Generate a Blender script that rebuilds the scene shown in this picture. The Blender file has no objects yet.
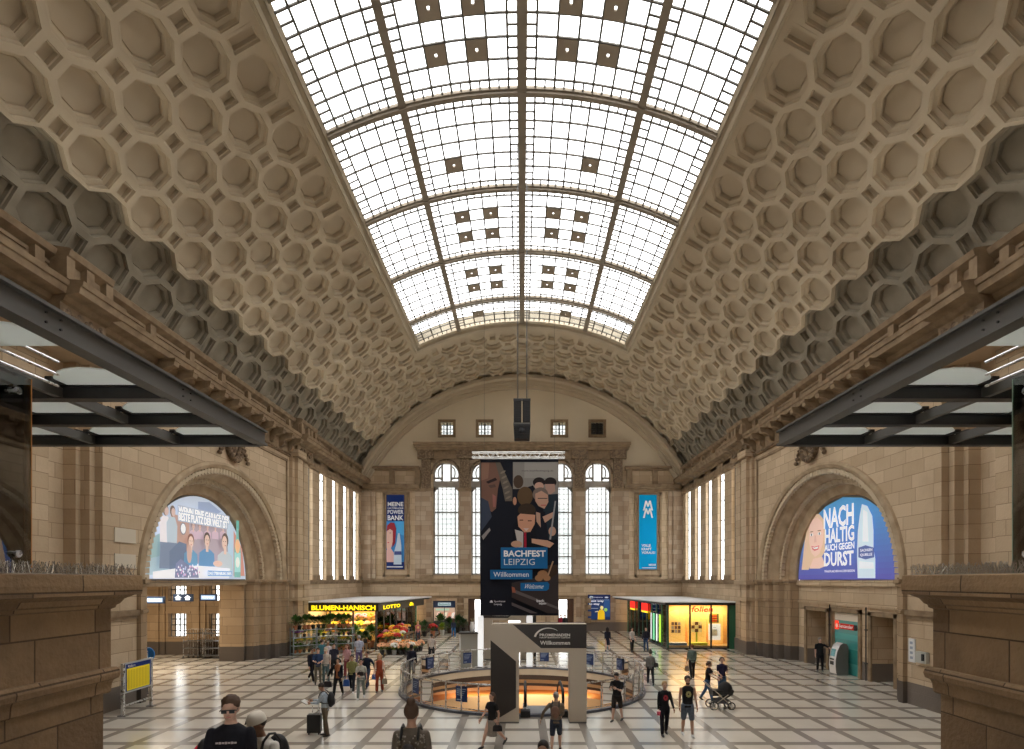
import bpy, bmesh, math, random
from mathutils import Vector, Matrix
random.seed(7)
PI = math.pi
EYE = 4.8
F = 555.0
CX, CY = 522.0, 580.0
scn = bpy.context.scene
COL = scn.collection

# ------------------------------------------------------------------ helpers
class MB:
    """collects faces for one mesh object"""
    def __init__(self):
        self.v = []; self.f = []; self.m = []
    def quad(self, pts, m=0):
        n = len(self.v); self.v.extend([tuple(p) for p in pts]); self.f.append(tuple(range(n, n+len(pts)))); self.m.append(m)
    def box(self, x0, x1, y0, y1, z0, z1, m=0):
        if x0 > x1: x0, x1 = x1, x0
        if y0 > y1: y0, y1 = y1, y0
        if z0 > z1: z0, z1 = z1, z0
        n = len(self.v)
        self.v += [(x0,y0,z0),(x1,y0,z0),(x1,y1,z0),(x0,y1,z0),(x0,y0,z1),(x1,y0,z1),(x1,y1,z1),(x0,y1,z1)]
        for q in ((0,3,2,1),(4,5,6,7),(0,1,5,4),(1,2,6,5),(2,3,7,6),(3,0,4,7)):
            self.f.append(tuple(n+i for i in q)); self.m.append(m)
    def obox(self, c, sx, sy, sz, mat3, m=0):
        """box centred at c, half sizes, rotated by 3x3 matrix"""
        n = len(self.v); c = Vector(c)
        for dz in (-1, 1):
            for dx, dy in ((-1,-1),(1,-1),(1,1),(-1,1)):
                self.v.append(tuple(c + mat3 @ Vector((dx*sx, dy*sy, dz*sz))))
        for q in ((0,3,2,1),(4,5,6,7),(0,1,5,4),(1,2,6,5),(2,3,7,6),(3,0,4,7)):
            self.f.append(tuple(n+i for i in q)); self.m.append(m)
    def tube(self, pts, r, seg=8, m=0, caps=True, closed=False):
        pts = [Vector(p) for p in pts]; n0 = len(self.v); N = len(pts)
        if not isinstance(r, (list, tuple)): r = [r]*N
        prev = None
        for i, p in enumerate(pts):
            if closed: d = pts[(i+1) % N] - pts[i-1]
            else: d = pts[min(i+1, N-1)] - pts[max(i-1, 0)]
            d.normalize()
            if prev is None:
                a = Vector((0,0,1)) if abs(d.z) < .9 else Vector((1,0,0))
                u = d.cross(a).normalized()
            else:
                u = (prev - d*prev.dot(d)).normalized()
            prev = u; w = d.cross(u)
            for k in range(seg):
                t = 2*PI*k/seg
                self.v.append(tuple(p + (u*math.cos(t) + w*math.sin(t))*r[i]))
        for i in range(N if closed else N-1):
            j = (i+1) % N
            for k in range(seg):
                k2 = (k+1) % seg
                self.f.append((n0+i*seg+k, n0+j*seg+k, n0+j*seg+k2, n0+i*seg+k2)); self.m.append(m)
        if caps and not closed:
            self.f.append(tuple(n0+k for k in range(seg))); self.m.append(m)
            self.f.append(tuple(n0+(N-1)*seg+k for k in reversed(range(seg)))); self.m.append(m)
    def lathe(self, c, prof, seg=16, m=0, sx=1, sy=1):
        """prof: list of (radius, z) around vertical axis at c"""
        n0 = len(self.v); cx, cy, cz = c
        for r, z in prof:
            for k in range(seg):
                t = 2*PI*k/seg
                self.v.append((cx + r*sx*math.cos(t), cy + r*sy*math.sin(t), cz+z))
        for i in range(len(prof)-1):
            for k in range(seg):
                k2 = (k+1) % seg
                self.f.append((n0+i*seg+k, n0+i*seg+k2, n0+(i+1)*seg+k2, n0+(i+1)*seg+k)); self.m.append(m)
        self.f.append(tuple(n0+k for k in reversed(range(seg)))); self.m.append(m)
        self.f.append(tuple(n0+(len(prof)-1)*seg+k for k in range(seg))); self.m.append(m)
    def prism(self, poly, fn, a, b, m=0):
        """poly 2-D outline; fn(u,v,w)->xyz ; extruded w from a to b"""
        n0 = len(self.v); N = len(poly)
        for w in (a, b):
            for u, v in poly: self.v.append(tuple(fn(u, v, w)))
        self.f.append(tuple(n0+i for i in reversed(range(N)))); self.m.append(m)
        self.f.append(tuple(n0+N+i for i in range(N))); self.m.append(m)
        for i in range(N):
            j = (i+1) % N
            self.f.append((n0+i, n0+j, n0+N+j, n0+N+i)); self.m.append(m)
    def sweep(self, sections, m=0, closed_prof=False):
        """sections: list of point lists of the same length"""
        n0 = len(self.v); K = len(sections[0])
        for s in sections: self.v.extend([tuple(p) for p in s])
        for i in range(len(sections)-1):
            for k in range(K if closed_prof else K-1):
                k2 = (k+1) % K
                self.f.append((n0+i*K+k, n0+i*K+k2, n0+(i+1)*K+k2, n0+(i+1)*K+k)); self.m.append(m)
    def sphere(self, c, r, seg=10, rings=7, m=0, sx=1, sy=1, sz=1):
        prof = [(max(r*math.sin(PI*i/rings), 1e-4), -r*math.cos(PI*i/rings)*sz) for i in range(rings+1)]
        self.lathe(c, prof, seg, m, sx, sy)
    def build(self, name, mats, parent=None, smooth=False):
        me = bpy.data.meshes.new(name)
        me.from_pydata(self.v, [], self.f)
        if not isinstance(mats, (list, tuple)): mats = [mats]
        for mt in mats: me.materials.append(mt)
        if len(mats) > 1: me.polygons.foreach_set('material_index', self.m)
        if smooth:
            me.polygons.foreach_set('use_smooth', [True]*len(me.polygons))
        bm = bmesh.new(); bm.from_mesh(me)
        bmesh.ops.remove_doubles(bm, verts=bm.verts, dist=1e-5)
        bmesh.ops.recalc_face_normals(bm, faces=bm.faces)
        bm.to_mesh(me); bm.free()
        if smooth == 'auto':
            try: me.set_sharp_from_angle(angle=math.radians(40))
            except Exception: pass
        o = bpy.data.objects.new(name, me); COL.objects.link(o)
        if parent: o.parent = parent
        return o

def tag(o, label=None, cat=None, group=None, kind=None):
    if label: o['label'] = label
    if cat: o['category'] = cat
    if group: o['group'] = group
    if kind: o['kind'] = kind
    return o
def struct(o, label=None): return tag(o, label, None, None, 'structure')
def empty(name, loc, rz=0, label=None, cat=None, group=None):
    o = bpy.data.objects.new(name, None); COL.objects.link(o)
    o.location = loc; o.rotation_euler = (0, 0, rz); o.empty_display_size = .2
    return tag(o, label, cat, group)
def copy_tree(o, parent=None):
    c = o.copy(); COL.objects.link(c)
    if parent: c.parent = parent
    for ch in [x for x in o.children]: copy_tree(ch, c)
    return c

# ------------------------------------------------------------------ materials
_M = {}
def mat(name, col, rough=.6, metal=0, spec=.5, emit=None, es=0, alpha=None):
    if name in _M: return _M[name]
    m = bpy.data.materials.new(name); m.use_nodes = True
    b = m.node_tree.nodes['Principled BSDF']
    b.inputs['Base Color'].default_value = (*col, 1); b.inputs['Roughness'].default_value = rough
    b.inputs['Metallic'].default_value = metal; b.inputs['Specular IOR Level'].default_value = spec
    if emit: b.inputs['Emission Color'].default_value = (*emit, 1); b.inputs['Emission Strength'].default_value = es
    nt = m.node_tree
    # faint procedural variation so that nothing is perfectly flat
    tc = nt.nodes.new('ShaderNodeTexCoord'); nz = nt.nodes.new('ShaderNodeTexNoise'); nz.inputs['Scale'].default_value = 9
    mr = nt.nodes.new('ShaderNodeMapRange'); mr.inputs[3].default_value = max(0, rough-.06); mr.inputs[4].default_value = min(1, rough+.06)
    nt.links.new(tc.outputs['Object'], nz.inputs['Vector']); nt.links.new(nz.outputs[0], mr.inputs[0]); nt.links.new(mr.outputs[0], b.inputs['Roughness'])
    _M[name] = m
    return m
def N(nt, t, **kw):
    n = nt.nodes.new(t)
    for k, v in kw.items(): setattr(n, k, v)
    return n
def noisy(name, c1, c2, scale=3, rough=.8, bump=.0, detail=6, contrast=(.35,.65), spec=.3):
    """plaster / concrete: two colours mixed by noise"""
    if name in _M: return _M[name]
    m = bpy.data.materials.new(name); m.use_nodes = True; nt = m.node_tree; L = nt.links.new
    b = nt.nodes['Principled BSDF']; b.inputs['Roughness'].default_value = rough; b.inputs['Specular IOR Level'].default_value = spec
    tc = N(nt, 'ShaderNodeTexCoord'); nz = N(nt, 'ShaderNodeTexNoise'); nz.inputs['Scale'].default_value = scale; nz.inputs['Detail'].default_value = detail
    L(tc.outputs['Object'], nz.inputs['Vector'])
    mr = N(nt, 'ShaderNodeMapRange'); mr.inputs[1].default_value, mr.inputs[2].default_value = contrast
    L(nz.outputs[0], mr.inputs[0])
    mx = N(nt, 'ShaderNodeMix', data_type='RGBA'); mx.inputs[6].default_value = (*c1, 1); mx.inputs[7].default_value = (*c2, 1)
    L(mr.outputs[0], mx.inputs[0]); L(mx.outputs[2], b.inputs['Base Color'])
    if bump:
        bp = N(nt, 'ShaderNodeBump'); bp.inputs['Strength'].default_value = bump; bp.inputs['Distance'].default_value = .05
        L(nz.outputs[0], bp.inputs['Height']); L(bp.outputs[0], b.inputs['Normal'])
    _M[name] = m
    return m
def ashlar(name, c1, c2, cm, bw=1.15, bh=.52, plinth=None, pz=.85, dark=(.16,.11,.07), stain=.5, bump=.4):
    """sandstone blocks, mapped on world position so that every wall gets level courses"""
    m = bpy.data.materials.new(name); m.use_nodes = True; nt = m.node_tree; L = nt.links.new
    b = nt.nodes['Principled BSDF']; b.inputs['Roughness'].default_value = .75; b.inputs['Specular IOR Level'].default_value = .3
    g = N(nt, 'ShaderNodeNewGeometry'); sp = N(nt, 'ShaderNodeSeparateXYZ'); L(g.outputs['Position'], sp.inputs[0])
    sn = N(nt, 'ShaderNodeSeparateXYZ'); L(g.outputs['True Normal'], sn.inputs[0])
    ab = N(nt, 'ShaderNodeMath', operation='ABSOLUTE'); L(sn.outputs[0], ab.inputs[0])
    gt = N(nt, 'ShaderNodeMath', operation='GREATER_THAN'); gt.inputs[1].default_value = .6; L(ab.outputs[0], gt.inputs[0])
    mu = N(nt, 'ShaderNodeMix', data_type='FLOAT'); L(gt.outputs[0], mu.inputs[0]); L(sp.outputs[0], mu.inputs[2]); L(sp.outputs[1], mu.inputs[3])
    cb = N(nt, 'ShaderNodeCombineXYZ'); L(mu.outputs[0], cb.inputs[0]); L(sp.outputs[2], cb.inputs[1])
    br = N(nt, 'ShaderNodeTexBrick'); L(cb.outputs[0], br.inputs['Vector'])
    br.inputs['Scale'].default_value = 1; br.inputs['Mortar Size'].default_value = .012; br.inputs['Mortar Smooth'].default_value = .3
    br.inputs['Brick Width'].default_value = bw; br.inputs['Row Height'].default_value = bh; br.offset = .43; br.squash = .8; br.squash_frequency = 3
    br.inputs['Color1'].default_value = (*c1, 1); br.inputs['Color2'].default_value = (*c2, 1); br.inputs['Mortar'].default_value = (*cm, 1)
    nz = N(nt, 'ShaderNodeTexNoise'); nz.inputs['Scale'].default_value = .55; nz.inputs['Detail'].default_value = 8; nz.inputs['Roughness'].default_value = .65
    L(g.outputs['Position'], nz.inputs['Vector'])
    mr = N(nt, 'ShaderNodeMapRange'); mr.inputs[1].default_value = .45; mr.inputs[2].default_value = .8; mr.inputs[4].default_value = stain; L(nz.outputs[0], mr.inputs[0])
    mx = N(nt, 'ShaderNodeMix', data_type='RGBA'); L(mr.outputs[0], mx.inputs[0]); L(br.outputs[0], mx.inputs[6]); mx.inputs[7].default_value = (*dark, 1)
    out = mx.outputs[2]
    if plinth:
        lt = N(nt, 'ShaderNodeMath', operation='LESS_THAN'); lt.inputs[1].default_value = pz; L(sp.outputs[2], lt.inputs[0])
        m2 = N(nt, 'ShaderNodeMix', data_type='RGBA'); L(lt.outputs[0], m2.inputs[0]); L(out, m2.inputs[6]); m2.inputs[7].default_value = (*plinth, 1)
        out = m2.outputs[2]
    L(out, b.inputs['Base Color'])
    bp = N(nt, 'ShaderNodeBump'); bp.inputs['Strength'].default_value = bump; bp.inputs['Distance'].default_value = .02
    n2 = N(nt, 'ShaderNodeTexNoise'); n2.inputs['Scale'].default_value = 14; n2.inputs['Detail'].default_value = 4; L(g.outputs['Position'], n2.inputs['Vector'])
    sb = N(nt, 'ShaderNodeMath', operation='SUBTRACT'); L(n2.outputs[0], sb.inputs[0]); L(br.outputs['Fac'], sb.inputs[1])
    L(sb.outputs[0], bp.inputs['Height']); L(bp.outputs[0], b.inputs['Normal'])
    _M[name] = m
    return m
def glass(name, tint=(.9,.95,.93), refl=.08, rough=.0):
    if name in _M: return _M[name]
    m = bpy.data.materials.new(name); m.use_nodes = True; nt = m.node_tree; L = nt.links.new
    nt.nodes.remove(nt.nodes['Principled BSDF'])
    tr = N(nt, 'ShaderNodeBsdfTransparent'); tr.inputs[0].default_value = (*tint, 1)
    gl = N(nt, 'ShaderNodeBsdfGlossy'); gl.inputs['Roughness'].default_value = rough
    fr = N(nt, 'ShaderNodeFresnel'); fr.inputs[0].default_value = 1.5
    ad = N(nt, 'ShaderNodeMath', operation='ADD'); ad.inputs[1].default_value = refl; ad.use_clamp = True; L(fr.outputs[0], ad.inputs[0])
    mx = N(nt, 'ShaderNodeMixShader'); L(ad.outputs[0], mx.inputs[0]); L(tr.outputs[0], mx.inputs[1]); L(gl.outputs[0], mx.inputs[2])
    L(mx.outputs[0], nt.nodes['Material Output'].inputs[0])
    _M[name] = m
    return m
def pane_mat(name, c1, c2):
    """window pane with a tint and a thin diffuse part: light passes, each pane a slightly different tone"""
    m = bpy.data.materials.new(name); m.use_nodes = True; nt = m.node_tree; L = nt.links.new
    nt.nodes.remove(nt.nodes['Principled BSDF'])
    g = N(nt, 'ShaderNodeNewGeometry'); nz = N(nt, 'ShaderNodeTexNoise'); nz.inputs['Scale'].default_value = .45; nz.inputs['Detail'].default_value = 3
    L(g.outputs['Position'], nz.inputs['Vector'])
    mr = N(nt, 'ShaderNodeMapRange'); mr.inputs[1].default_value = .3; mr.inputs[2].default_value = .7; L(nz.outputs[0], mr.inputs[0])
    mx = N(nt, 'ShaderNodeMix', data_type='RGBA'); mx.inputs[6].default_value = (*c1,1); mx.inputs[7].default_value = (*c2,1); L(mr.outputs[0], mx.inputs[0])
    tr = N(nt, 'ShaderNodeBsdfTransparent'); L(mx.outputs[2], tr.inputs[0])
    df = N(nt, 'ShaderNodeBsdfDiffuse'); df.inputs[0].default_value = (.8,.82,.85,1)
    ms = N(nt, 'ShaderNodeMixShader'); ms.inputs[0].default_value = .06; L(tr.outputs[0], ms.inputs[1]); L(df.outputs[0], ms.inputs[2])
    L(ms.outputs[0], nt.nodes['Material Output'].inputs[0])
    _M[name] = m
    return m

STONE = ashlar('sandstone', (.60,.465,.315), (.47,.35,.225), (.28,.20,.125), plinth=(.17,.14,.115), dark=(.33,.23,.14), stain=.5)
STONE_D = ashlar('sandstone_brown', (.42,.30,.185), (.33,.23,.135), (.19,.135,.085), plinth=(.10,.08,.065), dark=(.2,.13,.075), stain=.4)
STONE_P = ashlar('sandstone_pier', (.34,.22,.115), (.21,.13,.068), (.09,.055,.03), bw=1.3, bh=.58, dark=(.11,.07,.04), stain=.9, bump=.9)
STONE_W = ashlar('sandstone_band', (.50,.39,.28), (.30,.205,.13), (.22,.16,.11), bw=.9, bh=.45, plinth=(.16,.13,.11), dark=(.28,.19,.13), stain=.4)
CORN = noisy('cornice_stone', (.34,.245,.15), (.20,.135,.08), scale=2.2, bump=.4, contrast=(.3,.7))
ARCHST = noisy('arch_stone', (.52,.40,.265), (.34,.25,.155), scale=1.6, bump=.3, contrast=(.3,.7))
CARVE = noisy('carved_stone', (.30,.215,.135), (.12,.08,.05), scale=7, bump=1.0, contrast=(.35,.6))
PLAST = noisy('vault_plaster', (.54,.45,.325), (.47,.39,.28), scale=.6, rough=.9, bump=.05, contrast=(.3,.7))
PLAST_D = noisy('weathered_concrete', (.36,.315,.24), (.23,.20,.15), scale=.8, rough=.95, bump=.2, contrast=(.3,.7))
LUN = noisy('lunette_plaster', (.74,.64,.48), (.66,.57,.42), scale=.3, rough=.9, contrast=(.3,.7))
FRAME = noisy('skylight_frame_plaster', (.50,.425,.31), (.43,.36,.26), scale=1, rough=.8)
BAR = mat('bronze_glazing_bar', (.10,.088,.07), .5)
RIB = noisy('skylight_rib', (.30,.25,.19), (.24,.20,.15), scale=1.2, rough=.6)
DARKST = mat('dark_steel', (.035,.033,.032), .45, .3)
GREYST = mat('grey_painted_steel', (.12,.115,.105), .5, .2)
STEEL = mat('brushed_steel', (.62,.62,.62), .28, 1)
WHITE = mat('white_paint', (.75,.75,.74), .5)
BLACK = mat('black_plastic', (.012,.012,.012), .5)
WOODD = mat('dark_wood', (.09,.04,.02), .45)
GL = glass('clear_glass')
SKYP = pane_mat('skylight_pane', (.97,.97,.97), (.90,.93,.97))
DIMP = pane_mat('dimmed_window_pane', (.30,.31,.31), (.22,.24,.24))  # tint added to hold back the sky brightness in the end windows
WINP = pane_mat('window_pane', (.95,.97,.97), (.85,.9,.92))

# ------------------------------------------------------------------ camera, world
cd = bpy.data.cameras.new('camera'); cam = bpy.data.objects.new('camera', cd); COL.objects.link(cam)
cam.location = (0, 0, EYE); cam.rotation_euler = (PI/2, 0, 0)
cd.sensor_width = 36; cd.lens = 36*F/1024; cd.shift_x = -(CX-512)/1024; cd.shift_y = (CY-374.5)/1024
cd.clip_start = .05; cd.clip_end = 500
scn.camera = cam
w = bpy.data.worlds.new('world'); scn.world = w; w.use_nodes = True
bg = w.node_tree.nodes['Background']; bg.inputs[0].default_value = (1,.985,.96,1); bg.inputs[1].default_value = 3.2
scn.view_settings.view_transform = 'Standard'; scn.view_settings.look = 'None'; scn.view_settings.gamma = 1; scn.view_settings.use_curve_mapping = False
scn.view_settings.exposure = 0.74
cy = scn.cycles
cy.max_bounces = 10; cy.diffuse_bounces = 6; cy.transparent_max_bounces = 24; cy.sample_clamp_indirect = 6

# ------------------------------------------------------------------ vault
R = 17.3; ZC = EYE + 1.6; A = 1.3; BDEG = 3.8
def vp(thdeg, D, dr=0.0):
    t = math.radians(thdeg); r = R + dr
    return (r*math.sin(t), D, ZC + r*math.cos(t))
MPD = math.radians(1)*R            # metres per degree of arc
b_ = BDEG*MPD; S_ = .36
def octa(k):   # local (u, v) metres of an octagon cell, scaled k
    a, b, s = A, b_, S_
    return [(x*k, y*k) for x, y in ((a-s, -s),(a-s, s),(s, b-s),(-s, b-s),(-(a-s), s),(-(a-s), -s),(-s, -(b-s)),(s, -(b-s)))]
ORINGS = [(1,0),(.88,0),(.877,.05),(.862,.055),(.857,.17),(.78,.175),(.70,.19),(.695,.225),(.68,.23),(.674,.36),(.63,.365),(.61,.34)]
def cell(mb, D, th, outline, rings, base=0.0):
    prev = None
    for k, dr in rings:
        ring = [vp(th + y*k/MPD, D + x*k, dr+base) for x, y in outline]
        if prev:
            for i in range(len(ring)):
                j = (i+1) % len(ring); mb.quad((prev[i], prev[j], ring[j], ring[i]))
        prev = ring
    mb.quad(prev)
def rect(mb, D, th, u0, u1, v0, v1, inset=.11, dep=.22, base=0.0):
    cu, cv = (u0+u1)/2, (v0+v1)/2; hu, hv = (u1-u0)/2, (v1-v0)/2
    def rg(i, dr): return [vp(th + (cv+sy*(hv-i))/MPD, D + cu + sx*(hu-i), dr+base) for sx, sy in ((-1,-1),(1,-1),(1,1),(-1,1))]
    L_ = [rg(0,0), rg(inset,0), rg(inset+.012,.09), rg(inset+.05,.10), rg(inset+.06,dep)]; R3 = L_[-1]
    for a_, c_ in zip(L_[:-1], L_[1:]):
        for i in range(4):
            j = (i+1) % 4; mb.quad((a_[i], a_[j], c_[j], c_[i]))
    mb.quad(R3)
light, dark = MB(), MB()
NMAX, DMAX = 15, 51.2
DEND = 43.1
def is_oct(n, i):  # grid index: D = 42.88 + 1.3 i ; octagon where parity matches
    return (n % 2 == 1) == (i % 2 == 0)
for n in range(-NMAX, NMAX+1):
    na = abs(n)
    for i in range(-36, 7):
        D = DEND + A*i
        if na < 8 and i < 0: continue
        sgn = 1 if n >= 0 else -1
        th = n*BDEG
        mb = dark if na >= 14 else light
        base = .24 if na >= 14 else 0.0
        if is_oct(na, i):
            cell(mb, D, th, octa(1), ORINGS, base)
        else:
            u0, u1, v0, v1 = -S_, S_, -S_, S_
            ext = b_ - S_
            if na == 8 and i < 0: # slot toward the skylight
                if sgn > 0: v0 = -ext
                else: v1 = ext
            if na == NMAX:
                if sgn > 0: v1 = ext
                else: v0 = -ext
            if na < 8 and i == 0: u0 = -(A-S_)
            rect(mb, D, th, u0, u1, v0, v1, base=base)
            # filler triangles beside elongated slots
            def tri(pts):
                mb.quad([vp(th + y/MPD, D + x, base) for x, y in pts])
            if na == 8 and i < 0:
                q = -sgn
                tri([(S_, q*S_), (S_, q*ext), (A-S_, q*ext)]); tri([(-S_, q*S_), (-S_, q*ext), (-(A-S_), q*ext)])
            if na == NMAX:
                q = sgn
                tri([(S_, q*S_), (S_, q*ext), (A-S_, q*ext)]); tri([(-S_, q*S_), (-S_, q*ext), (-(A-S_), q*ext)])
            if na < 8 and i == 0:
                for q in (-1, 1): tri([(-S_, q*S_), (-(A-S_), q*S_), (-(A-S_), q*ext)])
        # skirts where the clean shell stands proud of the weathered zone
        if na == 13:
            q = sgn
            if is_oct(na, i): pts = [(A-S_, q*S_), (S_, q*(b_-S_)), (-S_, q*(b_-S_)), (-(A-S_), q*S_)]
            else: pts = [(S_, q*S_), (-S_, q*S_)]
            for a_, c_ in zip(pts[:-1], pts[1:]):
                P = [vp(th + y/MPD, D + x, dr) for (x, y), dr in ((a_,0),(c_,0),(c_,.26),(a_,.26))]
                light.quad(P)
            if not is_oct(na, i):   # side of the neighbouring octagons
                pass
# plain borders : beside skylight, corner, springing
for s in (-1, 1):
    th0, th1 = 25.6, BDEG*8 - (b_-S_)/MPD
    secs = [[vp(s*th0, D), vp(s*th1, D)] for D in (-6, 25, 40.3, 42.0)]
    light.sweep(secs)
    secs = [[vp(s*(BDEG*15+(b_-S_)/MPD), D, .24), vp(s*61.5, D, .24)] for D in (-6, 52.2)]
    dark.sweep(secs)
nth = 40
light.sweep([[vp(-27.8 + 55.6*i/nth, 40.9), vp(-27.8 + 55.6*i/nth, DEND-(A-S_))] for i in range(nth+1)])
# plain band between last coffers and the end arch, over everything (slightly deeper than coffer faces)
light.sweep([[vp(-62 + 124*i/60, 51.0, -.02), vp(-62+124*i/60, 52.2, -.02)] for i in range(61)])
struct(light.build('ceiling', PLAST), 'tan barrel vault of stepped octagonal coffers')
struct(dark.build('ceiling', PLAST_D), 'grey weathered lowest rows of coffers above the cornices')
# roof skin outside keeps daylight out of the shell joints
sk = MB()
for s in (-1, 1):
    sk.sweep([[vp(s*th, D, .95) for th in (25.6, 35, 45, 55, 63)] for D in (-6.2, 52.4)])
    sk.sweep([[vp(s*25.6, D, dr) for dr in (0, .95)] for D in (-6.2, 40.8)])
sk.sweep([[vp(-26 + 52*i/20, 40.8, .95), vp(-26+52*i/20, 52.4, .95)] for i in range(21)])
sk.sweep([[vp(-26 + 52*i/20, 40.85, 0), vp(-26+52*i/20, 40.85, .95)] for i in range(21)])
sk.sweep([[vp(-26+52*i/20, -6.2, .95), vp(-26+52*i/20, 6, .95)] for i in range(21)])
struct(sk.build('roof', PLAST_D))
# end arch mouldings
am = MB(); prof = [(17.28,50.95),(17.0,50.95),(16.95,51.45),(16.7,51.45),(16.68,51.55),(16.55,51.55),(16.55,51.75),(16.3,51.78),(16.25,52.0)]
def cyl(r, thdeg, D): 
    t = math.radians(thdeg); return (r*math.sin(t), D, ZC + r*math.cos(t))
am.sweep([[cyl(r, -61+122*i/64, D) for r, D in prof] for i in range(65)])
struct(am.build('trim_1', PLAST, smooth='auto'), 'end arch moulding round the lunette')
# ------------------------------------------------------------------ skylight
TE = 25.9; TR = 15.5; DS = [5.9, 11.1, 16.3, 21.45, 26.7, 31.9, 37.15, 40.55]
ribs = MB(); 
def arcbar(mb, t0, t1, D, w, d0, d1, seg=14, m=0):
    """bar running across the vault"""
    P = [(D-w/2, d0), (D+w/2, d0), (D+w/2, d1), (D-w/2, d1)]
    mb.sweep([[vp(t0+(t1-t0)*i/seg, y, dr) for y, dr in P] for i in range(seg+1)], m, True)
def lenbar(mb, th, D0, D1, w, d0, d1, m=0):
    h = w/2/MPD
    P = [(th-h, d0), (th+h, d0), (th+h, d1), (th-h, d1)]
    mb.sweep([[vp(t, D, dr) for t, dr in P] for D in (D0, D1)], m, True)
for D in DS[:-1]:
    for sg in (-1, 1): arcbar(ribs, 0, sg*TE, D, .20, -.16, .12)
for D in DS[:-1]: arcbar(ribs, -TE, TE, D, .34, -.06, .0, 28)
for th in (-TR, TR): lenbar(ribs, th, 6, 40.6, .30, -.12, .1)
lenbar(ribs, 0, 6, 40.6, .36, -.14, .1)
struct(ribs.build('trim_2', RIB), 'main ribs of the skylight')
fr = MB()
for s in (-1, 1):
    prof = [(TE-.15,.15),(TE-.15,-.05),(TE+.25,-.12),(TE+.3,-.02),(TE+.85,-.05),(TE+.9,-.22),(TE+1.25,-.26),(TE+1.35,-.1),(TE+1.6,-.08),(TE+1.65,.05)]
    fr.sweep([[vp(s*t, D, dr) for t, dr in prof] for D in (6, 41.2)])
prof = [(40.5,.15),(40.5,-.05),(40.62,-.12),(40.64,-.02),(40.8,-.05),(40.82,-.22),(40.93,-.26),(40.96,-.1),(41.05,-.08),(41.9,.02)]
prof = [(40.45,.15),(40.45,-.05),(40.58,-.12),(40.6,-.02),(40.85,-.05),(40.88,-.22),(41.1,-.26),(41.15,-.1),(41.45,-.08),(41.5,.03)]
fr.sweep([[vp(-27.4+54.8*i/40, D, dr) for D, dr in prof] for i in range(41)])
struct(fr.build('trim_3', FRAME, smooth='auto'), 'moulded plaster frame round the skylight')
k = 0
vents = {  # bay index from far end : (col,row) of 5x5 panes counted from the outer rib, far to near
 6: [(1,1)], 5: [(1,1),(3,1),(1,3),(3,3)], 4: [(1,1),(3,1),(1,3),(3,3)], 3: [(1,1)], 2: [(1,1),(3,1),(1,3),(3,3)], 1: [(1,1),(3,1)], 0: [(1,1)]}
VENT = mat('vent_panel', (.34,.28,.21), .7); 
bay = 0
for di in range(len(DS)-1):
    D0, D1 = DS[di], DS[di+1]
    if di == 0: continue
    short = (D1-D0) < 4
    rows = 3 if short else 5
    for (t0, t1, cols, main) in ((-TE,-TR,3,0),(-TR,0,5,1),(0,TR,5,1),(TR,TE,3,0)):
        bay += 1
        mb = MB(); bd = .36
        m0 = t0; m1 = t1; b0 = t0 + (bd+.15)/MPD; b1 = t1 - (bd+.15)/MPD
        d0 = D0 + .17; d1 = D1 - .17; e0 = d0+bd; e1 = d1-bd
        tl = [b0 + (b1-b0)*i/cols for i in range(cols+1)]; dl = [e0 + (e1-e0)*j/rows for j in range(rows+1)]
        for t in tl: lenbar(mb, t, d0, d1, .08, -.022, .03)
        for D in dl: arcbar(mb, m0, m1, D, .068, -.022, .03, 6)
        for i in range(cols*2+1):
            t = b0 + (b1-b0)*i/(cols*2)
            if i % 2: lenbar(mb, t, d0, e0, .065, -.015, .02); lenbar(mb, t, e1, d1, .065, -.015, .02)
        for j in range(rows*2+1):
            D = e0 + (e1-e0)*j/(rows*2)
            if j % 2: arcbar(mb, m0, b0, D, .065, -.015, .02, 1); arcbar(mb, b1, m1, D, .065, -.015, .02, 1)
        o = mb.build('window_%d' % bay, BAR); struct(o)
        g = MB(); seg = 10
        g.sweep([[vp(t0+(t1-t0)*i/seg, D, .035) for D in (D0, D1)] for i in range(seg+1)])
        g.build('glass', SKYP, o)
        if main:
            for c, r in vents.get(di, []):
                if short and r > 1: continue
                ci = c if t1 <= 0 else cols-1-c
                ri = rows-1-r
                vb = MB()
                ta, tb = tl[ci]+.05, tl[ci+1]-.05; da, db = dl[ri]+.02, dl[ri+1]-.02
                cth, cD = (ta+tb)/2, (da+db)/2
                P = lambda t, D, dr: vp(t, D, dr)
                # square board with an open slot, its frame hanging a little below
                hs, hd = (tb-ta)*.06, (db-da)*.10
                for (qa, qb, ra, rb) in ((ta, cth-hs, da, db), (cth+hs, tb, da, db), (cth-hs, cth+hs, da, cD-hd), (cth-hs, cth+hs, cD+hd, db)):
                    vb.sweep([[P(t, D, dr) for D, dr in ((ra,-.04),(rb,-.04),(rb,.02),(ra,.02))] for t in (qa, qb)], 0, True)
                vo = vb.build('vent_panel', VENT, o)
print('vault done')
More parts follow.
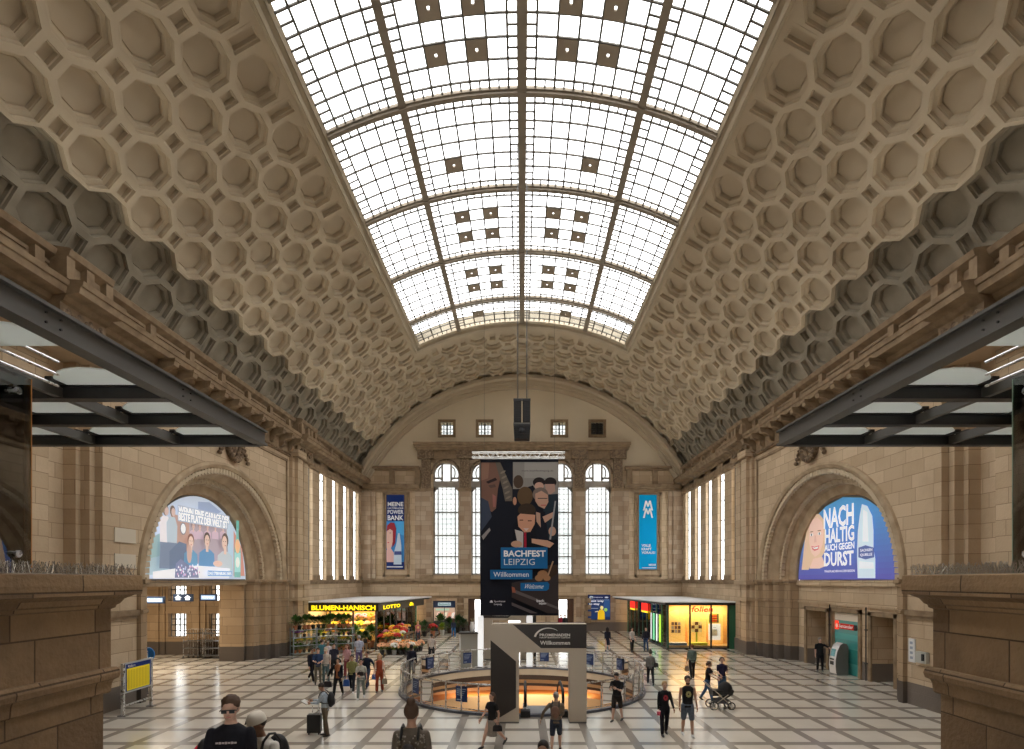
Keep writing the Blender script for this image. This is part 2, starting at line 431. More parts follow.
# ------------------------------------------------------------------ floor
def floor_material():
    m = bpy.data.materials.new('polished_marble_floor'); m.use_nodes = True; nt = m.node_tree; L = nt.links.new
    b = nt.nodes['Principled BSDF']
    g = N(nt, 'ShaderNodeNewGeometry'); sp = N(nt, 'ShaderNodeSeparateXYZ'); L(g.outputs['Position'], sp.inputs[0])
    def band(sock, off, pitch, half):
        s = N(nt, 'ShaderNodeMath', operation='SUBTRACT'); L(sock, s.inputs[0]); s.inputs[1].default_value = off
        p = N(nt, 'ShaderNodeMath', operation='PINGPONG'); L(s.outputs[0], p.inputs[0]); p.inputs[1].default_value = pitch/2
        l = N(nt, 'ShaderNodeMath', operation='LESS_THAN'); L(p.outputs[0], l.inputs[0]); l.inputs[1].default_value = half
        return l.outputs[0]
    bx = band(sp.outputs[0], .67, 1.34, .13); by = band(sp.outputs[1], 16.3, 1.5, .15)
    mx = N(nt, 'ShaderNodeMath', operation='MAXIMUM'); L(bx, mx.inputs[0]); L(by, mx.inputs[1])
    nz = N(nt, 'ShaderNodeTexNoise'); nz.inputs['Scale'].default_value = .8; nz.inputs['Detail'].default_value = 8; L(g.outputs['Position'], nz.inputs['Vector'])
    cr = N(nt, 'ShaderNodeMix', data_type='RGBA'); cr.inputs[6].default_value = (.56,.51,.43,1); cr.inputs[7].default_value = (.72,.67,.58,1); L(nz.outputs[0], cr.inputs[0])
    c2 = N(nt, 'ShaderNodeMix', data_type='RGBA'); c2.inputs[6].default_value = (.21,.185,.155,1); c2.inputs[7].default_value = (.31,.275,.235,1); L(nz.outputs[0], c2.inputs[0])
    mm = N(nt, 'ShaderNodeMix', data_type='RGBA'); L(mx.outputs[0], mm.inputs[0]); L(cr.outputs[2], mm.inputs[6]); L(c2.outputs[2], mm.inputs[7])
    L(mm.outputs[2], b.inputs['Base Color'])
    mr = N(nt, 'ShaderNodeMapRange'); mr.inputs[3].default_value = .13; mr.inputs[4].default_value = .25; L(nz.outputs[0], mr.inputs[0]); L(mr.outputs[0], b.inputs['Roughness'])
    b.inputs['Specular IOR Level'].default_value = 1.0
    return m
FLOORM = floor_material()
RC = (0.0, 24.8); RR = 5.2     # the round opening
fl = MB()
# outer rectangle with a round hole: strips from the circle out to a square, then rectangles
nseg = 96; SQ = 5.6
ring, sqr = [], []
for i in range(nseg):
    t = 2*PI*i/nseg; c, s = math.cos(t), math.sin(t)
    ring.append((RC[0]+RR*c, RC[1]+RR*s, 0)); kk = SQ/max(abs(c), abs(s)); sqr.append((RC[0]+kk*c, RC[1]+kk*s, 0))
for i in range(nseg):
    j = (i+1) % nseg; fl.quad((ring[i], ring[j], sqr[j], sqr[i]))
def frect(x0, x1, y0, y1): fl.quad(((x0,y0,0),(x1,y0,0),(x1,y1,0),(x0,y1,0)))
frect(-SQ, SQ, -6, RC[1]-SQ); frect(-SQ, SQ, RC[1]+SQ, 54); frect(-28, -SQ, -6, 54); frect(SQ, 20, -6, 54)
struct(fl.build('floor', FLOORM), 'polished marble floor with a dark grid of bands')
pv = MB(); pv.quad(((-60,54,-.02),(60,54,-.02),(60,90,-.02),(-60,90,-.02)))
struct(pv.build('pavement', noisy('pavement_stone', (.5,.5,.48), (.4,.4,.39), 2)), 'pale paving outside the end doors')

# ------------------------------------------------------------------ side walls
Z = EYE
C_ARCH, R_IN, R_OUT = 28.4, 4.45, 6.6
def VH(r): return 4.2+.71*(r-4.4)
def side(s):
    W = MB()
    nm = 'wall_left' if s < 0 else 'wall_right'
    T = 15.0
    def bx(xa, xb, d0, d1, h0, h1, m=0, mb=None): (mb or W).box(s*xa, s*xb, d0, d1, Z+h0, Z+h1, m)
    # flat wall beside the arch
    bx(T, T+2.4, 19.85, C_ARCH-R_OUT, -4.8, 8.4)
    for xx, d0, d1 in ((15.27,19.6,19.85),(15.6,19.4,19.6),(16.04,18.4,19.4),(15.7,12.5,18.4),(15.0,-6,12.5)): bx(xx, T+2.4, d0, d1, -4.8, 8.4)
    bx(T, T+2.4, 12.5, 19.85, 7.6, 8.4); bx(T, T+.4, C_ARCH+R_OUT, 38.3, -4.8, 8.4)
    if s > 0: bx(T+.4, T+2.4, C_ARCH+R_OUT, 38.3, -4.8, 8.4)
    # wall over the arch
    n = 48
    for i in range(n):
        a0, a1 = PI*i/n, PI*(i+1)/n
        p0 = (C_ARCH-R_OUT*math.cos(a0), VH(R_OUT)*math.sin(a0)); p1 = (C_ARCH-R_OUT*math.cos(a1), VH(R_OUT)*math.sin(a1))
        W.quad([(s*T, p0[0], Z+p0[1]), (s*T, p1[0], Z+p1[1]), (s*T, p1[0], Z+8.4), (s*T, p0[0], Z+8.4)])
    bx(T+.02, T+1.6, C_ARCH-R_OUT, C_ARCH+R_OUT, 6.5, 8.4)
    # attic wall above the entablature
    bx(T-.1, T+.6, -6, 52, 8.9, 10.45)
    # window zone: pillars between tall slots
    bx(T, T+.75, 38.3, 52, 8.7, 9.2); bx(T, T+.75, 38.3, 52, -4.8, -.05)
    d = 38.3
    slots = []
    for k in range(5):
        slots.append((d, d+1.45)); bx(T, T+.3, d+1.45, d+2.78 if k < 4 else 52, -.05, 8.7); d += 2.78
    o = W.build(nm, [STONE]); struct(o, 'sandstone side wall, %s' % ('left' if s < 0 else 'right'))
    # stepped arch and jambs
    prof = [(15.02,6.8),(14.9,6.77),(14.86,6.6),(14.95,6.38),(15.12,6.36),(15.3,6.02),(15.36,5.95),(15.4,5.9),(15.48,5.88),(15.56,5.8),(15.62,5.72),(15.7,5.66),(15.9,5.62),
            (16.05,5.36),(16.08,5.3),(16.2,5.25),(16.3,4.68),(16.5,4.64)]
    jprof = [(15.02,6.8),(14.84,6.78),(14.84,6.5),(15.1,6.42),(15.12,6.02),(15.25,5.9),(15.5,5.86),(15.5,5.5),(15.62,5.38),(15.9,5.3),(15.9,5.0),(16.05,4.8),(16.5,4.7),(16.5,4.64)]
    a = MB()
    a.sweep([[(s*x, C_ARCH-r*math.cos(PI*i/60), Z+VH(r)*math.sin(PI*i/60)) for x, r in prof] for i in range(61)])
    ao = a.build('archivolt', ARCHST, o, smooth='auto')
    j = MB()
    for q in (-1, 1):
        j.sweep([[(s*x, C_ARCH+q*r, zz) for x, r in jprof] for zz in (0, Z)])
        for h0, h1, g in ((-.28,-.16,.06),(-.16,.02,.12),(-1.32,-1.18,.05)):
            P = [(x-g, r+(.0)) for x, r in jprof]
            secs = [[(s*(x-gg), C_ARCH+q*(r-gg*.6), Z+hh) for x, r in jprof] for hh, gg in ((h0,0),(h0+.02,g),(h1,g),(h1+.01,0))]
            j.sweep(secs)
    j.build('jamb', STONE_D, o)
    # carved bands of the archivolt
    c = MB()
    for rr, xx, cnt, w, hgt in ((6.2,15.1,70,.10,.14),(5.5,15.88,80,.08,.12)):
        for i in range(cnt):
            t = PI*(i+.5)/cnt
            M = Matrix.Rotation(0, 3, 'X')
            ct = (s*xx, C_ARCH-rr*math.cos(t), Z+VH(rr)*math.sin(t))
            rot = Matrix.Rotation(s*0+ (PI/2 - t), 3, 'X')
            if rr > 6:
                c.obox(ct, .1, w, hgt, Matrix.Rotation(-(PI/2-t), 3, 'X'))
            else:
                q = .35 if i % 2 else -.35
                c.obox(ct, .1, w, hgt, Matrix.Rotation(-(PI/2-t)+q, 3, 'X'))
    c.build('carved_band', mat('carved_light_stone', (.56,.45,.31), .8), o)
    # recessed back wall of the arch (right: doors; left: open passage with a lintel)
    b = MB()
    def bb(xa, xb, d0, d1, h0, h1): b.box(s*xa, s*xb, d0, d1, Z+h0, Z+h1)
    if s > 0:
        doors = [(30.0, 32.1, -1.72), (27.15, 29.4, -1.66), (24.55, 26.15, -1.70)]
        edges = sorted([(d0, d1, ht) for d0, d1, ht in doors])
        bb(16.5, 17.6, 23.6, 33.2, -1.66, 0)
        cur = 23.6
        for d0, d1, ht in edges:
            bb(16.5, 17.6, cur, d0, -4.8, -1.6); cur = d1
            if ht < -1.66: bb(16.5, 17.6, d0, d1, ht, -1.6)
        bb(16.5, 17.6, cur, 33.5, -4.8, -1.6)
        for d0, d1, h0, h1, g in ((23.6,33.2,-.3,-.02,.14),(23.6,33.2,-1.32,-1.2,.08)):
            bb(16.5-g, 16.5, d0, d1, h0, h1)
        b.build('recess_wall', STONE, o)
        e = MB(); e.box(17.6, 17.7, 23.6, 33.2, 0, Z); e.build('inner_wall', STONE_D, o)
        jf = MB()
        for d0, d1, ht in doors:      # door surrounds
            for dd in (d0-.22, d1): jf.box(16.42, 16.5, dd, dd+.22, 0, Z+ht+.2)
            jf.box(16.42, 16.5, d0-.22, d1+.22, Z+ht, Z+ht+.22)
        jf.build('surround', CORN, o)
    else:
        bb(16.4, 17.2, 23.6, 33.2, -.3, 0.02)
        bb(16.5, 17.95, 32.9, 35.6, -4.8, .4)
        b.build('passage_pier', STONE_D, o)
    # blind wall behind the lunette picture
    k = MB(); k.box(s*16.62, s*16.9, 23.6, 33.2, Z+.0, Z+4.8); k.build('lunette_back', STONE_D, o)
    # string courses
    t = MB()
    def tb(xa, xb, d0, d1, h0, h1): t.box(s*xa, s*xb, d0, d1, Z+h0, Z+h1)
    for d0, d1 in ((19.85, C_ARCH-6.79), (C_ARCH+6.79, 52)):
        tb(T-.16, T, d0, d1, -.16, .0); tb(T-.08, T, d0, d1, -.3, -.16)
    tb(T-.12, T, 19.85, C_ARCH-6.79, -1.36, -1.16); tb(T-.06, T, 19.85, C_ARCH-6.79, -1.5, -1.36)
    for k in range(6):   # bases and caps of slot pillars
        pass
    d = 38.3
    for k in range(5):
        e1 = d+2.78 if k < 4 else 52
        tb(T-.1, T+.1, d+1.42, min(e1+.03,52), 8.45, 8.7); tb(T-.08, T, d+1.42, min(e1+.03,52), 0, .35); d += 2.78
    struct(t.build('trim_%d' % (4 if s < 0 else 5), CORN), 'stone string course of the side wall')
    # clustered pilasters
    p = MB()
    def pb(xa, d0, d1, h0=-4.8, h1=8.4): p.box(s*xa, s*(T+.02), d0, d1, Z+h0, Z+h1)
    for d0, d1, xx in ((35.75,36.05,14.78),(36.05,36.9,14.55),(37.2,37.5,14.8),(37.5,38.25,14.72)): pb(xx, d0, d1)
    for d0, d1, xx in (): pb(xx, d0, d1)
    for a0, a1, xx in ((35.7,36.95,14.42),(37.15,38.3,14.66)):
        for h0, h1, g in ((-4.8,-3.95,.06),(-.3,.0,.1),(-1.36,-1.18,.06),(8.0,8.4,.12)):
            p.box(s*(xx+.06-g), s*(T+.02), a0-g*.3, a1+g*.3, Z+h0, Z+h1)
    struct(p.build('column', [STONE]), 'clustered stone pilasters')
    # frame line round the arch field
    f = MB()
    for d0, d1, h0, h1 in ((35.25,35.4,0,7.7),(22.0,22.1,0,0.1)): f.box(s*14.93, s*15.01, d0, d1, Z+h0, Z+h1)
    f.box(s*14.93, s*15.01, 20.9, 35.4, Z+7.55, Z+7.7)
    struct(f.build('trim_%d' % (6 if s < 0 else 7), CORN))
    # entablature: lower moulding, frieze, brackets, main cornice, attic with panels, top ledge
    e = MB()
    def ress(d):   # the entablature breaks forward over the pilaster groups
        return .42 if (17.4 <= d <= 19.3 or 35.8 <= d <= 38.5) else 0
    segs = [(-6,17.4,0),(17.4,19.3,.42),(19.3,35.8,0),(35.8,38.5,.42),(38.5,52,0)]
    for d0, d1, g in segs:
        def P(x, h): return (s*(x-g), h)
        pr = [(15.05,7.9),(14.86,7.95),(14.82,8.1),(14.9,8.14),(14.9,8.75),(14.8,8.8),(14.72,8.95),(14.3,9.0),(14.25,9.2),(14.2,9.22),(14.16,9.38),(14.4,9.42),(14.85,9.46),
              (14.85,10.05),(14.8,10.08),(14.62,10.2),(14.56,10.38),(14.6,10.42),(15.1,10.5)]
        e.sweep([[ (s*(x-g), dd, Z+h) for x, h in pr] for dd in (d0, d1)])
        for dd in (d0, d1):   # end caps of the break
            if g: e.quad([(s*(x-g), dd, Z+h) for x, h in pr] + [(s*15.1, dd, Z+10.5), (s*15.1, dd, Z+7.9)])
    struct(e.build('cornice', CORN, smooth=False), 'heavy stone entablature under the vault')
    # attic posts every 2.6 m and shallow frames between
    q = MB()
    dd = -1.32
    while dd < 51.5:
        g = ress(dd)
        q.box(s*(14.85-g), s*(14.66-g), dd-.17, dd+.17, Z+9.46, Z+10.12)
        if not g:
            q.box(s*14.85, s*14.80, dd+.3, dd+2.3, Z+9.9, Z+10.0); q.box(s*14.85, s*14.80, dd+.3, dd+2.3, Z+9.5, Z+9.58)
        dd += 2.6
    for dd in (17.5,18.3,19.15,36.0,37.1,38.3):
        q.box(s*14.5, s*14.22, dd-.16, dd+.16, Z+9.46, Z+10.14)
    struct(q.build('trim_%d' % (8 if s < 0 else 9), CORN), 'attic posts above the entablature')
    # brackets (one carved console each)
    br = MB(); dd = 22.67; pos = []
    while dd < 35.6: pos.append(dd); dd += 1.28
    for dd in pos:
        pr = [(14.92,8.2),(14.74,8.22),(14.6,8.36),(14.6,8.55),(14.4,8.66),(14.12,8.72),(14.06,8.98),(14.92,8.98)]
        br.prism([(x, h) for x, h in pr], lambda u, v, w_: (s*u, w_, Z+v), dd-.16, dd+.16)
        br.box(s*14.9, s*14.04, dd-.2, dd+.2, Z+8.9, Z+9.0)
        br.tube([(s*14.24, dd-.17, Z+8.78), (s*14.24, dd+.17, Z+8.78)], .1, 8); br.tube([(s*14.68, dd-.17, Z+8.38), (s*14.68, dd+.17, Z+8.38)], .08, 8)
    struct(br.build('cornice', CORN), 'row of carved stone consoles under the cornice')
    # carved relief in the frieze
    cv = MB()
    rnd = random.Random(3)
    for d0, d1 in ((19.5, 22.0), (10, 17.2)):
        x = d0
        while x < d1:
            cv.sphere((s*14.86, x, Z+8.45+rnd.uniform(-.12,.12)), .13, 8, 5, sx=.6, sz=1.2); x += .17
    for x0 in (17.5, 18.4, 36.2, 37.4):
        for kx in range(5): cv.sphere((s*14.42, x0+.15*kx, Z+8.42+.08*math.sin(kx*2)), .1, 8, 5, sx=.6, sz=1.4)
    # egg and dart rows
    x = 20.4
    while x < 35.7:
        cv.sphere((s*14.84, x, Z+8.02), .055, 6, 4, sz=1.2); x += .16
    struct(cv.build('trim_%d' % (10 if s < 0 else 11), CARVE), 'carved relief in the frieze')
    # wreath over the arch crown
    wr = MB()
    pts = [(s*14.9, 28.7+.62*math.cos(t*2*PI/20), Z+7.0+.75*math.sin(t*2*PI/20)) for t in range(20)]
    wr.tube(pts, .14, 8, closed=True)
    for k in range(20):
        t = k*2*PI/20; wr.sphere((s*14.8, 28.7+.66*math.cos(t), Z+7.0+.8*math.sin(t)), .15, 7, 5)
    for q2 in (-1, 1):
        for k in range(6): wr.sphere((s*14.86, 28.7+q2*(.75+.13*k), Z+7.3-.2*k), .12, 7, 5)
    wr.sphere((s*14.92, 28.7, Z+7.0), .42, 10, 6, sx=.3)
    struct(wr.build('trim_%d' % (12 if s < 0 else 13), CARVE, smooth=True), 'carved stone wreath over the arch')
    # slot window glazing
    for i, (d0, d1) in enumerate(slots):
        wn = MB()
        for zz in [0+.0, 1.5, 3, 4.5, 6, 7.5, 8.6]: wn.box(s*(T+.24), s*(T+.29), d0, d1, Z+zz, Z+zz+.06)
        for dd in (d0, (d0+d1)/2, d1-.05): wn.box(s*(T+.24), s*(T+.29), dd, dd+.05, Z-.05, Z+8.7)
        wo = struct(wn.build('window_%d' % (100+i+(0 if s < 0 else 10)), BAR))
        gg = MB(); gg.quad([(s*(T+.27), d0, Z-.05), (s*(T+.27), d1, Z-.05), (s*(T+.27), d1, Z+8.7), (s*(T+.27), d0, Z+8.7)]); gg.build('glass', WINP, wo)
    return o
WL = side(-1); WR = side(1)

# side hall seen under the left arch
sh = MB()
x0, x1, y1 = -27.0, -15.4, 35.6
wins = []
for xc in (-23.0, -20.55, -18.0+.0):
    pass
holes = [(-22.75,-21.6,-2.05,2.4-4.8+.0)]
cols = [(-22.7,-21.55), (-20.1,-18.95)]
# wall at y1 with two storeys of windows: lower h -3.6..-2.15, upper h -1.35..0
segx = [x0, cols[0][0], cols[0][1], cols[1][0], cols[1][1], -18.2]
for a_, b2 in ((segx[0],segx[1]),(segx[2],segx[3]),(segx[4],segx[5])): sh.box(a_, b2, y1, y1+.8, 0, 7)
for a_, b2 in cols:
    sh.box(a_, b2, y1, y1+.8, 0, Z-3.65); sh.box(a_, b2, y1, y1+.8, Z-2.15, Z-1.35); sh.box(a_, b2, y1, y1+.8, Z+.1, 7)
    for q in (a_-.35, a_-.75): sh.box(q, q+.2, y1-.12, y1, 0, 7)
    sh.box(a_-.9, b2+.3, y1-.06, y1, Z-2.15, Z-2.0); sh.box(a_-.9, b2+.3, y1-.06, y1, Z-1.5, Z-1.35)
sh.box(x0-.4, x0, 20, y1+.8, 0, 7)
sh.box(x0, -17.4, 20, 20.4, 0, 7)
o = struct(sh.build('wall_passage', STONE_D), 'brown side hall wall seen under the left arch')
rf = MB(); rf.box(x0, -16.9, 20, y1+.8, Z+.5, Z+.8); struct(rf.build('ceiling', PLAST_D), 'side hall ceiling')
n_ = 120
for a_, b2 in cols:
    for h0, h1 in ((-3.65,-2.15),(-1.35,.1)):
        n_ += 1; g = MB()
        for k in range(5):
            xx = a_+(b2-a_)*k/4; g.box(xx-.03, xx+.03, y1+.3, y1+.35, Z+h0, Z+h1)
        for k in range(5):
            zz = h0+(h1-h0)*k/4; g.box(a_, b2, y1+.3, y1+.35, Z+zz-.03, Z+zz+.03)
        wo = struct(g.build('window_%d' % n_, DARKST)); q = MB(); q.quad([(a_,y1+.32,Z+h0),(b2,y1+.32,Z+h0),(b2,y1+.32,Z+h1),(a_,y1+.32,Z+h1)]); q.build('glass', WINP, wo)

# ------------------------------------------------------------------ end wall
BW = 52.0
e = MB(); PXM = BW/F
wx = [-7.12,-3.56,0,3.56,7.12]; WH = 1.22; WSP = 9.75+0.0   # window half width, spring height of arch above eye
wallparts = MB()
def wbox(x0, x1, h0, h1, m=0, y0=BW, y1=BW+.9): wallparts.box(x0, x1, y0, y1, Z+h0, Z+h1, m)
# lower storey with doors / shop openings
ops = [(-8.35,-6.25,-1.95), (-5.05,-3.7,-1.75), (-1.3,1.3,-1.75), (3.35,4.85,-1.75)]
cur = -15.5
for a_, b2, ht in ops:
    wbox(cur, a_, -4.8, -.3); wbox(a_, b2, ht, -.3); cur = b2
wbox(cur, 15.5, -4.8, -.3)
# storey with tall windows
cur = -15.5
for c in wx:
    wbox(cur, c-WH, -.3, 11.0, 1 if abs(c) < 9 and cur > -10 else 0); wbox(c-WH, c+WH, -.3, .45, 0)
    cur = c+WH
    # arched head
    sp = 9.9
    n = 16
    for i in range(n):
        a0, a1 = PI*i/n, PI*(i+1)/n
        P0 = (c-WH*math.cos(a0), sp+WH*math.sin(a0)); P1 = (c-WH*math.cos(a1), sp+WH*math.sin(a1))
        wallparts.prism([(P0[0],P0[1]),(P1[0],P1[1]),(P1[0],11.3),(P0[0],11.3)], lambda u, v, w_: (u, w_, Z+v), BW, BW+.9, 1)
wbox(cur, 15.5, -.3, 11.0)
wbox(-15.5, 15.5, 11.0, 11.0+.3, 1, BW+.05)
o = struct(wallparts.build('wall_back', [STONE, STONE_W]), 'sandstone end wall with five tall windows')
# lunette wall with four small square windows
lun = MB(); sw = [(-7.05,14.2),(-3.5,14.2),(3.5,14.2),(7.05,14.2)]; hh = .58
lun.box(-16, 16, BW+.05, BW+.9, Z+11.3, Z+14.2-hh); lun.box(-16, 16, BW+.05, BW+.9, Z+14.2+hh, Z+20)
cur = -16
for c, h in sw: lun.box(cur, c-hh, BW+.05, BW+.9, Z+h-hh, Z+h+hh); cur = c+hh
lun.box(cur, 16, BW+.05, BW+.9, Z+14.2-hh, Z+14.2+hh)
for x0_, x1_ in ((-16,-9.0),(9.0,16)): lun.box(x0_, x1_, BW-.02, BW+.05, Z+10.6, Z+11.3)
lun.build('lunette', LUN, o)
n_ = 130
for i, (c, h) in enumerate(sw):
    n_ += 1; g = MB()
    for q in (-1, 1):
        g.box(c+q*(hh+.0), c+q*(hh+.25), BW-.06, BW+.1, Z+h-hh-.25, Z+h+hh+.25, 0)
        g.box(c-hh, c+hh, BW-.06, BW+.1, Z+h+q*hh, Z+h+q*(hh+.25), 0)
    g.box(c-.07, c+.07, BW+.2, BW+.3, Z+h-hh, Z+h+hh, 1)
    for q in (-1, 0, 1): g.box(c-hh, c+hh, BW+.2, BW+.28, Z+h+q*.36-.03, Z+h+q*.36+.03, 1)
    for q in (-1, 1):
        g.box(c+q*.3-.03, c+q*.3+.03, BW+.2, BW+.28, Z+h-hh, Z+h+hh, 1)
        for q2 in (-1,1): g.lathe((c+q*.3, BW+.24, Z+h+q2*.2), [(.1,-.02),(.1,.02)], 8, 1)
    wo = struct(g.build('window_%d' % n_, [CORN, DARKST]))
    q = MB(); q.quad([(c-hh,BW+.32,Z+h-hh),(c+hh,BW+.32,Z+h-hh),(c+hh,BW+.32,Z+h+hh),(c-hh,BW+.32,Z+h+hh)])
    q.build('glass', DIMP if i < 3 else mat('dark_blind', (.05,.045,.03), .6), wo)
# tall windows tracery
TRAC = noisy('window_stone_tracery', (.40,.36,.31), (.32,.28,.24), 2)
LEAD = mat('pale_window_frame', (.30,.30,.29), .5)
for i, c in enumerate(wx):
    n_ += 1; g = MB(); y0, y1_ = BW+.35, BW+.6
    for q in (-1, 1): g.box(c+q*(WH-.12), c+q*WH, y0, y1_, Z+.45, Z+9.9, 0)
    g.box(c-WH, c+WH, y0-.1, y1_, Z+8.75, Z+9.3, 0)      # transom
    g.box(c-WH, c+WH, y0, y1_, Z+.45, Z+.62, 0)
    # corner brackets under the transom
    for q in (-1, 1): g.prism([(c+q*WH,8.8),(c+q*(WH-.5),8.8),(c+q*WH,8.2)], lambda u, v, w_: (u, w_, Z+v), y0, y1_, 0)
    # head: two mullions and rounded lobes
    for q in (-1, 1):
        g.box(c+q*.42-.07, c+q*.42+.07, y0, y1_, Z+9.3, Z+11.0, 0)
        g.tube([(c+q*(.42+.38*math.sin(t*PI/8)), y0+.12, Z+10.1-.62*math.cos(t*PI/8)) for t in range(0, 9)], .06, 6, 0)
        g.box(c+q*.42, c+q*WH, y0, y1_, Z+9.55, Z+9.68, 0)
    g.tube([(c-WH*math.cos(t*PI/16)*.97, y0+.12, Z+9.9+WH*math.sin(t*PI/16)*.97) for t in range(17)], .09, 6, 0)
    # lead glazing
    for k in range(1, 6): g.box(c-WH+2*WH*k/6-.022, c-WH+2*WH*k/6+.022, BW+.5, BW+.53, Z+.6, Z+8.8, 1)
    for k in range(1, 18): g.box(c-WH, c+WH, BW+.5, BW+.53, Z+.6+.47*k-.022, Z+.6+.47*k+.022, 1)
    for k in (2.2, 4.2, 6.4): g.box(c-WH, c+WH, BW+.48, BW+.56, Z+k-.07, Z+k+.07, 1)
    g.box(c-WH+.36, c-WH+.46, BW+.45, BW+.56, Z+.6, Z+8.8, 1); g.box(c+WH-.46, c+WH-.36, BW+.45, BW+.56, Z+.6, Z+8.8, 1)
    wo = struct(g.build('window_%d' % n_, [TRAC, LEAD]))
    q = MB(); q.quad([(c-WH,BW+.62,Z+.4),(c+WH,BW+.62,Z+.4),(c+WH,BW+.62,Z+11.2),(c-WH,BW+.62,Z+11.2)]); q.build('glass', DIMP, wo)
# mouldings of the end wall
t = MB()
def tb(x0, x1, h0, h1, d, m=0): t.box(x0, x1, BW-d, BW+.02, Z+h0, Z+h1, m)
tb(-15, 15, -.32, -.12, .12); tb(-15, 15, -.12, .12, .25)
for x0_, x1_ in ((-15,-9.6),(9.6,15)):
    for h0, h1, d in ((8.3,8.55,.1),(8.55,8.75,.3),(8.75,8.95,.42),(10.25,10.4,.2),(10.4,10.62,.4)): tb(x0_, x1_, h0, h1, d)
    for k in range(3):
        xx = x0_+.2+k*2.4; tb(xx, xx+.5, 8.95, 10.25, .18)
# crowning entablature over the windows
for h0, h1, d in ((11.3,11.5,.25),(12.1,12.3,.55),(12.3,12.5,.75),(12.5,12.75,.9)): tb(-9.6-d*.5, 9.6+d*.5, h0, h1, d)
tb(-9.6, 9.6, 11.5, 12.1, .2)
for c in (-8.95,-5.34,-1.78,1.78,5.34,8.95):
    tb(c-.55, c+.55, -.0, 8.3, .16, 1); tb(c-.62, c+.62, 8.3, 8.6, .24); tb(c-.42, c+.42, 8.6, 11.3, .3, 2)
    tb(c-.75, c+.75, 11.3, 12.5, .5, 2); tb(c-.62, c+.62, 0, .5, .24)
for c in wx:
    for k in range(7): tb(c-1.0+k*.3, c-.85+k*.3, 11.75, 12.1, .3)
    t.tube([(c-(WH+.12)*math.cos(a*PI/16), BW-.03, Z+9.9+(WH+.12)*math.sin(a*PI/16)) for a in range(17)], .1, 6, 2)
# corner pilasters and framed fields for the banners
for s in (-1, 1):
    for xx, w_, d in ((14.55,.45,.3),(13.9,.22,.16),(9.75,.25,.2)): tb(s*xx-w_, s*xx+w_, 0, 8.3, d, 1)
    for a_, b2, h0, h1 in ((10.55,10.75,.3,8.2),(12.85,13.05,.3,8.2)): tb(s*a_, s*b2, h0, h1, .12)
    for h0, h1 in ((.3,.5),(8.0,8.2)): tb(s*10.55, s*13.05, h0, h1, .12)
# ground storey: band over the openings, pilasters
tb(-15, 15, -1.62, -1.45, .1)
for xx in (-10.9,-8.7,-5.75,-2.4,2.4,5.3,8.5,10.9): tb(xx-.25, xx+.25, -4.8, -1.6, .15, 1)
for xx in (6.15,-5.75):
    for k in range(4): tb(xx-.3, xx+.3, -4.0+k*.62, -3.55+k*.62, .24)
struct(t.build('cornice', [CORN, STONE_W, CARVE]), 'mouldings and pilasters of the end wall')
# inside of the end doors
d_ = MB()
for x0_, x1_ in ((-5.05,-3.7),(3.35,4.85)):
    s = -1 if x0_ < 0 else 1
    inner = x1_ if s > 0 else x0_
    d_.box(x0_, x0_+.12, BW+.1, BW+.5, 0, 3.05); d_.box(x1_-.12, x1_, BW+.1, BW+.5, 0, 3.05); d_.box(x0_, x1_, BW+.1, BW+.5, 2.95, 3.05)
    e0 = x1_-.12 if s > 0 else x0_+.12
    d_.box(e0-s*.5, e0, BW+.2, BW+.28, 0, 2.95)
struct(d_.build('door_1', WOODD), 'dark wooden end doors standing open')
# unseen rear wall added to block light from behind, one opening towards the platforms
rw = MB()
cur = -15
for a_, b2 in ((-4,4),):
    rw.box(cur, a_, -6.8, -6, 0, Z+8.5); rw.box(a_, b2, -6.8, -6, 0, 3.2); cur = b2
rw.box(cur, 15, -6.8, -6, 0, Z+8.5); rw.box(-15, 15, -6.8, -6, Z+1.5, Z+20)
struct(rw.build('wall_front', STONE), 'wall behind the gallery open to the platforms')
def area(name, loc, rot, size, power, col, sy=None, spread=PI):
    l = bpy.data.lights.new(name, 'AREA'); l.energy = power; l.color = col; l.shape = 'RECTANGLE'; l.size = size; l.size_y = sy or size; l.spread = spread
    o = bpy.data.objects.new(name, l); COL.objects.link(o); o.location = loc; o.rotation_euler = rot; return o
area('passage_fill', (-21.5, 28.5, Z+.3), (0,0,0), 5, 420, (1,.83,.62))  # fill light added because the passage stays too dark without it
for s_ in (-1, 1):
    for k in range(5):
        area('vault_fill', (s_*14.2, 8+9.5*k, Z+10.75), (0, s_*math.radians(120), 0), .3, 25, (1,.93,.80), 6, 1.9)  # fill light added to brighten the vault, no lamps known on the cornice
print('walls done')
# ------------------------------------------------------------------ lettering and prints
_TXT = {}
def text_mesh(s, bold=.0):
    key = (s, bold)
    if key in _TXT: return _TXT[key]
    c = bpy.data.curves.new('tmp', 'FONT'); c.body = s; c.size = 1; c.offset = bold; c.resolution_u = 2; c.fill_mode = 'FRONT'
    o = bpy.data.objects.new('tmp', c); COL.objects.link(o)
    dg = bpy.context.evaluated_depsgraph_get(); dg.update()
    me = bpy.data.meshes.new_from_object(o.evaluated_get(dg))
    vs = [(v.co.x, v.co.y) for v in me.vertices]; fs = [tuple(p.vertices) for p in me.polygons]
    bpy.data.objects.remove(o); bpy.data.curves.remove(c); bpy.data.meshes.remove(me)
    x0 = min(v[0] for v in vs); x1 = max(v[0] for v in vs); y0 = min(v[1] for v in vs); y1 = max(v[1] for v in vs)
    vs = [((x-x0)/(x1-x0), (y-y0)/(y1-y0)) for x, y in vs]
    _TXT[key] = (vs, fs, (x1-x0)/(y1-y0))
    return _TXT[key]
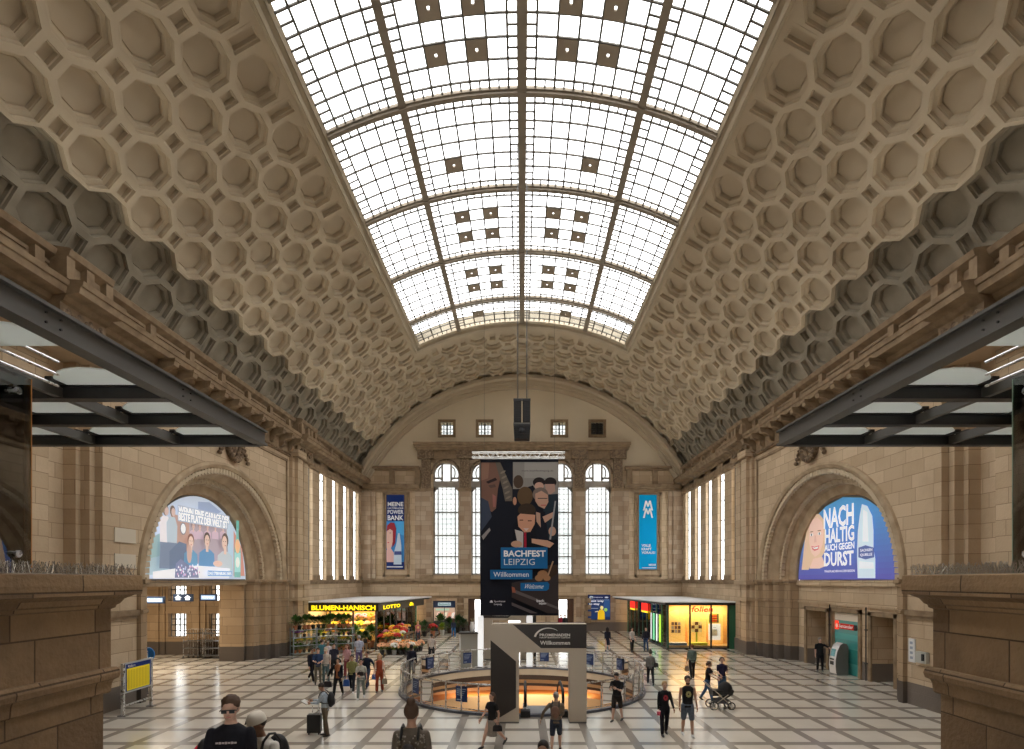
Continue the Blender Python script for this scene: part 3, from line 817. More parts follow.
class Print:
    """flat artwork: layered polygons on a plane. fn(u,v,w): w is the height above the sheet"""
    def __init__(self, fn, step=.004): self.mb = MB(); self.fn = fn; self.mats = []; self.layer = 0; self.step = step; self.emit = 0
    def mi(self, col, emit=None):
        es = self.emit if emit is None else emit
        nm = 'print_%02x%02x%02x_%d' % (int(col[0]*255), int(col[1]*255), int(col[2]*255), int(es*100))
        m = mat(nm, col, .7, 0, .12, col if es else None, es)
        if m not in self.mats: self.mats.append(m)
        return self.mats.index(m)
    def poly(self, pts, col):
        self.layer += 1
        self.mb.quad([self.fn(u, v, self.layer*self.step) for u, v in pts], self.mi(col))
    def rect(self, u0, v0, u1, v1, col): self.poly([(u0,v0),(u1,v0),(u1,v1),(u0,v1)], col)
    def ell(self, u, v, ru, rv, col, n=18, rot=0):
        c, s = math.cos(rot), math.sin(rot)
        self.poly([(u+ru*math.cos(2*PI*i/n)*c-rv*math.sin(2*PI*i/n)*s, v+ru*math.cos(2*PI*i/n)*s+rv*math.sin(2*PI*i/n)*c) for i in range(n)], col)
    def text(self, s, u0, v0, u1, v1, col, bold=.0, slant=0):
        """string fitted into the box"""
        self.layer += 1; vs, fs, _ = text_mesh(s, bold); n = len(self.mb.v); i = self.mi(col)
        for x, y in vs: self.mb.v.append(tuple(self.fn(u0+(u1-u0)*x+slant*y, v0+(v1-v0)*y, self.layer*self.step)))
        for f in fs: self.mb.f.append(tuple(n+k for k in f)); self.mb.m.append(i)
    def build(self, name, parent=None): return self.mb.build(name, self.mats, parent)
def person_print(P, u, v, h, hair, skin, top, w=1.0, turn=0):
    """head and shoulders figure of height h on a print, (u,v) bottom centre"""
    P.poly([(u-.36*h*w, v), (u-.33*h*w, v+.38*h), (u-.12*h*w, v+.5*h), (u+.12*h*w, v+.5*h), (u+.33*h*w, v+.38*h), (u+.36*h*w, v)], top)
    P.rect(u-.06*h, v+.42*h, u+.07*h, v+.6*h, skin)
    P.ell(u, v+.8*h, .17*h, .2*h, hair); P.ell(u+turn*.03*h, v+.74*h, .13*h, .18*h, skin)
    P.ell(u-.05*h+turn*.03*h, v+.77*h, .02*h, .012*h, (.1,.06,.04)); P.ell(u+.05*h+turn*.03*h, v+.77*h, .02*h, .012*h, (.1,.06,.04))
    P.poly([(u-.04*h, v+.665*h), (u+.05*h, v+.665*h), (u, v+.64*h)], (.45,.12,.1))

# ------------------------------------------------------------------ lit pictures in the two arches
def half_disc(r, n=40): return [(r*math.cos(PI*i/n), r*.925*math.sin(PI*i/n)+.02) for i in range(n+1)]
XP = 16.42
for s in (-1, 1):
    root = empty('billboard', (s*XP, C_ARCH, EYE), 0)
    bx_ = MB()
    sgn = 1 if s < 0 else -1
    # local frame: u to the reader's right
    def fn(u, v, w_, s=s, sgn=sgn): return (-s*w_, sgn*u, v)
    bx_.prism(half_disc(4.62), fn, -.16, 0)
    bx_.build('light_box', GREYST, root)
    P = Print(fn, .003); P.emit = .36 if s < 0 else .26
    def q(px, py, s=s, sgn=sgn):      # photo position -> place on the picture
        D = XP*F/abs(px-CX); return (sgn*(D-C_ARCH), (CY-py)*D/F)
    if s < 0:
        tag(root, 'half-round backlit picture of friends around a table in the left arch', 'billboard')
        c = lambda x, y: q(140+x/8.145, 490+y/8.145)
        P.poly(half_disc(4.56), (.50,.56,.66))
        P.poly([c(x,y) for x, y in ((70,400),(200,330),(250,330),(250,690),(60,680),(40,600))], (.30,.42,.42))
        P.poly([c(x,y) for x, y in ((60,560),(240,520),(240,690),(50,690))], (.36,.46,.50))
        P.poly([c(x,y) for x, y in ((250,190),(400,230),(400,600),(250,600))], (.50,.33,.27))
        P.poly([c(x,y) for x, y in ((400,240),(700,270),(720,600),(400,600))], (.40,.33,.36))
        P.poly([c(x,y) for x, y in ((760,330),(830,480),(850,700),(760,700))], (.55,.27,.22))
        P.poly([c(x,y) for x, y in ((470,95),(560,100),(660,180),(600,200),(470,170))], (.30,.36,.50))
        for x in (430,480,540,600,660):
            u, v = c(x, 400); person_print(P, u, v, .9, (.2,.13,.1), (.62,.45,.38), (.55,.42,.48))
        u, v = c(330,315); P.ell(u, v, .24, .3, (.25,.25,.28)); P.ell(u, v, .19, .24, (.75,.76,.78))
        for (x0,y0,x1,y1,t) in ((290,190,705,235,'WENN EINE GARAGE DER'),(290,240,690,290,'BESTE PLATZ DER WELT IST')):
            u0, v0 = c(x0, y0+5); u1, _ = c(x1, y1)
            v1 = v0+.38; P.rect(u0-.06, v0-.05, u1+.06, v1+.05, (.42,.46,.54)); P.text(t, u0, v0, u1, v1, (.95,.95,.95), .02)
        # standing men
        for x, top in ((180,(.72,.68,.70)),(235,(.45,.52,.58))):
            u, v = c(x, 640); P.poly([(u-.42,v),(u-.36,v+1.3),(u+.36,v+1.3),(u+.42,v)], (.2,.24,.32))
            P.poly([(u-.38,v+1.2),(u-.42,v+2.1),(u-.2,v+2.4),(u+.2,v+2.4),(u+.38,v+2.0),(u+.34,v+1.2)], top)
            P.ell(u+.02, v+2.68, .2, .26, (.2,.15,.13)); P.ell(u+.07, v+2.63, .15, .2, (.6,.45,.4))
        P.poly([c(x,y) for x, y in ((210,500),(290,420),(350,440),(350,640),(210,650))], (.16,.20,.28))
        u, v = c(385,620); person_print(P, u, v, 1.6, (.25,.13,.1), (.68,.5,.42), (.16,.32,.48))
        u, v = c(515,620); person_print(P, u, v, 1.75, (.12,.09,.08), (.66,.48,.4), (.14,.28,.46), 1.15)
        u, v = c(660,650); person_print(P, u, v, 2.0, (.14,.1,.09), (.66,.48,.4), (.50,.53,.56), 1.1, -1)
        P.poly([c(x,y) for x, y in ((60,690),(60,665),(420,615),(700,640),(690,720),(60,722))], (.78,.78,.80))
        rr = random.Random(5)
        P.poly([c(x,y) for x, y in ((240,715),(250,600),(290,560),(340,600),(430,650),(440,715))], (.22,.24,.36))
        for i in range(46):
            x = rr.uniform(250,430); y = rr.uniform(610,705); u, v = c(x,y); P.ell(u, v, .05, .06, rr.choice([(.8,.8,.85),(.65,.4,.55),(.5,.55,.7)]), 6)
        u, v = c(338,520); P.ell(u, v, .2, .45, (.55,.38,.33))
        u, v = c(575,600); P.ell(u, v, .45, .16, (.70,.5,.42))
        # bottle
        u, v = c(738,712)
        P.poly([(u-.34,v),(u-.36,v+1.5),(u-.14,v+2.3),(u-.13,v+3.1),(u+.13,v+3.1),(u+.14,v+2.3),(u+.36,v+1.5),(u+.34,v)], (.22,.46,.42))
        P.poly([(u-.33,v+.3),(u-.34,v+1.4),(u+.34,v+1.4),(u+.33,v+.3)], (.35,.62,.60)); P.ell(u, v+1.75, .26, .4, (.78,.45,.25)); P.ell(u, v+.85, .22, .3, (.75,.78,.7))
        P.rect(u-.15, v+2.75, u+.15, v+3.2, (.15,.4,.35))
        u0, v0 = c(487,700); u1, _ = c(690,700); P.rect(u0, v0, u1, v0+.28, (.25,.4,.62)); P.text('DAS STERNBURG BIER', u0+.05, v0+.06, u1-.05, v0+.22, (.95,.95,.95), .02)
    else:
        tag(root, 'half-round blue backlit picture of a blonde woman and a water bottle', 'billboard')
        c = lambda x, y: q(790+x/8.142, 490+y/8.142)
        r_ = 4.56; nb = 16
        for i in range(nb):      # printed colour runs from bright blue at the top to violet below
            v0 = r_*i/nb; v1 = r_*(i+1)/nb; t = i/(nb-1); kv = .925
            u0 = math.sqrt(max(r_*r_-v0*v0, 0)); u1 = math.sqrt(max(r_*r_-v1*v1, 0))
            P.layer = 0; P.poly([(-u0,v0*kv+.02),(u0,v0*kv+.02),(u1,v1*kv+.02),(-u1,v1*kv+.02)], (.10+.02*(1-t), .12+.22*t, .42+.22*t))
        P.layer = 1
        hairc = (.72,.52,.36); sk = (.80,.56,.47)
        P.poly([c(x,y) for x, y in ((95,650),(120,420),(150,260),(190,200),(240,195),(275,240),(285,330),(285,500),(250,560),(180,600),(150,650))], hairc)
        P.poly([c(x,y) for x, y in ((160,640),(190,560),(265,545),(290,620),(240,640))], sk)
        P.poly([c(x,y) for x, y in ((158,300),(175,245),(225,222),(262,260),(276,340),(268,440),(240,520),(205,545),(175,510),(158,430))], sk)
        for x, y in ((178,365),(243,355)):
            u, v = c(x, y); P.ell(u, v, .17, .075, (.92,.88,.86)); P.ell(u, v, .07, .07, (.12,.14,.16)); P.ell(u, v+.17, .2, .03, (.35,.22,.13))
        P.poly([c(x,y) for x, y in ((205,370),(215,370),(222,425),(200,428))], (.70,.46,.38))
        P.poly([c(x,y) for x, y in ((178,455),(205,462),(245,450),(235,485),(205,497),(188,485))], (.62,.20,.20)); P.poly([c(x,y) for x, y in ((186,465),(205,470),(238,460),(228,477),(205,481))], (.95,.93,.92))
        for x0, x1, yb, hh_, tx in ((280,526,300,.0,'NACH'),(290,530,425,.0,'HALTIG'),(288,532,488,.0,'AUCH GEGEN'),(286,526,618,.0,'DURST')):
            yt = {'NACH':130,'HALTIG':300,'AUCH GEGEN':432,'DURST':500}[tx]
            u0, va = c(x0, yb); u1, vb = c(x1, yb); _, vt = c((x0+x1)/2, yt); _, vm = c((x0+x1)/2, yb)
            P.text(tx, u0, vm, u1, vt, (.93,.93,.95), .03)
        u0, v0 = c(290,672); u1, _ = c(536,672); P.text('PFANDFLASCHEN AUS DER REGION', u0, v0, u1, v0+.12, (.85,.85,.92), .02)
        G1, G2 = (.62,.74,.84), (.80,.88,.93)
        P.poly([c(x,y) for x, y in ((595,115),(640,130),(680,210),(690,330),(690,470),(705,560),(705,718),(560,718),(556,560),(556,470),(562,330),(578,200))], G1)
        P.poly([c(x,y) for x, y in ((605,160),(640,180),(650,420),(600,420))], G2); P.poly([c(x,y) for x, y in ((575,580),(690,590),(695,640),(572,640))], G2)
        P.poly([c(x,y) for x, y in ((568,470),(625,450),(697,470),(697,548),(625,565),(568,548))], (.12,.16,.38))
        for t_, ya, yb in (('SACHSEN',500,478),('QUELLE',540,515)):
            u0, _ = c(580, 500); u1, _ = c(685, 500); _, va = c(630, ya); _, vb = c(630, yb); P.text(t_, u0+.03, va, u1-.03, vb, (.9,.9,.95), .02)
    P.build('printed_sheet', root)
    if s < 0:
        fr_ = MB(); fr_.box(0, .06, -4.4, 4.4, -.02, .05); fr_.build('frame', GREYST, root)
# ------------------------------------------------------------------ two narrow hanging banners on the end wall
def narrow_banner(xc, label):
    root = empty('banner', (xc, BW-.18, EYE+1.0), 0, label, 'banner', None)
    W_, H_ = 1.66, 6.95
    def fn(u, v, w_): return (u-W_/2, -w_, v)
    b = MB(); b.box(-W_/2, W_/2, 0, .05, 0, H_); b.build('panel', GREYST, root)
    f = MB()
    for x in (-W_/2-.05, W_/2): f.box(x, x+.05, -.03, .06, 0, H_)
    for z in (-.05, H_): f.box(-W_/2-.05, W_/2+.05, -.03, .06, z, z+.05)
    f.build('frame', CORN, root)
    return root, Print(fn, .006), W_, H_
root, P, W_, H_ = narrow_banner(-11.83, 'tall narrow dark blue banner of a red-haired woman on the end wall')
c = lambda x, y: ((x-55)/145*W_, (700-y)/620*H_)
P.rect(0, 0, W_, H_, (.01,.03,.16)); P.poly([c(x,y) for x, y in ((55,300),(200,300),(200,640),(55,640))], (.05,.25,.60))
P.poly([c(x,y) for x, y in ((120,300),(200,300),(200,420),(140,400))], (.08,.38,.75))
for t_, ya, yb in (('MEINE',175,140),('NATÜRLICHE',197,183),('POWER',240,205),('BANK',292,250)): P.text(t_, *c(66,ya), *c(194,yb), (.85,.88,.95), .02)
P.poly([c(x,y) for x, y in ((58,380),(62,335),(90,310),(120,315),(135,360),(128,480),(105,520),(100,400))], (.30,.03,.04))
P.poly([c(x,y) for x, y in ((57,385),(85,365),(108,380),(108,470),(95,520),(70,560),(57,520))], (.70,.45,.38))
P.poly([c(x,y) for x, y in ((57,540),(90,520),(115,560),(120,640),(57,640))], (.68,.42,.40)); P.ell(*c(88,398), .09, .03, (.1,.08,.1)); P.ell(*c(72,478), .09, .05, (.6,.12,.14))
P.poly([c(x,y) for x, y in ((150,400),(165,400),(178,500),(180,660),(115,660),(118,560),(140,480))], (.50,.60,.72)); P.poly([c(x,y) for x, y in ((122,550),(178,550),(180,580),(120,580))], (.06,.08,.25)); P.rect(*c(60,685), *c(190,675), (.6,.65,.75))
P.build('print', root)
root, P, W_, H_ = narrow_banner(11.75, 'tall narrow cyan banner with a white double M sign on the end wall')
c = lambda x, y: ((x-50)/155*W_, (690-y)/630*H_)
P.rect(0, 0, W_, H_, (.0,.36,.74))
def zig(pts, w_=7):
    for (xa, ya), (xb, yb) in zip(pts[:-1], pts[1:]): P.poly([c(xa-w_,ya), c(xa+w_,ya), c(xb+w_,yb), c(xb-w_,yb)], (.88,.92,.95))
zig([(92,192),(112,110),(128,160),(145,110),(165,192)]); zig([(92,255),(112,175),(128,225),(145,175),(165,255)])
for t_, ya, yb, x1 in (('VOLLE',500,478,150),('KRAFT',530,508,158),('VORAUS!',560,538,190)): P.text(t_, *c(72,ya), *c(x1,yb), (.9,.93,.97), .02)
P.text('MESSE', *c(135,662), *c(196,645), (.9,.93,.97), .02); P.rect(*c(75,680), *c(196,674), (.8,.85,.9))
P.build('print', root)

# ------------------------------------------------------------------ large hanging banner with its truss
DB = 30.0
root = empty('festival_banner', (-.14, DB, 0), 0, 'huge dark festival banner with blue title boxes hanging over the opening', 'banner')
WB, HB, ZB = 4.22, 8.42, 2.9
def fn(u, v, w_): return (u-WB/2, -.02-w_, ZB+v)
b = MB(); b.box(-WB/2, WB/2, -.015, .015, ZB, ZB+HB); b.build('cloth', BLACK, root)
P = Print(fn, .003)
c1 = lambda x, y: ((470+x/8.32-480.2)/77.8*WB, (615-(450+y/8.32))/155*HB)
c2 = lambda x, y: ((470+x/8.32-480.2)/77.8*WB, (615-(530+y/8.32))/155*HB)
P.rect(0, 0, WB, HB, (.012,.013,.02))
P.poly([c1(x,y) for x, y in ((92,110),(215,110),(260,200),(230,330),(215,490),(180,520),(130,480),(92,430))], (.17,.09,.065))
P.poly([c1(x,y) for x, y in ((92,110),(160,110),(150,240),(92,260))], (.24,.13,.09))
P.poly([c1(x,y) for x, y in ((130,270),(210,235),(225,255),(150,285))], (.03,.02,.02)); P.poly([c1(x,y) for x, y in ((150,300),(205,290),(215,312),(170,322))], (.10,.06,.05))
P.poly([c1(x,y) for x, y in ((185,370),(215,390),(212,480),(190,480))], (.30,.12,.10)); P.poly([c1(x,y) for x, y in ((92,400),(150,430),(180,560),(92,680))], (.045,.055,.085))
P.poly([c1(x,y) for x, y in ((210,110),(250,110),(300,220),(350,330),(350,430),(290,430),(270,330),(240,220))], (.12,.10,.08))
for k in range(6): P.ell(*c1(272+k*9, 190+k*42), .16, .055, (.20,.165,.13), 12, .5)
P.poly([c1(x,y) for x, y in ((95,720),(160,650),(170,670),(110,750))], (.28,.26,.25))
P.poly([c1(x,y) for x, y in ((355,108),(728,108),(728,480),(640,480),(520,300),(430,330),(355,330))], (.23,.21,.19))
P.poly([c1(x,y) for x, y in ((450,108),(728,108),(728,240),(450,240))], (.29,.27,.245)); P.text('www.bachfestleipzig.de', *c1(425,190), *c1(690,172), (.10,.09,.09), .01)
# musicians
sk = (.50,.27,.18)
P.ell(*c1(400,270), .27, .36, (.07,.045,.03)); P.ell(*c1(455,390), .42, .52, (.10,.06,.03)); P.ell(*c1(370,430), .10, .22, (.45,.22,.14))
P.ell(*c1(570,275), .33, .27, (.02,.015,.015)); P.ell(*c1(572,305), .25, .20, (.48,.29,.22)); P.ell(*c1(665,275), .33, .27, (.02,.015,.015)); P.poly([c1(x,y) for x, y in ((620,290),(700,290),(705,350),(665,375),(630,360))], (.40,.25,.2))
P.poly([c1(x,y) for x, y in ((610,380),(728,370),(728,748),(600,748))], (.02,.03,.04))
P.ell(*c1(582,375), .42, .38, (.17,.13,.11)); P.poly([c1(x,y) for x, y in ((540,370),(590,345),(645,380),(648,440),(615,495),(565,470),(540,430))], (.47,.28,.20)); P.rect(*c1(560,412), *c1(640,405), (.06,.05,.05)); P.rect(*c1(585,470), *c1(628,460), (.42,.12,.10))
P.poly([c1(x,y) for x, y in ((500,560),(545,500),(620,520),(650,748),(500,748))], (.015,.015,.02)); P.poly([c1(x,y) for x, y in ((545,520),(580,530),(585,650),(550,600))], (.46,.28,.20))
P.poly([c1(x,y) for x, y in ((600,560),(690,520),(690,560),(620,610))], (.50,.3,.22)); P.ell(*c1(680,680), .2, .25, (.5,.3,.22)); P.poly([c1(x,y) for x, y in ((700,430),(712,430),(670,748),(655,748))], (.30,.30,.30))
P.poly([c1(x,y) for x, y in ((355,620),(390,600),(540,600),(560,820),(355,820))], (.010,.011,.016))
P.ell(*c1(470,505), .48, .36, (.045,.03,.02)); P.poly([c1(x,y) for x, y in ((392,560),(415,535),(540,545),(535,620),(500,685),(450,690),(400,640))], (.55,.28,.18))
P.rect(*c1(410,592), *c1(440,584), (.06,.03,.02)); P.rect(*c1(478,598), *c1(510,590), (.06,.03,.02)); P.poly([c1(x,y) for x, y in ((440,655),(490,655),(465,680))], (.60,.45,.4))
P.poly([c2(x,y) for x, y in ((370,0),(440,20),(440,150),(400,150))], (.45,.42,.40)); P.poly([c2(x,y) for x, y in ((445,25),(465,20),(468,150),(447,150))], (.35,.02,.04))
P.poly([c2(x,y) for x, y in ((510,75),(640,90),(695,115),(660,150),(510,110))], (.55,.32,.22)); P.ell(*c2(385,120), .3, .18, (.5,.3,.2))
P.poly([c2(x,y) for x, y in ((345,440),(730,360),(730,690),(640,690),(345,560))], (.045,.035,.035)); P.poly([c2(x,y) for x, y in ((380,500),(730,640),(730,660),(360,520))], (.12,.10,.10)); P.poly([c2(x,y) for x, y in ((345,600),(560,690),(500,690),(345,625))], (.10,.085,.09))
P.poly([c2(x,y) for x, y in ((600,300),(720,290),(728,360),(640,420))], (.05,.03,.02))
for x, y, r in ((600,370,.28),(570,400,.22),(635,400,.2)): P.ell(*c2(x,y), r, r*.8, (.34,.18,.09))
P.poly([c2(x,y) for x, y in ((680,260),(692,262),(650,380),(640,375))], (.4,.25,.15)); P.poly([c2(x,y) for x, y in ((345,470),(370,480),(380,520),(350,520))], (.3,.1,.06))
BL = (.015,.13,.33)
P.rect(*c2(255,322), *c2(640,148), BL); P.rect(*c2(168,410), *c2(515,332), BL); P.poly([c2(x,y) for x, y in ((418,440),(640,432),(655,450),(650,490),(630,505),(418,505))], BL)
P.text('BACHFEST', *c2(280,225), *c2(625,172), (.85,.87,.88), .03); P.text('LEIPZIG', *c2(282,292), *c2(535,242), (.72,.77,.80), -.005)
P.text('Willkommen', *c2(195,390), *c2(485,350), (.85,.87,.88)); P.text('Welcome', *c2(442,487), *c2(600,450), (.85,.87,.88), 0, .12)
P.ell(*c2(178,592), .06, .06, (.7,.7,.72)); P.rect(*c2(165,602), *c2(190,594), (.7,.7,.72)); P.text('Sparkasse', *c2(200,602), *c2(292,584), (.6,.6,.62), .01); P.text('Leipzig', *c2(200,626), *c2(265,608), (.6,.6,.62), .01)
P.text('bach', *c2(550,598), *c2(612,575), (.7,.7,.72), .03); P.text('leipzig', *c2(570,622), *c2(630,600), (.7,.7,.72), .03)
P.build('print', root)
tr = MB(); ZT = ZB+HB+.22
for y in (-.16, .16):
    for z in (-.14, .14): tr.tube([(-2.55, y, ZT+z), (2.45, y, ZT+z)], .028, 6)
xs = [-2.55+i*.25 for i in range(21)]
for i, (a_, b2) in enumerate(zip(xs[:-1], xs[1:])):
    z = .14 if i % 2 else -.14
    for y in (-.16, .16): tr.tube([(a_, y, ZT+z), (b2, y, ZT-z)], .016, 5)
    tr.tube([(a_, -.16, ZT+z), (b2, .16, ZT+z)], .014, 5)
tr.build('truss', mat('aluminium_truss', (.75,.74,.7), .35, .6), root)
cb = MB()
for x in (-1.9, 1.9): cb.tube([(x, 0, ZT+.14), (x, 0, ZC+math.sqrt(R*R-(x-.14)**2)+.0)], .006, 4)
cb.build('suspension_cable', GREYST, root)
sb = MB(); sb.tube([(-WB/2-.02, 0, ZB+HB-.02), (WB/2+.02, 0, ZB+HB-.02)], .03, 6); sb.build('bar', DARKST, root); sb = MB(); sb.tube([(-WB/2, 0, ZB+.0), (WB/2, 0, ZB)], .025, 6); sb.build('bar', DARKST, root)

# ------------------------------------------------------------------ loudspeaker cluster on two long rods
DS_ = 24.0
root = empty('loudspeaker_cluster', (0, DS_, 10.86), 0, 'black loudspeaker cluster hanging on two long rods from the skylight', 'loudspeaker')
SG = mat('speaker_grille', (.022,.022,.024), .7)
for x in (-.19, .19):
    b = MB(); b.box(x-.165, x+.165, -.2, .2, .70, 1.70)
    b.build('line_speaker', BLACK, root)
    g = MB()
    for k in range(12): g.box(x-.14, x+.14, -.222, -.2, .75+k*.077, .80+k*.077)
    g.build('grille', SG, root)
b = MB(); b.prism([(-.33,0),(.33,0),(.37,.62),(-.37,.62)], lambda u, v, w_: (u, w_, v), -.26, .26); b.build('bass_cabinet', BLACK, root)
g = MB()
for k in range(7): g.box(-.3, .3, -.28, -.26, .06+k*.075, .09+k*.075)
g.lathe((0,-.27,.3), [(.1,-.12),(.13,0),(.1,.12)], 12); g.build('grille', SG, root)
for q in ((-.03,.03,.64,.70),(-.22,-.16,.62,.69),(-.05,.05,1.70,1.78)):
    b = MB(); b.box(-.37, .37, *q); b.build('bracket', GREYST, root)
b = MB()
for x in (-.2, .2): b.tube([(x, 0, 1.75), (x, 0, ZC+R-.1-10.86)], .022, 6); b.tube([(x+.05, 0, 1.75), (x+.05, 0, ZC+R-.1-10.86)], .008, 4)
b.build('rod', GREYST, root)

# ------------------------------------------------------------------ stone piers, spikes, canopies, glass screens
CONC = mat('stair_stone', (.30,.27,.23), .6)
for s in (-1, 1):
    side_w = 'left' if s < 0 else 'right'
    root = empty('stone_pier', (s*6.0, 8.1, 0), 0, 'huge brown sandstone pier at the %s of the gallery stairs' % side_w, 'pier')
    b = MB()
    def bx(xa, xb, ya, yb, za, zb): b.box(s*(xa-6.0), s*(xb-6.0), ya-8.1, yb-8.1, za, zb)
    bx(6.0, 9.6, 1.2, 8.1, 3.2, EYE-.30); bx(6.06, 9.6, 1.2, 8.03, 0, 3.2)
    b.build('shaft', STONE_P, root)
    b = MB()
    # profile swept round inner face and far end
    def ring_profile(mb, prof):
        secs = []
        for (ex, ey) in ((0,0),(1,1),(2,2)):
            pass
        A1 = [(s*(-g), 1.2-8.1, z) for g, z in prof]; A2 = [(s*(-g), g, z) for g, z in prof]; A3 = [(s*(3.6), g, z) for g, z in prof]
        mb.sweep([A1, A2, A3])
    ring_profile(b, [(0,EYE-.42),(.04,EYE-.40),(.05,EYE-.36),(.08,EYE-.34),(.12,EYE-.27),(.18,EYE-.235),(.20,EYE-.22),(.27,EYE-.21),(.28,EYE-.08),(.27,EYE+.06),(.25,EYE+.075),(-3.6,EYE+.075)])
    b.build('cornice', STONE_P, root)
    b = MB(); z0 = 3.50
    ring_profile(b, [(-.02,z0-.34),(.0,z0-.32),(.01,z0-.2),(.02,z0-.17),(.03,z0-.15),(.07,z0-.13),(.085,z0-.06),(.07,z0),(.05,z0+.03),(-.02,z0+.04)])
    b.build('moulding', STONE_P, root)
    # bird spikes standing on the pier
    sp_ = MB(); rr = random.Random(11 if s < 0 else 12)
    for row in range(3):
        yb = 5.2
        while yb < 8.3:
            x0_ = 5.82+row*.18
            dx = rr.uniform(-.09, .09); dy = rr.uniform(-.08, .08); hh2 = rr.uniform(.11, .17)
            sp_.tube([(s*x0_, yb, EYE+.074), (s*(x0_+dx), yb+dy, EYE+.074+hh2)], .0035, 3, caps=False)
            yb += .022
        sp_.box(s*(5.80+row*.18), s*(5.84+row*.18), 5.2, 8.3, EYE+.073, EYE+.082)
    for row in range(2):
        xb = 5.8
        while xb < 7.4:
            dx = rr.uniform(-.08, .08); dy = rr.uniform(-.08, .08)
            sp_.tube([(s*xb, 8.28-row*.15, EYE+.074), (s*(xb+dx), 8.28-row*.15+dy, EYE+.074+rr.uniform(.1,.16))], .0035, 3, caps=False); xb += .025
    so = sp_.build('bird_spikes', mat('spike_wire', (.45,.41,.35), .4, .7)); tag(so, 'thin wire bird spikes along the top of the %s pier' % side_w, 'bird spikes')
    # canopy
    root = empty('canopy', (s*5.42, 11.7, EYE+2.82), 0, 'dark steel canopy with pale glass blades above the %s pier' % side_w, 'canopy')
    X0, Y0, Z0 = 5.42, 11.7, EYE+2.82
    def cbx(mb, xa, xb, ya, yb, ha, hb, m=0): mb.box(s*(xa-X0), s*(xb-X0), ya-Y0, yb-Y0, ha-2.82, hb-2.82, m)
    b = MB(); cbx(b, 5.42, 5.52, 1.5, 11.7, 2.86, 3.12); cbx(b, 5.36, 5.58, 1.5, 11.7, 2.82, 2.87); cbx(b, 5.36, 5.58, 1.5, 11.7, 3.10, 3.14)
    b.build('edge_beam', GREYST, root)
    for yy in (8.95, 6.4):
        for dy in (-.1, .1):
            for hz in (2.93, 3.04):
                pl = MB(); pl.tube([(s*(5.41-X0), yy+dy-Y0, hz-2.82), (s*(5.39-X0), yy+dy-Y0, hz-2.82)], .014, 6); pl.build('bolt', DARKST, root)
    for yy in (11.62, 10.12, 8.68, 7.24):
        b = MB(); xs_ = 5.52 if yy > 8 else 7.15; cbx(b, xs_, 14.0, yy-.04, yy+.04, 2.82, 3.0); cbx(b, xs_, 14.0, yy-.09, yy+.09, 2.81, 2.83); cbx(b, xs_, 14.0, yy-.09, yy+.09, 3.0, 3.02)
        b.build('cross_beam', DARKST, root)
    for xx in (7.15, 8.9, 10.65, 12.4):
        b = MB(); cbx(b, xx, xx+.09, 2, 11.6, 2.83, 2.99); b.build('rafter', GREYST, root)
    BLADE = bpy.data.materials.new('frosted_glass_blade'); BLADE.use_nodes = True; nt = BLADE.node_tree; nt.nodes.remove(nt.nodes['Principled BSDF'])
    d_1 = N(nt, 'ShaderNodeBsdfDiffuse'); d_1.inputs[0].default_value = (.72,.74,.72,1); t_1 = N(nt, 'ShaderNodeBsdfTranslucent'); t_1.inputs[0].default_value = (.85,.88,.85,1)
    m_1 = N(nt, 'ShaderNodeMixShader'); m_1.inputs[0].default_value = .6; nt.links.new(d_1.outputs[0], m_1.inputs[1]); nt.links.new(t_1.outputs[0], m_1.inputs[2]); nt.links.new(m_1.outputs[0], nt.nodes['Material Output'].inputs[0])
    for yy in (11.55, 10.05, 8.61, 7.17):
        for xi in range(5):
            xa = 5.5+xi*1.75; xb = xa+1.66
            b = MB(); n = 12; top = []
            low = [(xa+(xb-xa)*i/n, yy) for i in range(n+1)]
            up = [(xa+(xb-xa)*i/n, yy-.06-.62*math.sin(PI*i/n)**.7) for i in range(n, -1, -1)]
            b.prism(low+up[1:-1], lambda u, v, w_: (s*(u-X0), v-Y0, w_), .205, .225)
            b.build('glass_blade', BLADE, root)
            for xq in (xa+.06, xb-.06):
                f = MB(); f.box(s*(xq-.05-X0), s*(xq+.05-X0), yy-.3-Y0, yy-Y0, .18, .235); f.build('clamp', DARKST, root)
    b = MB(); cbx(b, 6.75, 14, -4, 7.1, 2.9, 3.08); b.build('soffit', BLACK, root)
    # glass screen standing on the pier, with its fittings and handrods
    root = empty('glass_screen', (s*6.9, 7.8, EYE+.075), 0, 'clear glass screen on the %s pier with steel fittings' % side_w, 'glass screen')
    b = MB(); b.box(s*0, s*.024, -6.3, 0, 0, 2.75); b.build('glass_pane', glass('screen_glass', (.78,.90,.84), .18), root)
    b = MB(); b.box(-.004, .028 if s > 0 else .004, 0, .012, 0, 2.75) if False else b.box(s*-.004, s*.028, 0, .012, 0, 2.75)
    b.build('edge_strip', mat('amber_edge' if s < 0 else 'green_glass_edge', (.55,.22,.05) if s < 0 else (.25,.36,.28), .3), root)
    for z in (2.5, .28):
        b = MB(); b.tube([(s*-.05, -.25, z), (s*.12, -.25, z)], .035, 10); b.tube([(s*.1, -.25, z), (s*.35, -.7, z+.05)], .028, 8); b.tube([(s*-.06,-.25,z),(s*-.03,-.25,z)], .05, 10)
        b.build('spider_fitting', STEEL, root)
    b = MB(); b.box(s*.35, s*.5, -.8, -.65, 0, 2.75); b.build('mast', GREYST, root)
    rd = empty('handrod', (s*6.6, 7.9, EYE+3.1), 0, 'three slim steel rods under the %s canopy' % side_w, 'rods')
    for k, z in enumerate((0, -.18, -.34)):
        b = MB(); b.tube([(s*0, -3, z), (s*0, 0, z)], .019, 6); b.build('rod', STEEL, rd)
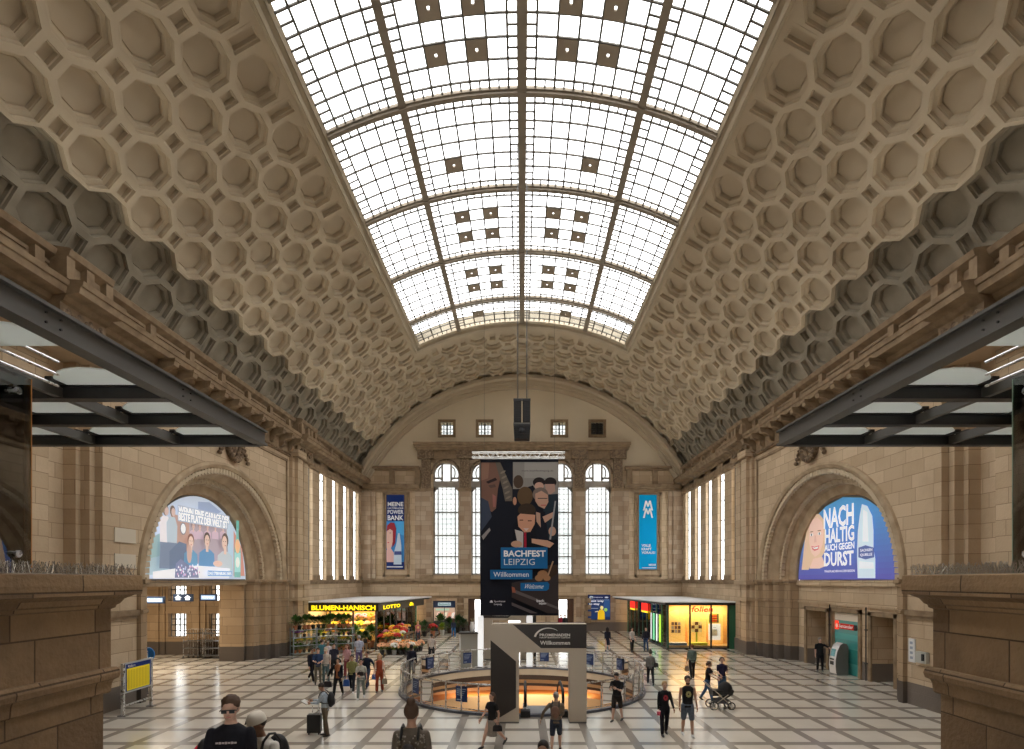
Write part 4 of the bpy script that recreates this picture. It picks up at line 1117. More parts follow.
    for y in (-1.6, -2.6): 
        b = MB(); b.tube([(s*0, y, .15), (s*0, y, -.36)], .012, 6); b.build('hanger', DARKST, rd)
# staircase between the piers and gallery floor
st = MB(); ns = 20; rise = 3.2/ns; run = .31
for k in range(ns): st.box(-5.98, 5.98, 2.9, 9.3-run*k, rise*k, rise*(k+1))
st.box(-5.98, 5.98, -6, 2.9, 0, 3.2); st.box(-15, -9.6, -6, 3, 3.0, 3.2); st.box(9.6, 15, -6, 3, 3.0, 3.2)
struct(st.build('floor', CONC), 'broad stone stairs and gallery floor')
def stair_z(y):
    k = int((9.3 - y)/run) + 1
    return max(0, min(ns, k))*rise
print('p3 done')
# ------------------------------------------------------------------ the round opening: slab edge, lower level, kerb
CREAM = mat('cream_fascia', (.55,.47,.36), .5); DBROWN = mat('dark_brown_slats', (.06,.03,.018), .5)
TANP = noisy('tan_parapet', (.58,.36,.19), (.50,.30,.15), .5, rough=.6); ORNG = noisy('orange_wall', (.62,.27,.07), (.50,.20,.05), .4, rough=.6)
LOWF = mat('lower_level_floor', (.55,.55,.55), .2)
def tubewall(mb, r0, r1, z0, z1, a0=0, a1=2*PI, n=72, m=0):
    mb.sweep([[(RC[0]+r*math.cos(a0+(a1-a0)*i/n), RC[1]+r*math.sin(a0+(a1-a0)*i/n), z) for r, z in ((r0,z0),(r1,z1))] for i in range(n+1)], m)
b = MB()
tubewall(b, RR, RR, 0, -.32, m=0); tubewall(b, RR, RR+.25, -.32, -.34, m=0); tubewall(b, RR+.25, RR+.25, -.34, -.62, m=1); tubewall(b, RR+.25, RR+.6, -.62, -.66, m=2)
tubewall(b, RR+.6, RR+.75, -.66, -.9, m=2); tubewall(b, RR+.75, RR+1.0, -.9, -.92, m=2); tubewall(b, RR+1.0, RR+1.0, -.92, -1.1, m=1)
tubewall(b, RR+1.0, RR+3.2, -1.1, -1.12, m=2); tubewall(b, RR+3.2, RR+3.2, -1.12, -5.6, m=2)
struct(b.build('wall_1', [CREAM, DBROWN, TANP], smooth=False), 'stepped edge of the round opening')
b = MB(); tubewall(b, RR+1.8, RR+1.6, -1.75, -2.5, .05*PI, .95*PI, 48, 0); tubewall(b, RR+1.6, RR+2.3, -2.5, -2.5, .05*PI, .95*PI, 48, 0); tubewall(b, RR+2.3, RR+2.3, -2.5, -5.6, .05*PI, .95*PI, 48, 1); tubewall(b, RR+1.8, RR+3.2, -1.75, -1.75, .05*PI, .95*PI, 48, 1)
struct(b.build('wall_2', [mat('pale_orange_parapet', (.78,.56,.33), .5), ORNG]), 'curved lower gallery wall')
b = MB(); n = 64
b.quad([(RC[0]+(RR+3.2)*math.cos(2*PI*i/n), RC[1]+(RR+3.2)*math.sin(2*PI*i/n), -5.6) for i in range(n)])
struct(b.build('floor', LOWF), 'lower level floor')
area('lower_level_lamp', (0, RC[1]+6.6, -1.2), (0,0,0), 8, 90, (1,.80,.56), 1.0)
area('lower_level_lamp', (0, RC[1]+1, -1.4), (math.radians(70),0,0), 8, 60, (1,.82,.6), .5) 
b = MB(); tubewall(b, RR-.02, RR-.02, 0, .09); tubewall(b, RR-.02, RR+.2, .09, .09); tubewall(b, RR+.2, RR+.2, .09, 0)
struct(b.build('trim_20', mat('kerb_steel', (.10,.11,.14), .3, .6)), 'steel kerb round the opening')

# ------------------------------------------------------------------ ring railing
root = empty('ring_railing', (RC[0], RC[1], .09), 0, 'round glass and steel railing encircling the floor opening', 'railing')
NP_ = 46; g0 = 1.5*PI
gap_a = math.atan2(19.6-RC[1], -.2) % (2*PI); gap_b = math.atan2(19.6-RC[1], 1.75) % (2*PI)   # gap for the escalator
a_start = gap_b; a_end = gap_a + 2*PI
RG = RR+.1
def rp(a, z, r=RG): return (r*math.cos(a), r*math.sin(a), z)
h = MB(); h.tube([rp(a_start+(a_end-a_start)*i/120, 1.0) for i in range(121)], .032, 8); h.build('handrail', STEEL, root, smooth=True)
h = MB(); h.tube([rp(a_start+(a_end-a_start)*i/120, .09) for i in range(121)], .016, 6); h.build('bottom_rail', STEEL, root, smooth=True)
for i in range(NP_+1):
    a = a_start + (a_end-a_start)*i/NP_
    p = MB(); c_, s_ = math.cos(a), math.sin(a)
    M3 = Matrix.Rotation(a, 3, 'Z')
    p.obox((RG*c_, RG*s_, .49), .02, .022, .49, M3); p.obox((RG*c_, RG*s_, .02), .05, .05, .015, M3)
    for z in (.3, .72): p.obox(((RG-.01)*c_, (RG-.01)*s_, z), .01, .05, .012, M3)
    p.build('post', STEEL, root)
gm = glass('railing_glass', (.93,.96,.95), .0)
for i in range(NP_):
    a0 = a_start + (a_end-a_start)*(i+.1)/NP_; a1 = a_start + (a_end-a_start)*(i+.9)/NP_
    p = MB(); p.quad([rp(a0,.14), rp(a1,.14), rp(a1,.92), rp(a0,.92)]); p.build('glass_pane', gm, root)
# blue notices fixed to the glass
NOT = ['notice near the walking woman, on the near side of the railing', 'notice on the left bend of the railing', 'notice at the far left beside the walking man in white',
       'notice in front of the grey counter', 'notice behind the welcome portal opening', 'notice right of the welcome portal on the far side', 'notice on the far right bend of the railing']
for (px, py), lab in zip(((462,696),(416.5,685),(430,667),(467,659),(544.5,658.5),(590,660),(620,668)), NOT):
    # intersect the view direction with the railing cylinder
    dx, dy, dz = (px-CX)/F, 1.0, -(py-CY)/F
    A_ = dx*dx+1; B_ = -2*RC[1]; C__ = RC[1]**2-(RG-.03)**2
    disc = math.sqrt(B_*B_-4*A_*C__); near = py > 675
    t = (-B_-disc)/(2*A_) if near else (-B_+disc)/(2*A_)
    x, y, z = dx*t, t, EYE+dz*t
    a = math.atan2(y-RC[1], x-RC[0])
    r_ = empty('notice_board', (x, y, .42), a+PI/2 if near else a-PI/2, 'small dark blue '+lab, 'notice')
    off = -.03 if near else -.03
    p = MB(); hw = .24
    p.box(-hw, hw, off-.008, off, 0, .56); p.build('board', mat('notice_blue', (.01,.035,.14), .35), r_)
    q_ = MB()
    for k in range(4): q_.box(-hw+.05, hw-.05-.04*k, off-.011, off-.008, .44-.07*k, .46-.07*k)
    q_.box(-hw+.05, -.02, off-.011, off-.008, .06, .09); q_.build('printed_lines', mat('notice_text', (.35,.45,.62), .5), r_)
    for k in (-1, 1):
        w_ = MB(); w_.box(k*hw*.7-.012, k*hw*.7+.012, off-.005, 0.005, .56, .62); w_.build('hook', STEEL, r_)

# ------------------------------------------------------------------ welcome portals
def portal(name, X0, Dp, label, rz=0, mirror=1):
    root = empty(name, (X0, Dp, 0), rz, label, 'portal')
    BEI = mat('portal_beige', (.52,.45,.36), .45); BLK = mat('portal_black', (.025,.018,.015), .4)
    k = 18.6/F
    c = lambda px, py: ((px-538.5)*k*mirror, -(py-723.7)*k)
    T_ = .5
    out = [c(490.5,723.7), c(490.5,627.5), c(491.3,625.4), c(493,624.4), c(586.5,624.4), c(586.5,723.7), c(569.5,723.7), c(569.5,653), c(519,653), c(519,723.7)]
    if mirror < 0: out = out[::-1]
    b = MB()
    # frame from convex pieces
    def pr(pts): b.prism(pts if mirror > 0 else pts[::-1], lambda u, v, w_: (u, w_, v), 0, T_)
    pr([c(490.5,723.7), c(490.5,653), c(519,653), c(519,723.7)])
    pr([c(569.5,723.7), c(569.5,653), c(586.5,653), c(586.5,723.7)])
    pr([c(490.5,653), c(490.5,627.5), c(491.3,625.4), c(493,624.4), c(586.5,624.4), c(586.5,653)])
    b.build('frame', BEI, root)
    s_ = MB(); s_.prism([c(512.8,634.2-9.3), c(586.5,624.9), c(586.5,648.6), c(541,648.6)], lambda u, v, w_: (u, w_, v), -.012, 0); s_.build('sign_field', BLK, root)
    s_ = MB(); s_.prism([c(490.6,640.5), c(516,661.8), c(516,708.2), c(500,717.8), c(490.6,717.8)], lambda u, v, w_: (u, w_, v), -.012, 0)
    s_.build('side_field', BLK, root)
    f_ = MB(); f_.box((490.5-538.5)*k*mirror, (519-538.5)*k*mirror, -.02, T_+.02, 0, .05); f_.box((569.5-538.5)*k*mirror, (586.5-538.5)*k*mirror, -.02, T_+.02, 0, .05)
    f_.build('base', GREYST, root)
    P = Print(lambda u, v, w_: (u, -.013-w_, v), .002); W1 = (.82,.80,.76)
    def tx(t_, xa, ya, xb, yb, bold=0):
        if mirror > 0: P.text(t_, *c(xa,yb), *c(xb,ya), W1, bold)
        else: P.text(t_, -(xb-538.5)*k+0, c(xa,yb)[1], (-(xa-538.5))*k, c(xb,ya)[1], W1, bold)
    tx('PROMENADEN', 539.6, 634.0, 570, 636.8, .03); tx('HAUPTBAHNHOF LEIPZIG', 539.6, 637.3, 570, 638.7, .02); tx('Willkommen', 540, 641.2, 570, 645.2, .02)
    n = 14
    for i in range(n):      # swoosh over the name
        def arc(t, q): 
            ang = math.radians(168-118*t); cx_, cy_ = 548.5, 639.5
            return c(cx_+(13.2+q)*math.cos(ang)*1.05, cy_-(11.0+q)*math.sin(ang))
        t0, t1 = i/n, (i+1)/n; q0, q1 = .9*(1-t0)+.15, .9*(1-t1)+.15
        P.layer = 0; P.poly([arc(t0,-q0), arc(t0,q0), arc(t1,q1), arc(t1,-q1)], W1)
    P.build('lettering', root)
    return root
portal('welcome_portal', (538.5-CX)*18.6/F, 18.6, 'beige and black welcome portal with lettering in front of the round opening')
portal('welcome_portal', -.75, 33.4, 'beige portal standing behind the hanging festival banner', 0, -1)
# slim white steles beside the far side of the opening
for px, lab in ((480.3,'left of the far portal'),(529.5,'seen through the opening of the near portal')):
    D = 30.4; x = (px-CX)*D/F
    root = empty('white_stele', (x, D, 0), 0, 'slim white illuminated stele, %s' % lab, 'stele')
    b = MB(); b.prism([(-.17,.05),(.17,.05),(.17,2.78),(.13,2.86),(-.13,2.86),(-.17,2.78)], lambda u, v, w_: (u, w_, v), -.09, .09)
    b.build('body', mat('stele_white', (.85,.85,.85), .4, emit=(1,1,1), es=.35), root)
    b = MB(); b.box(-.2, .2, -.12, .12, 0, .05); b.build('base', GREYST, root)
# grey counter with a dark top
root = empty('counter', (-2.9, 30.6, 0), 0, 'tall grey information counter with a dark top behind the railing', 'counter')
b = MB(); b.box(-.45, .48, -.3, .45, 0, 1.86); b.build('body', mat('counter_grey', (.33,.32,.28), .5), root)
b = MB(); b.box(-.52, -.452, -.3, .45, 0, 1.86); b.build('side_panel', WHITE, root)
b = MB(); b.box(-.56, .52, -.36, .5, 1.86, 1.93); b.build('top', DARKST, root)
root = empty('white_vase', (-2.75, 30.65, 1.93), 0, 'tall white vase standing on the grey counter', 'vase')
b = MB(); b.lathe((0,0,0), [(.08,0),(.12,.1),(.13,.35),(.09,.5),(.1,.56)], 14); b.build('body', WHITE, root, smooth=True)
b = MB()
for k in range(9):
    a = k*2.4; b.tube([(0,0,.5), (.1*math.cos(a), .1*math.sin(a), .72+.03*(k%3))], .012, 4)
b.build('stems', mat('dry_stem', (.25,.2,.12), .8), root)
# white table with a grey cloth right of the portal
root = empty('info_table', (3.6, 31.0, 0), 0, 'small white stand behind the right end of the portal', 'stand')
b = MB(); b.box(-.4, .4, -.3, .3, 0, 1.0); b.build('body', WHITE, root); b = MB(); b.box(-.45, .45, -.35, .35, 1.0, 1.04); b.build('top', DARKST, root)

# ------------------------------------------------------------------ escalator
root = empty('escalator', (.78, 19.75, 0), 0, 'escalator with black handrails going down into the round opening', 'escalator')
pth = [(0,0),(1.3,0),(2.1,-.25),(8.0,-5.0)]
for q in (-1, 1):
    b = MB(); x = q*.66
    b.sweep([[(x-.02, y, z+.12), (x+.02, y, z+.12), (x+.02, y, z+.92), (x-.02, y, z+.92)] for y, z in pth], 0, True)
    b.build('balustrade_glass', gm, root)
    b = MB(); b.tube([(x, -.15, .35), (x, -.32, .6), (x, -.15, .93)]+[(x, y, z+.95) for y, z in pth[1:]], .05, 8); b.build('handrail', BLACK, root, smooth=True)
    b = MB(); b.sweep([[(x-.09, y, z-.2), (x+.09, y, z-.2), (x+.09, y, z+.13), (x-.09, y, z+.13)] for y, z in pth], 0, True); b.build('skirt', STEEL, root)
    b = MB(); b.box(x-.17, x+.17, -.38, -.05, 0, .22); b.build('newel', BLACK, root)
b = MB(); b.sweep([[(-.56, y, z+.02), (.56, y, z+.02)] for y, z in [(-.3,0),(0,0),(1.3,0)]])
n = 14
for k in range(n):
    y0 = 1.5+k*.42; z0 = -.1-k*.33; b.box(-.56, .56, y0, y0+.42, z0-.33, z0)
b.build('steps', mat('escalator_steps', (.35,.36,.38), .35, .5), root)
# ------------------------------------------------------------------ notice stand by the left wall
root = empty('timetable_stand', (-14.1, 20.35, 0), math.radians(2), 'steel stand with yellow departure timetable near the left wall', 'timetable')
b = MB()
for y in (-.78, .78):
    p = MB(); p.box(-.045, .045, y-.045, y+.045, .03, 1.85); p.build('post', STEEL, root)
    p = MB(); p.box(-.14, .14, y-.08, y+.08, 0, .03); p.build('foot', GREYST, root)
b = MB(); b.box(-.03, .03, -.74, .74, .32, .37); b.build('lower_rail', STEEL, root)
b = MB(); b.box(-.04, .04, -.74, .74, .78, 1.85); b.build('case', mat('case_grey', (.45,.47,.50), .4, .5), root)
P = Print(lambda u, v, w_: (.041+w_, u, v), .003)
P.rect(-.70, .84, .70, 1.80, (.02,.04,.18)); P.rect(-.64, .86, .62, 1.64, (1.0,.80,.04))
for k in range(14): P.layer = 2; P.rect(-.60+.086*k, .90, -.55+.086*k, 1.58, (.72,.54,.03))
P.text('Abfahrt', -.6, 1.67, -.2, 1.77, (.9,.9,.9)); P.build('timetable_sheet', root)

# ------------------------------------------------------------------ signs hanging in the left passage
SB = mat('sign_dark_blue', (.02,.05,.13), .4)
for (xa, ya, xb, yb, D, t_, lab) in ((144,596.5,164.8,603.5,29.0,'Westhalle','blue hanging direction sign with white lettering, nearest the pier'),
                          (174,594,193,601.5,30.0,'','blue hanging sign with two white arrows in the left passage'),
                          (200.5,594,217,600.8,31.0,'City','blue hanging sign with pale lettering beside the passage pier')):
    x0 = (xa-CX)*D/F; x1 = (xb-CX)*D/F; z0 = EYE-(yb-CY)*D/F; z1 = EYE-(ya-CY)*D/F
    root = empty('hanging_sign', ((x0+x1)/2, D, z0), 0, lab, 'sign'); W2 = (x1-x0)/2; H2 = z1-z0
    b = MB(); b.box(-W2, W2, -.06, .06, 0, H2); b.build('sign_box', SB, root)
    P = Print(lambda u, v, w_: (u, -.061-w_, v), .003); P.emit = .8
    if t_: P.rect(-W2*.85, H2*.2, W2*.85, H2*.8, (.30,.42,.62)); P.text(t_, -W2*.75, H2*.3, W2*.75, H2*.7, (.9,.92,.95), .02)
    else:
        for q in (-.5, .5):
            cx_ = q*W2; P.poly([(cx_-.12,H2*.2),(cx_-.12,H2*.5),(cx_-.2,H2*.5),(cx_,H2*.85),(cx_+.2,H2*.5),(cx_+.12,H2*.5),(cx_+.12,H2*.2)], (.8,.85,.9))
    P.build('lettering', root)
    for q in (-.8, .8):
        w_ = MB(); w_.tube([(q*W2, 0, H2), (q*W2, 0, EYE+.5-z0)], .012, 5); w_.build('hanger', DARKST, root)
# round blue sign at the passage pier
root = empty('round_sign', ((147-CX)*23.5/F, 23.5, EYE-(658-CY)*23.5/F-.7), 0, 'round blue sign on a short post at the near passage pier', 'sign')
D = 23.5; zc = .95
root.location = ((147.5-CX)*D/F, D, 0)
b = MB(); b.tube([(0,0,0),(0,0,1.5)], .03, 8); b.build('post', GREYST, root)
b = MB(); b.lathe((0,0,0), [(.2,0),(.2,.03)], 16); b.build('base', DARKST, root)
b = MB(); b.prism([(.3*math.cos(2*PI*i/24), 1.65+.3*math.sin(2*PI*i/24)) for i in range(24)], lambda u, v, w_: (u, w_, v), -.03, .03); b.build('disc', mat('sign_blue', (.01,.16,.5), .4), root)
P = Print(lambda u, v, w_: (u, -.031-w_, v), .003); P.text('i', -.05, 1.48, .05, 1.82, (.85,.9,.95), .02); P.build('lettering', root)

# ------------------------------------------------------------------ roll containers in the passage
def roll_cart(x, y, rz, lab):
    root = empty('roll_cart', (x, y, 0), rz, lab, 'trolley', 'roll carts at the passage pier')
    for qx in (-.42, .42):
        for qy in (-.3, .3):
            b = MB(); b.tube([(qx, qy, .16), (qx, qy, 1.75)], .018, 6); b.build('upright', STEEL, root)
            w_ = MB(); w_.tube([(qx-.02, qy, .07), (qx+.02, qy, .07)], .07, 10); w_.build('wheel', BLACK, root)
            w_ = MB(); w_.box(qx-.03, qx+.03, qy-.03, qy+.03, .08, .16); w_.build('caster_fork', GREYST, root)
    for z in (.16, .6, 1.05, 1.5):
        b = MB(); b.box(-.44, .44, -.32, .32, z, z+.025)
        b.build('shelf', GREYST, root)
    b = MB()
    for k in range(1, 6): b.tube([(-.42+.14*k, .3, .18), (-.42+.14*k, .3, 1.74)], .008, 4)
    b.tube([(-.42,.3,1.75),(.42,.3,1.75)], .015, 6); b.build('back_grid', STEEL, root)
    return root
for k, (px, D, rz, lab) in enumerate(((193,34.2,.1,'wire roll cart nearest the passage window'),(203,34.4,-.2,'wire roll cart, middle one of three'),(212,34.0,.3,'wire roll cart against the brown passage pier'))):
    roll_cart((px-CX)*D/F, D, rz, lab)

# ------------------------------------------------------------------ cash machine, teal field, door recess fittings on the right
TEAL = mat('teal_panel', (.05,.30,.28), .3)
root = empty('bank_panel', (16.56, 28.27, 0), 0, 'tall teal bank panel with a red logo strip in the right wall', 'panel')
b = MB(); b.box(0, .06, -1.1, 1.1, .02, 3.1); b.build('panel', TEAL, root)
P = Print(lambda u, v, w_: (-.003-w_, -u, v), .004)
P.rect(-1.1, 2.72, 1.1, 3.1, (.70,.62,.50)); P.rect(-1.1, 1.75, 1.1, 2.05, (.12,.42,.40)); P.rect(-1.1, .6, 1.1, 1.3, (.04,.25,.22))
P.emit = .6; P.rect(-1.08, 2.22, -.72, 2.68, (.85,.06,.03)); P.emit = 0; P.ell(-.9, 2.42, .1, .12, (.95,.8,.7)); P.rect(-.72, 2.28, .62, 2.56, (.75,.04,.03)); P.text('Santander', -.68, 2.34, .55, 2.52, (.95,.9,.88), .02)
P.rect(.62, 2.28, .9, 2.56, (.05,.05,.05)); P.build('lettering', root)
root = empty('cash_machine', (16.1, 28.2, 0), 0, 'silver and grey curved cash machine in front of the teal panel', 'cash machine')
prof = [(-.30,0),(.35,0),(.35,1.55),(.25,1.72),(.05,1.75),(-.12,1.62),(-.28,1.3),(-.36,.9),(-.38,.5),(-.34,.1)]
root.scale = (.86,.86,.92)
b = MB(); b.prism(prof, lambda u, v, w_: (u, w_, v), -.36, .36); b.build('housing', mat('atm_grey', (.16,.16,.15), .4), root)
b = MB()
fp = [(-.31,.06),(-.36,.14),(-.40,.5),(-.385,.9),(-.30,1.3),(-.14,1.64),(.05,1.77)]
b.sweep([[(x-.012, w_, z) for x, z in fp] for w_ in (-.3, .3)]); b.sweep([[(x-.012, w_, z) for x, z in fp] for w_ in (-.375, -.30)]); b.build('front_shell', mat('atm_silver', (.72,.72,.72), .3, .3), root)
b = MB(); b.prism([(-.375,1.02),(-.34,1.2),(-.27,1.42),(-.25,1.41),(-.32,1.0)], lambda u, v, w_: (u-.03, w_, v), -.2, .2); b.build('screen', mat('atm_screen', (.02,.04,.05), .2, emit=(.1,.3,.3), es=.3), root)
b = MB(); b.box(-.43, -.38, -.2, .2, .82, .9); b.box(-.43,-.39,-.18,.18,.55,.75); b.build('keypad', BLACK, root)
# notice and small box on the right pier, slim downpipes
root = empty('wall_notice', (14.97, 21.3, 1.65), 0, 'white notice sheet with four lines on the right wall', 'notice')
b = MB(); b.box(-.02, .02, -.17, .17, 0, .9); b.build('sheet', WHITE, root)
P = Print(lambda u, v, w_: (-.021-w_, -u, v), .003)
for k in range(4): P.rect(-.08, .12+.19*k, .08, .22+.19*k, (.35,.40,.48))
P.build('printed_lines', root)
root = empty('wall_box', (14.93, 20.7, 1.7), 0, 'pale metal box with a black lever near the right pier', 'box')
b = MB(); b.box(-.07, .06, -.28, .28, 0, .42); b.build('case', mat('box_grey', (.45,.45,.40), .5), root)
b = MB(); b.box(-.12, -.07, -.2, -.1, .1, .35); b.build('lever', BLACK, root)
for D in (29.52, 26.4):
    root = empty('downpipe', (16.36, D, 0), 0, 'slim dark pipe on the wall %s the teal panel' % ('left of' if D > 29 else 'right of'), 'pipe')
    b = MB(); b.tube([(0,0,0),(0,0,3.5)], .03, 8); b.build('pipe', DARKST, root)
    for z in (.8, 2.4):
        b = MB(); b.box(-.05, .06, -.06, .06, z, z+.05); b.build('bracket', DARKST, root)
for D0, D1, lab in ((21.15,21.75,'upper pale stone plaque on the left wall beside the arch'),(21.15,21.75,'lower pale stone plaque on the left wall beside the arch')):
    up = 'upper' in lab
    z = EYE-(531-CY)*21.4/F if up else EYE-(556-CY)*21.4/F
    root = empty('wall_plaque', (-15.0, 20.95, z-.45), 0, lab, 'plaque')
    b = MB(); b.box(-.02, .04, -.55, .55, 0, .5); b.box(-.02, .055, -.58, .58, -.03, 0); b.build('slab', mat('pale_slab', (.62,.55,.44), .8), root)
print('p4 done')
# ------------------------------------------------------------------ shops
YEL = mat('yellow_letters', (.95,.72,.02), .4, emit=(1,.75,.02), es=.9)
ROOFM = mat('pale_roof', (.85,.86,.87), .45)
WARM = noisy('warm_interior', (.80,.52,.20), (.66,.40,.14), 1.2, rough=.7)
GREENG = mat('green_frame', (.02,.10,.065), .35)
SG2 = glass('shop_glass', (.90,.93,.92), .05)
def shop(s, name, label):
    root = empty(name, (s*12.5, 38.6, 0), 0, label, 'shop')
    ox, oy = s*12.5, 38.6
    fp = [(14.98,38.6),(10.1,38.6),(9.65,50.8),(14.98,50.8)]       # plan |X|, D
    fn = lambda u, v, w_: (s*u-ox, v-oy, w_)
    b = MB(); b.prism([(14.98,38.45),(9.85,38.45),(8.25,50.6),(14.98,50.8)], fn, 3.22, 3.30); b.build('roof', ROOFM, root)
    b = MB(); b.prism([(14.98,38.5),(9.95,38.5),(9.9,38.62),(14.98,38.62)], fn, 3.05, 3.22)
    b.prism([(9.95,38.5),(8.4,50.4),(8.5,50.4),(10.06,38.5)], fn, 3.08, 3.22); b.build('fascia', DARKST, root)
    b = MB(); b.prism([(14.98,38.62),(10.1,38.62),(9.65,50.8),(14.98,50.8)], fn, .0, .08); b.build('plinth', DARKST, root)
    return root, fn
# right: fashion shop with three lit windows
root, fn = shop(1, 'window_shop', 'glass corner shop with three lit yellow display windows at the right wall')
for x in (10.12, 11.65, 13.12, 14.3):
    b = MB(); b.prism([(x,38.6),(x+.1,38.6),(x+.1,38.72),(x,38.72)], fn, .08, 3.1); b.build('mullion', BLACK if x > 10.2 else GREENG, root)
b = MB(); b.prism([(14.4,38.6),(14.98,38.6),(14.98,38.8),(14.4,38.8)], fn, .0, 3.1); b.build('green_pier', mat('green_panel', (.035,.14,.075), .35), root)
b = MB(); b.prism([(10.25,38.68),(14.35,38.68),(14.35,38.69),(10.25,38.69)], fn, .08, 3.05); b.build('front_glass', SG2, root)
b = MB(); b.prism([(10.3,40.0),(14.9,40.0),(14.9,40.1),(10.3,40.1)], fn, .08, 3.2); b.build('display_wall', WARM, root)
b = MB(); b.prism([(10.2,38.75),(14.9,38.75),(14.9,40.0),(10.2,40.0)], fn, .08, .22)
b.build('display_floor', mat('display_floor', (.62,.42,.2), .4), root)
for k, (x0, x1) in enumerate(((10.3,11.6),(11.8,13.1),(13.25,14.3))):     # arched lit panels
    b = MB(); xc = (x0+x1)/2; r = (x1-x0)/2
    pts = [(x0,.25),(x1,.25)]+[(xc+r*math.cos(PI*i/12), 2.15+r*.75*math.sin(PI*i/12)) for i in range(13)]
    b.prism(pts, lambda u, v, w_: (s_*u-12.5, w_-38.6, v) if False else (u-12.5, w_-38.6, v), 39.5, 39.53)
    b.build('arched_panel', mat('arched_panel', (.95,.60,.18), .6, emit=(1,.58,.16), es=.25), root)
P = Print(lambda u, v, w_: (u-12.5, 38.64-38.6-w_, v), .006); P.emit = .9
P.text('folien', 11.75, 2.55, 13.25, 2.98, (.80,.03,.02), .03, .1); P.build('lettering', root)
def goods(name, lab, cat_, x, y, z, fnb):
    r = empty(name, (x, y, z), 0, lab, cat_); fnb(r); return r
def pics1(r):
    for i in range(3):
        for j in range(3):
            b = MB(); b.box(-.33+.23*i, -.15+.23*i, -.03, 0, .27*j, .27*j+.22); b.build('picture', mat('pic_%d' % ((i+j) % 3), [(.10,.04,.03),(.45,.38,.33),(.22,.10,.07)][(i+j) % 3], .5), r)
goods('picture_cluster', 'cluster of small dark pictures in the first shop window', 'pictures', 10.95, 39.45, 1.05, pics1)
def pics2(r):
    for i in range(3):
        for j in range(3):
            b = MB(); b.box(-.36+.25*i, -.13+.25*i, -.03, 0, .25*j, .25*j+.23); b.build('tile_picture', mat('pic_b%d' % ((i+j) % 2), [(.75,.68,.35),(.12,.05,.03)][(i+j) % 2], .5), r)
    b = MB(); b.box(-.05, .05, -.05, 0, -.8, 0); b.build('stem', mat('lime_stem', (.35,.45,.02), .5), r)
goods('picture_cluster', 'checkered flower of small pictures in the second shop window', 'pictures', 12.4, 39.45, 1.1, pics2)
def post(r):
    b = MB(); b.box(-.42, .42, -.04, 0, 0, 1.15); b.build('sheet', mat('poster_white', (.85,.84,.82), .5, emit=(1,1,1), es=.35), r)
    P = Print(lambda u, v, w_: (u, -.041-w_, v), .003)
    P.rect(-.2, .3, .2, .75, (.72,.72,.70)); P.rect(-.15, .35, .15, .7, (.9,.9,.88)); P.rect(-.1, .88, .1, .92, (.5,.5,.5)); P.build('print', r)
goods('poster', 'white poster with a faint square in the third shop window', 'poster', 13.62, 39.3, .55, post)
def flag(r):
    P = Print(lambda u, v, w_: (u, -w_, v), .004); P.rect(-.35, 0, .3, .62, (.04,.17,.06)); P.rect(-.25, .02, .2, .6, (.85,.55,.05))
    for k in range(3): P.rect(-.2, .08+.17*k, .2, .18+.17*k, (.75,.03,.03))
    P.build('print', r); b = MB(); b.box(-.36, .31, .001, .03, -.01, .63); b.build('board', BLACK, r)
goods('striped_sign', 'red striped sign above the white poster', 'sign', 13.6, 39.25, 1.78, flag)
for x, col, lab in ((10.95,(.08,.20,.5),'blue and white display plinth in the first shop window'),(12.4,(.65,.72,.02),'lime green display plinth in the second shop window')):
    r = empty('display_plinth', (x, 39.1, .22), 0, lab, 'plinth'); b = MB(); b.box(-.6, .6, -.25, .25, 0, .16); b.build('body', mat('plinth_%d' % int(x*10), col, .5), r)
    b = MB(); b.box(-.62, .62, -.27, .27, .16, .19); b.build('top', WHITE if x < 11 else mat('plinth_yellow', (.75,.75,.1), .5), r)
area('shop_lamp', (12.5, 39.3, 3.0), (0,0,0), 4.2, 150, (1,.76,.42), .8)
# long side of the right shop
cols_ = [(.02,.10,.065), (.03,.03,.035)]
nseg_ = 9
for k in range(nseg_+1):
    t = k/nseg_; x = 10.1-.45*t; y = 38.65+12.1*t
    b = MB(); b.prism([(x,y),(x+.12,y),(x+.12,y+.12),(x,y+.12)], fn, .0, 3.1); b.build('mullion', GREENG, root)
b = MB(); b.prism([(10.14,38.7),(9.70,50.7),(9.71,50.7),(10.15,38.7)], fn, .08, 3.05); b.build('side_glass', SG2, root)
b = MB(); b.prism([(11.6,40.2),(11.3,50.6),(11.4,50.6),(11.7,40.2)], fn, .08, 3.2); b.build('inner_wall', WARM, root)
area('shop_lamp', (10.9, 45.5, 3.0), (0,0,0), .8, 170, (1,.78,.48), 9)
P = Print(lambda u, v, w_: (10.09-.45*(u-38.6)/12.2-.02-w_-12.5, u-38.6, v), .006); P.emit = .7
for u0, u1, col in ((40.0,40.5,(.35,.60,.05)),(40.9,41.2,(.85,.85,.8)),(41.6,42.1,(.15,.5,.25)),(42.4,42.7,(.6,.6,.6))):
    P.rect(u0, .3, u1, 2.3, col)
for u0, u1 in ((43.5,45.5),(47.6,49.4)): P.rect(u0, 2.35, u1, 2.95, (.80,.03,.02)); P.rect(u0, 2.2, u1, 2.34, (.85,.65,.03))
P.emit = 0; P.build('window_graphics', root)
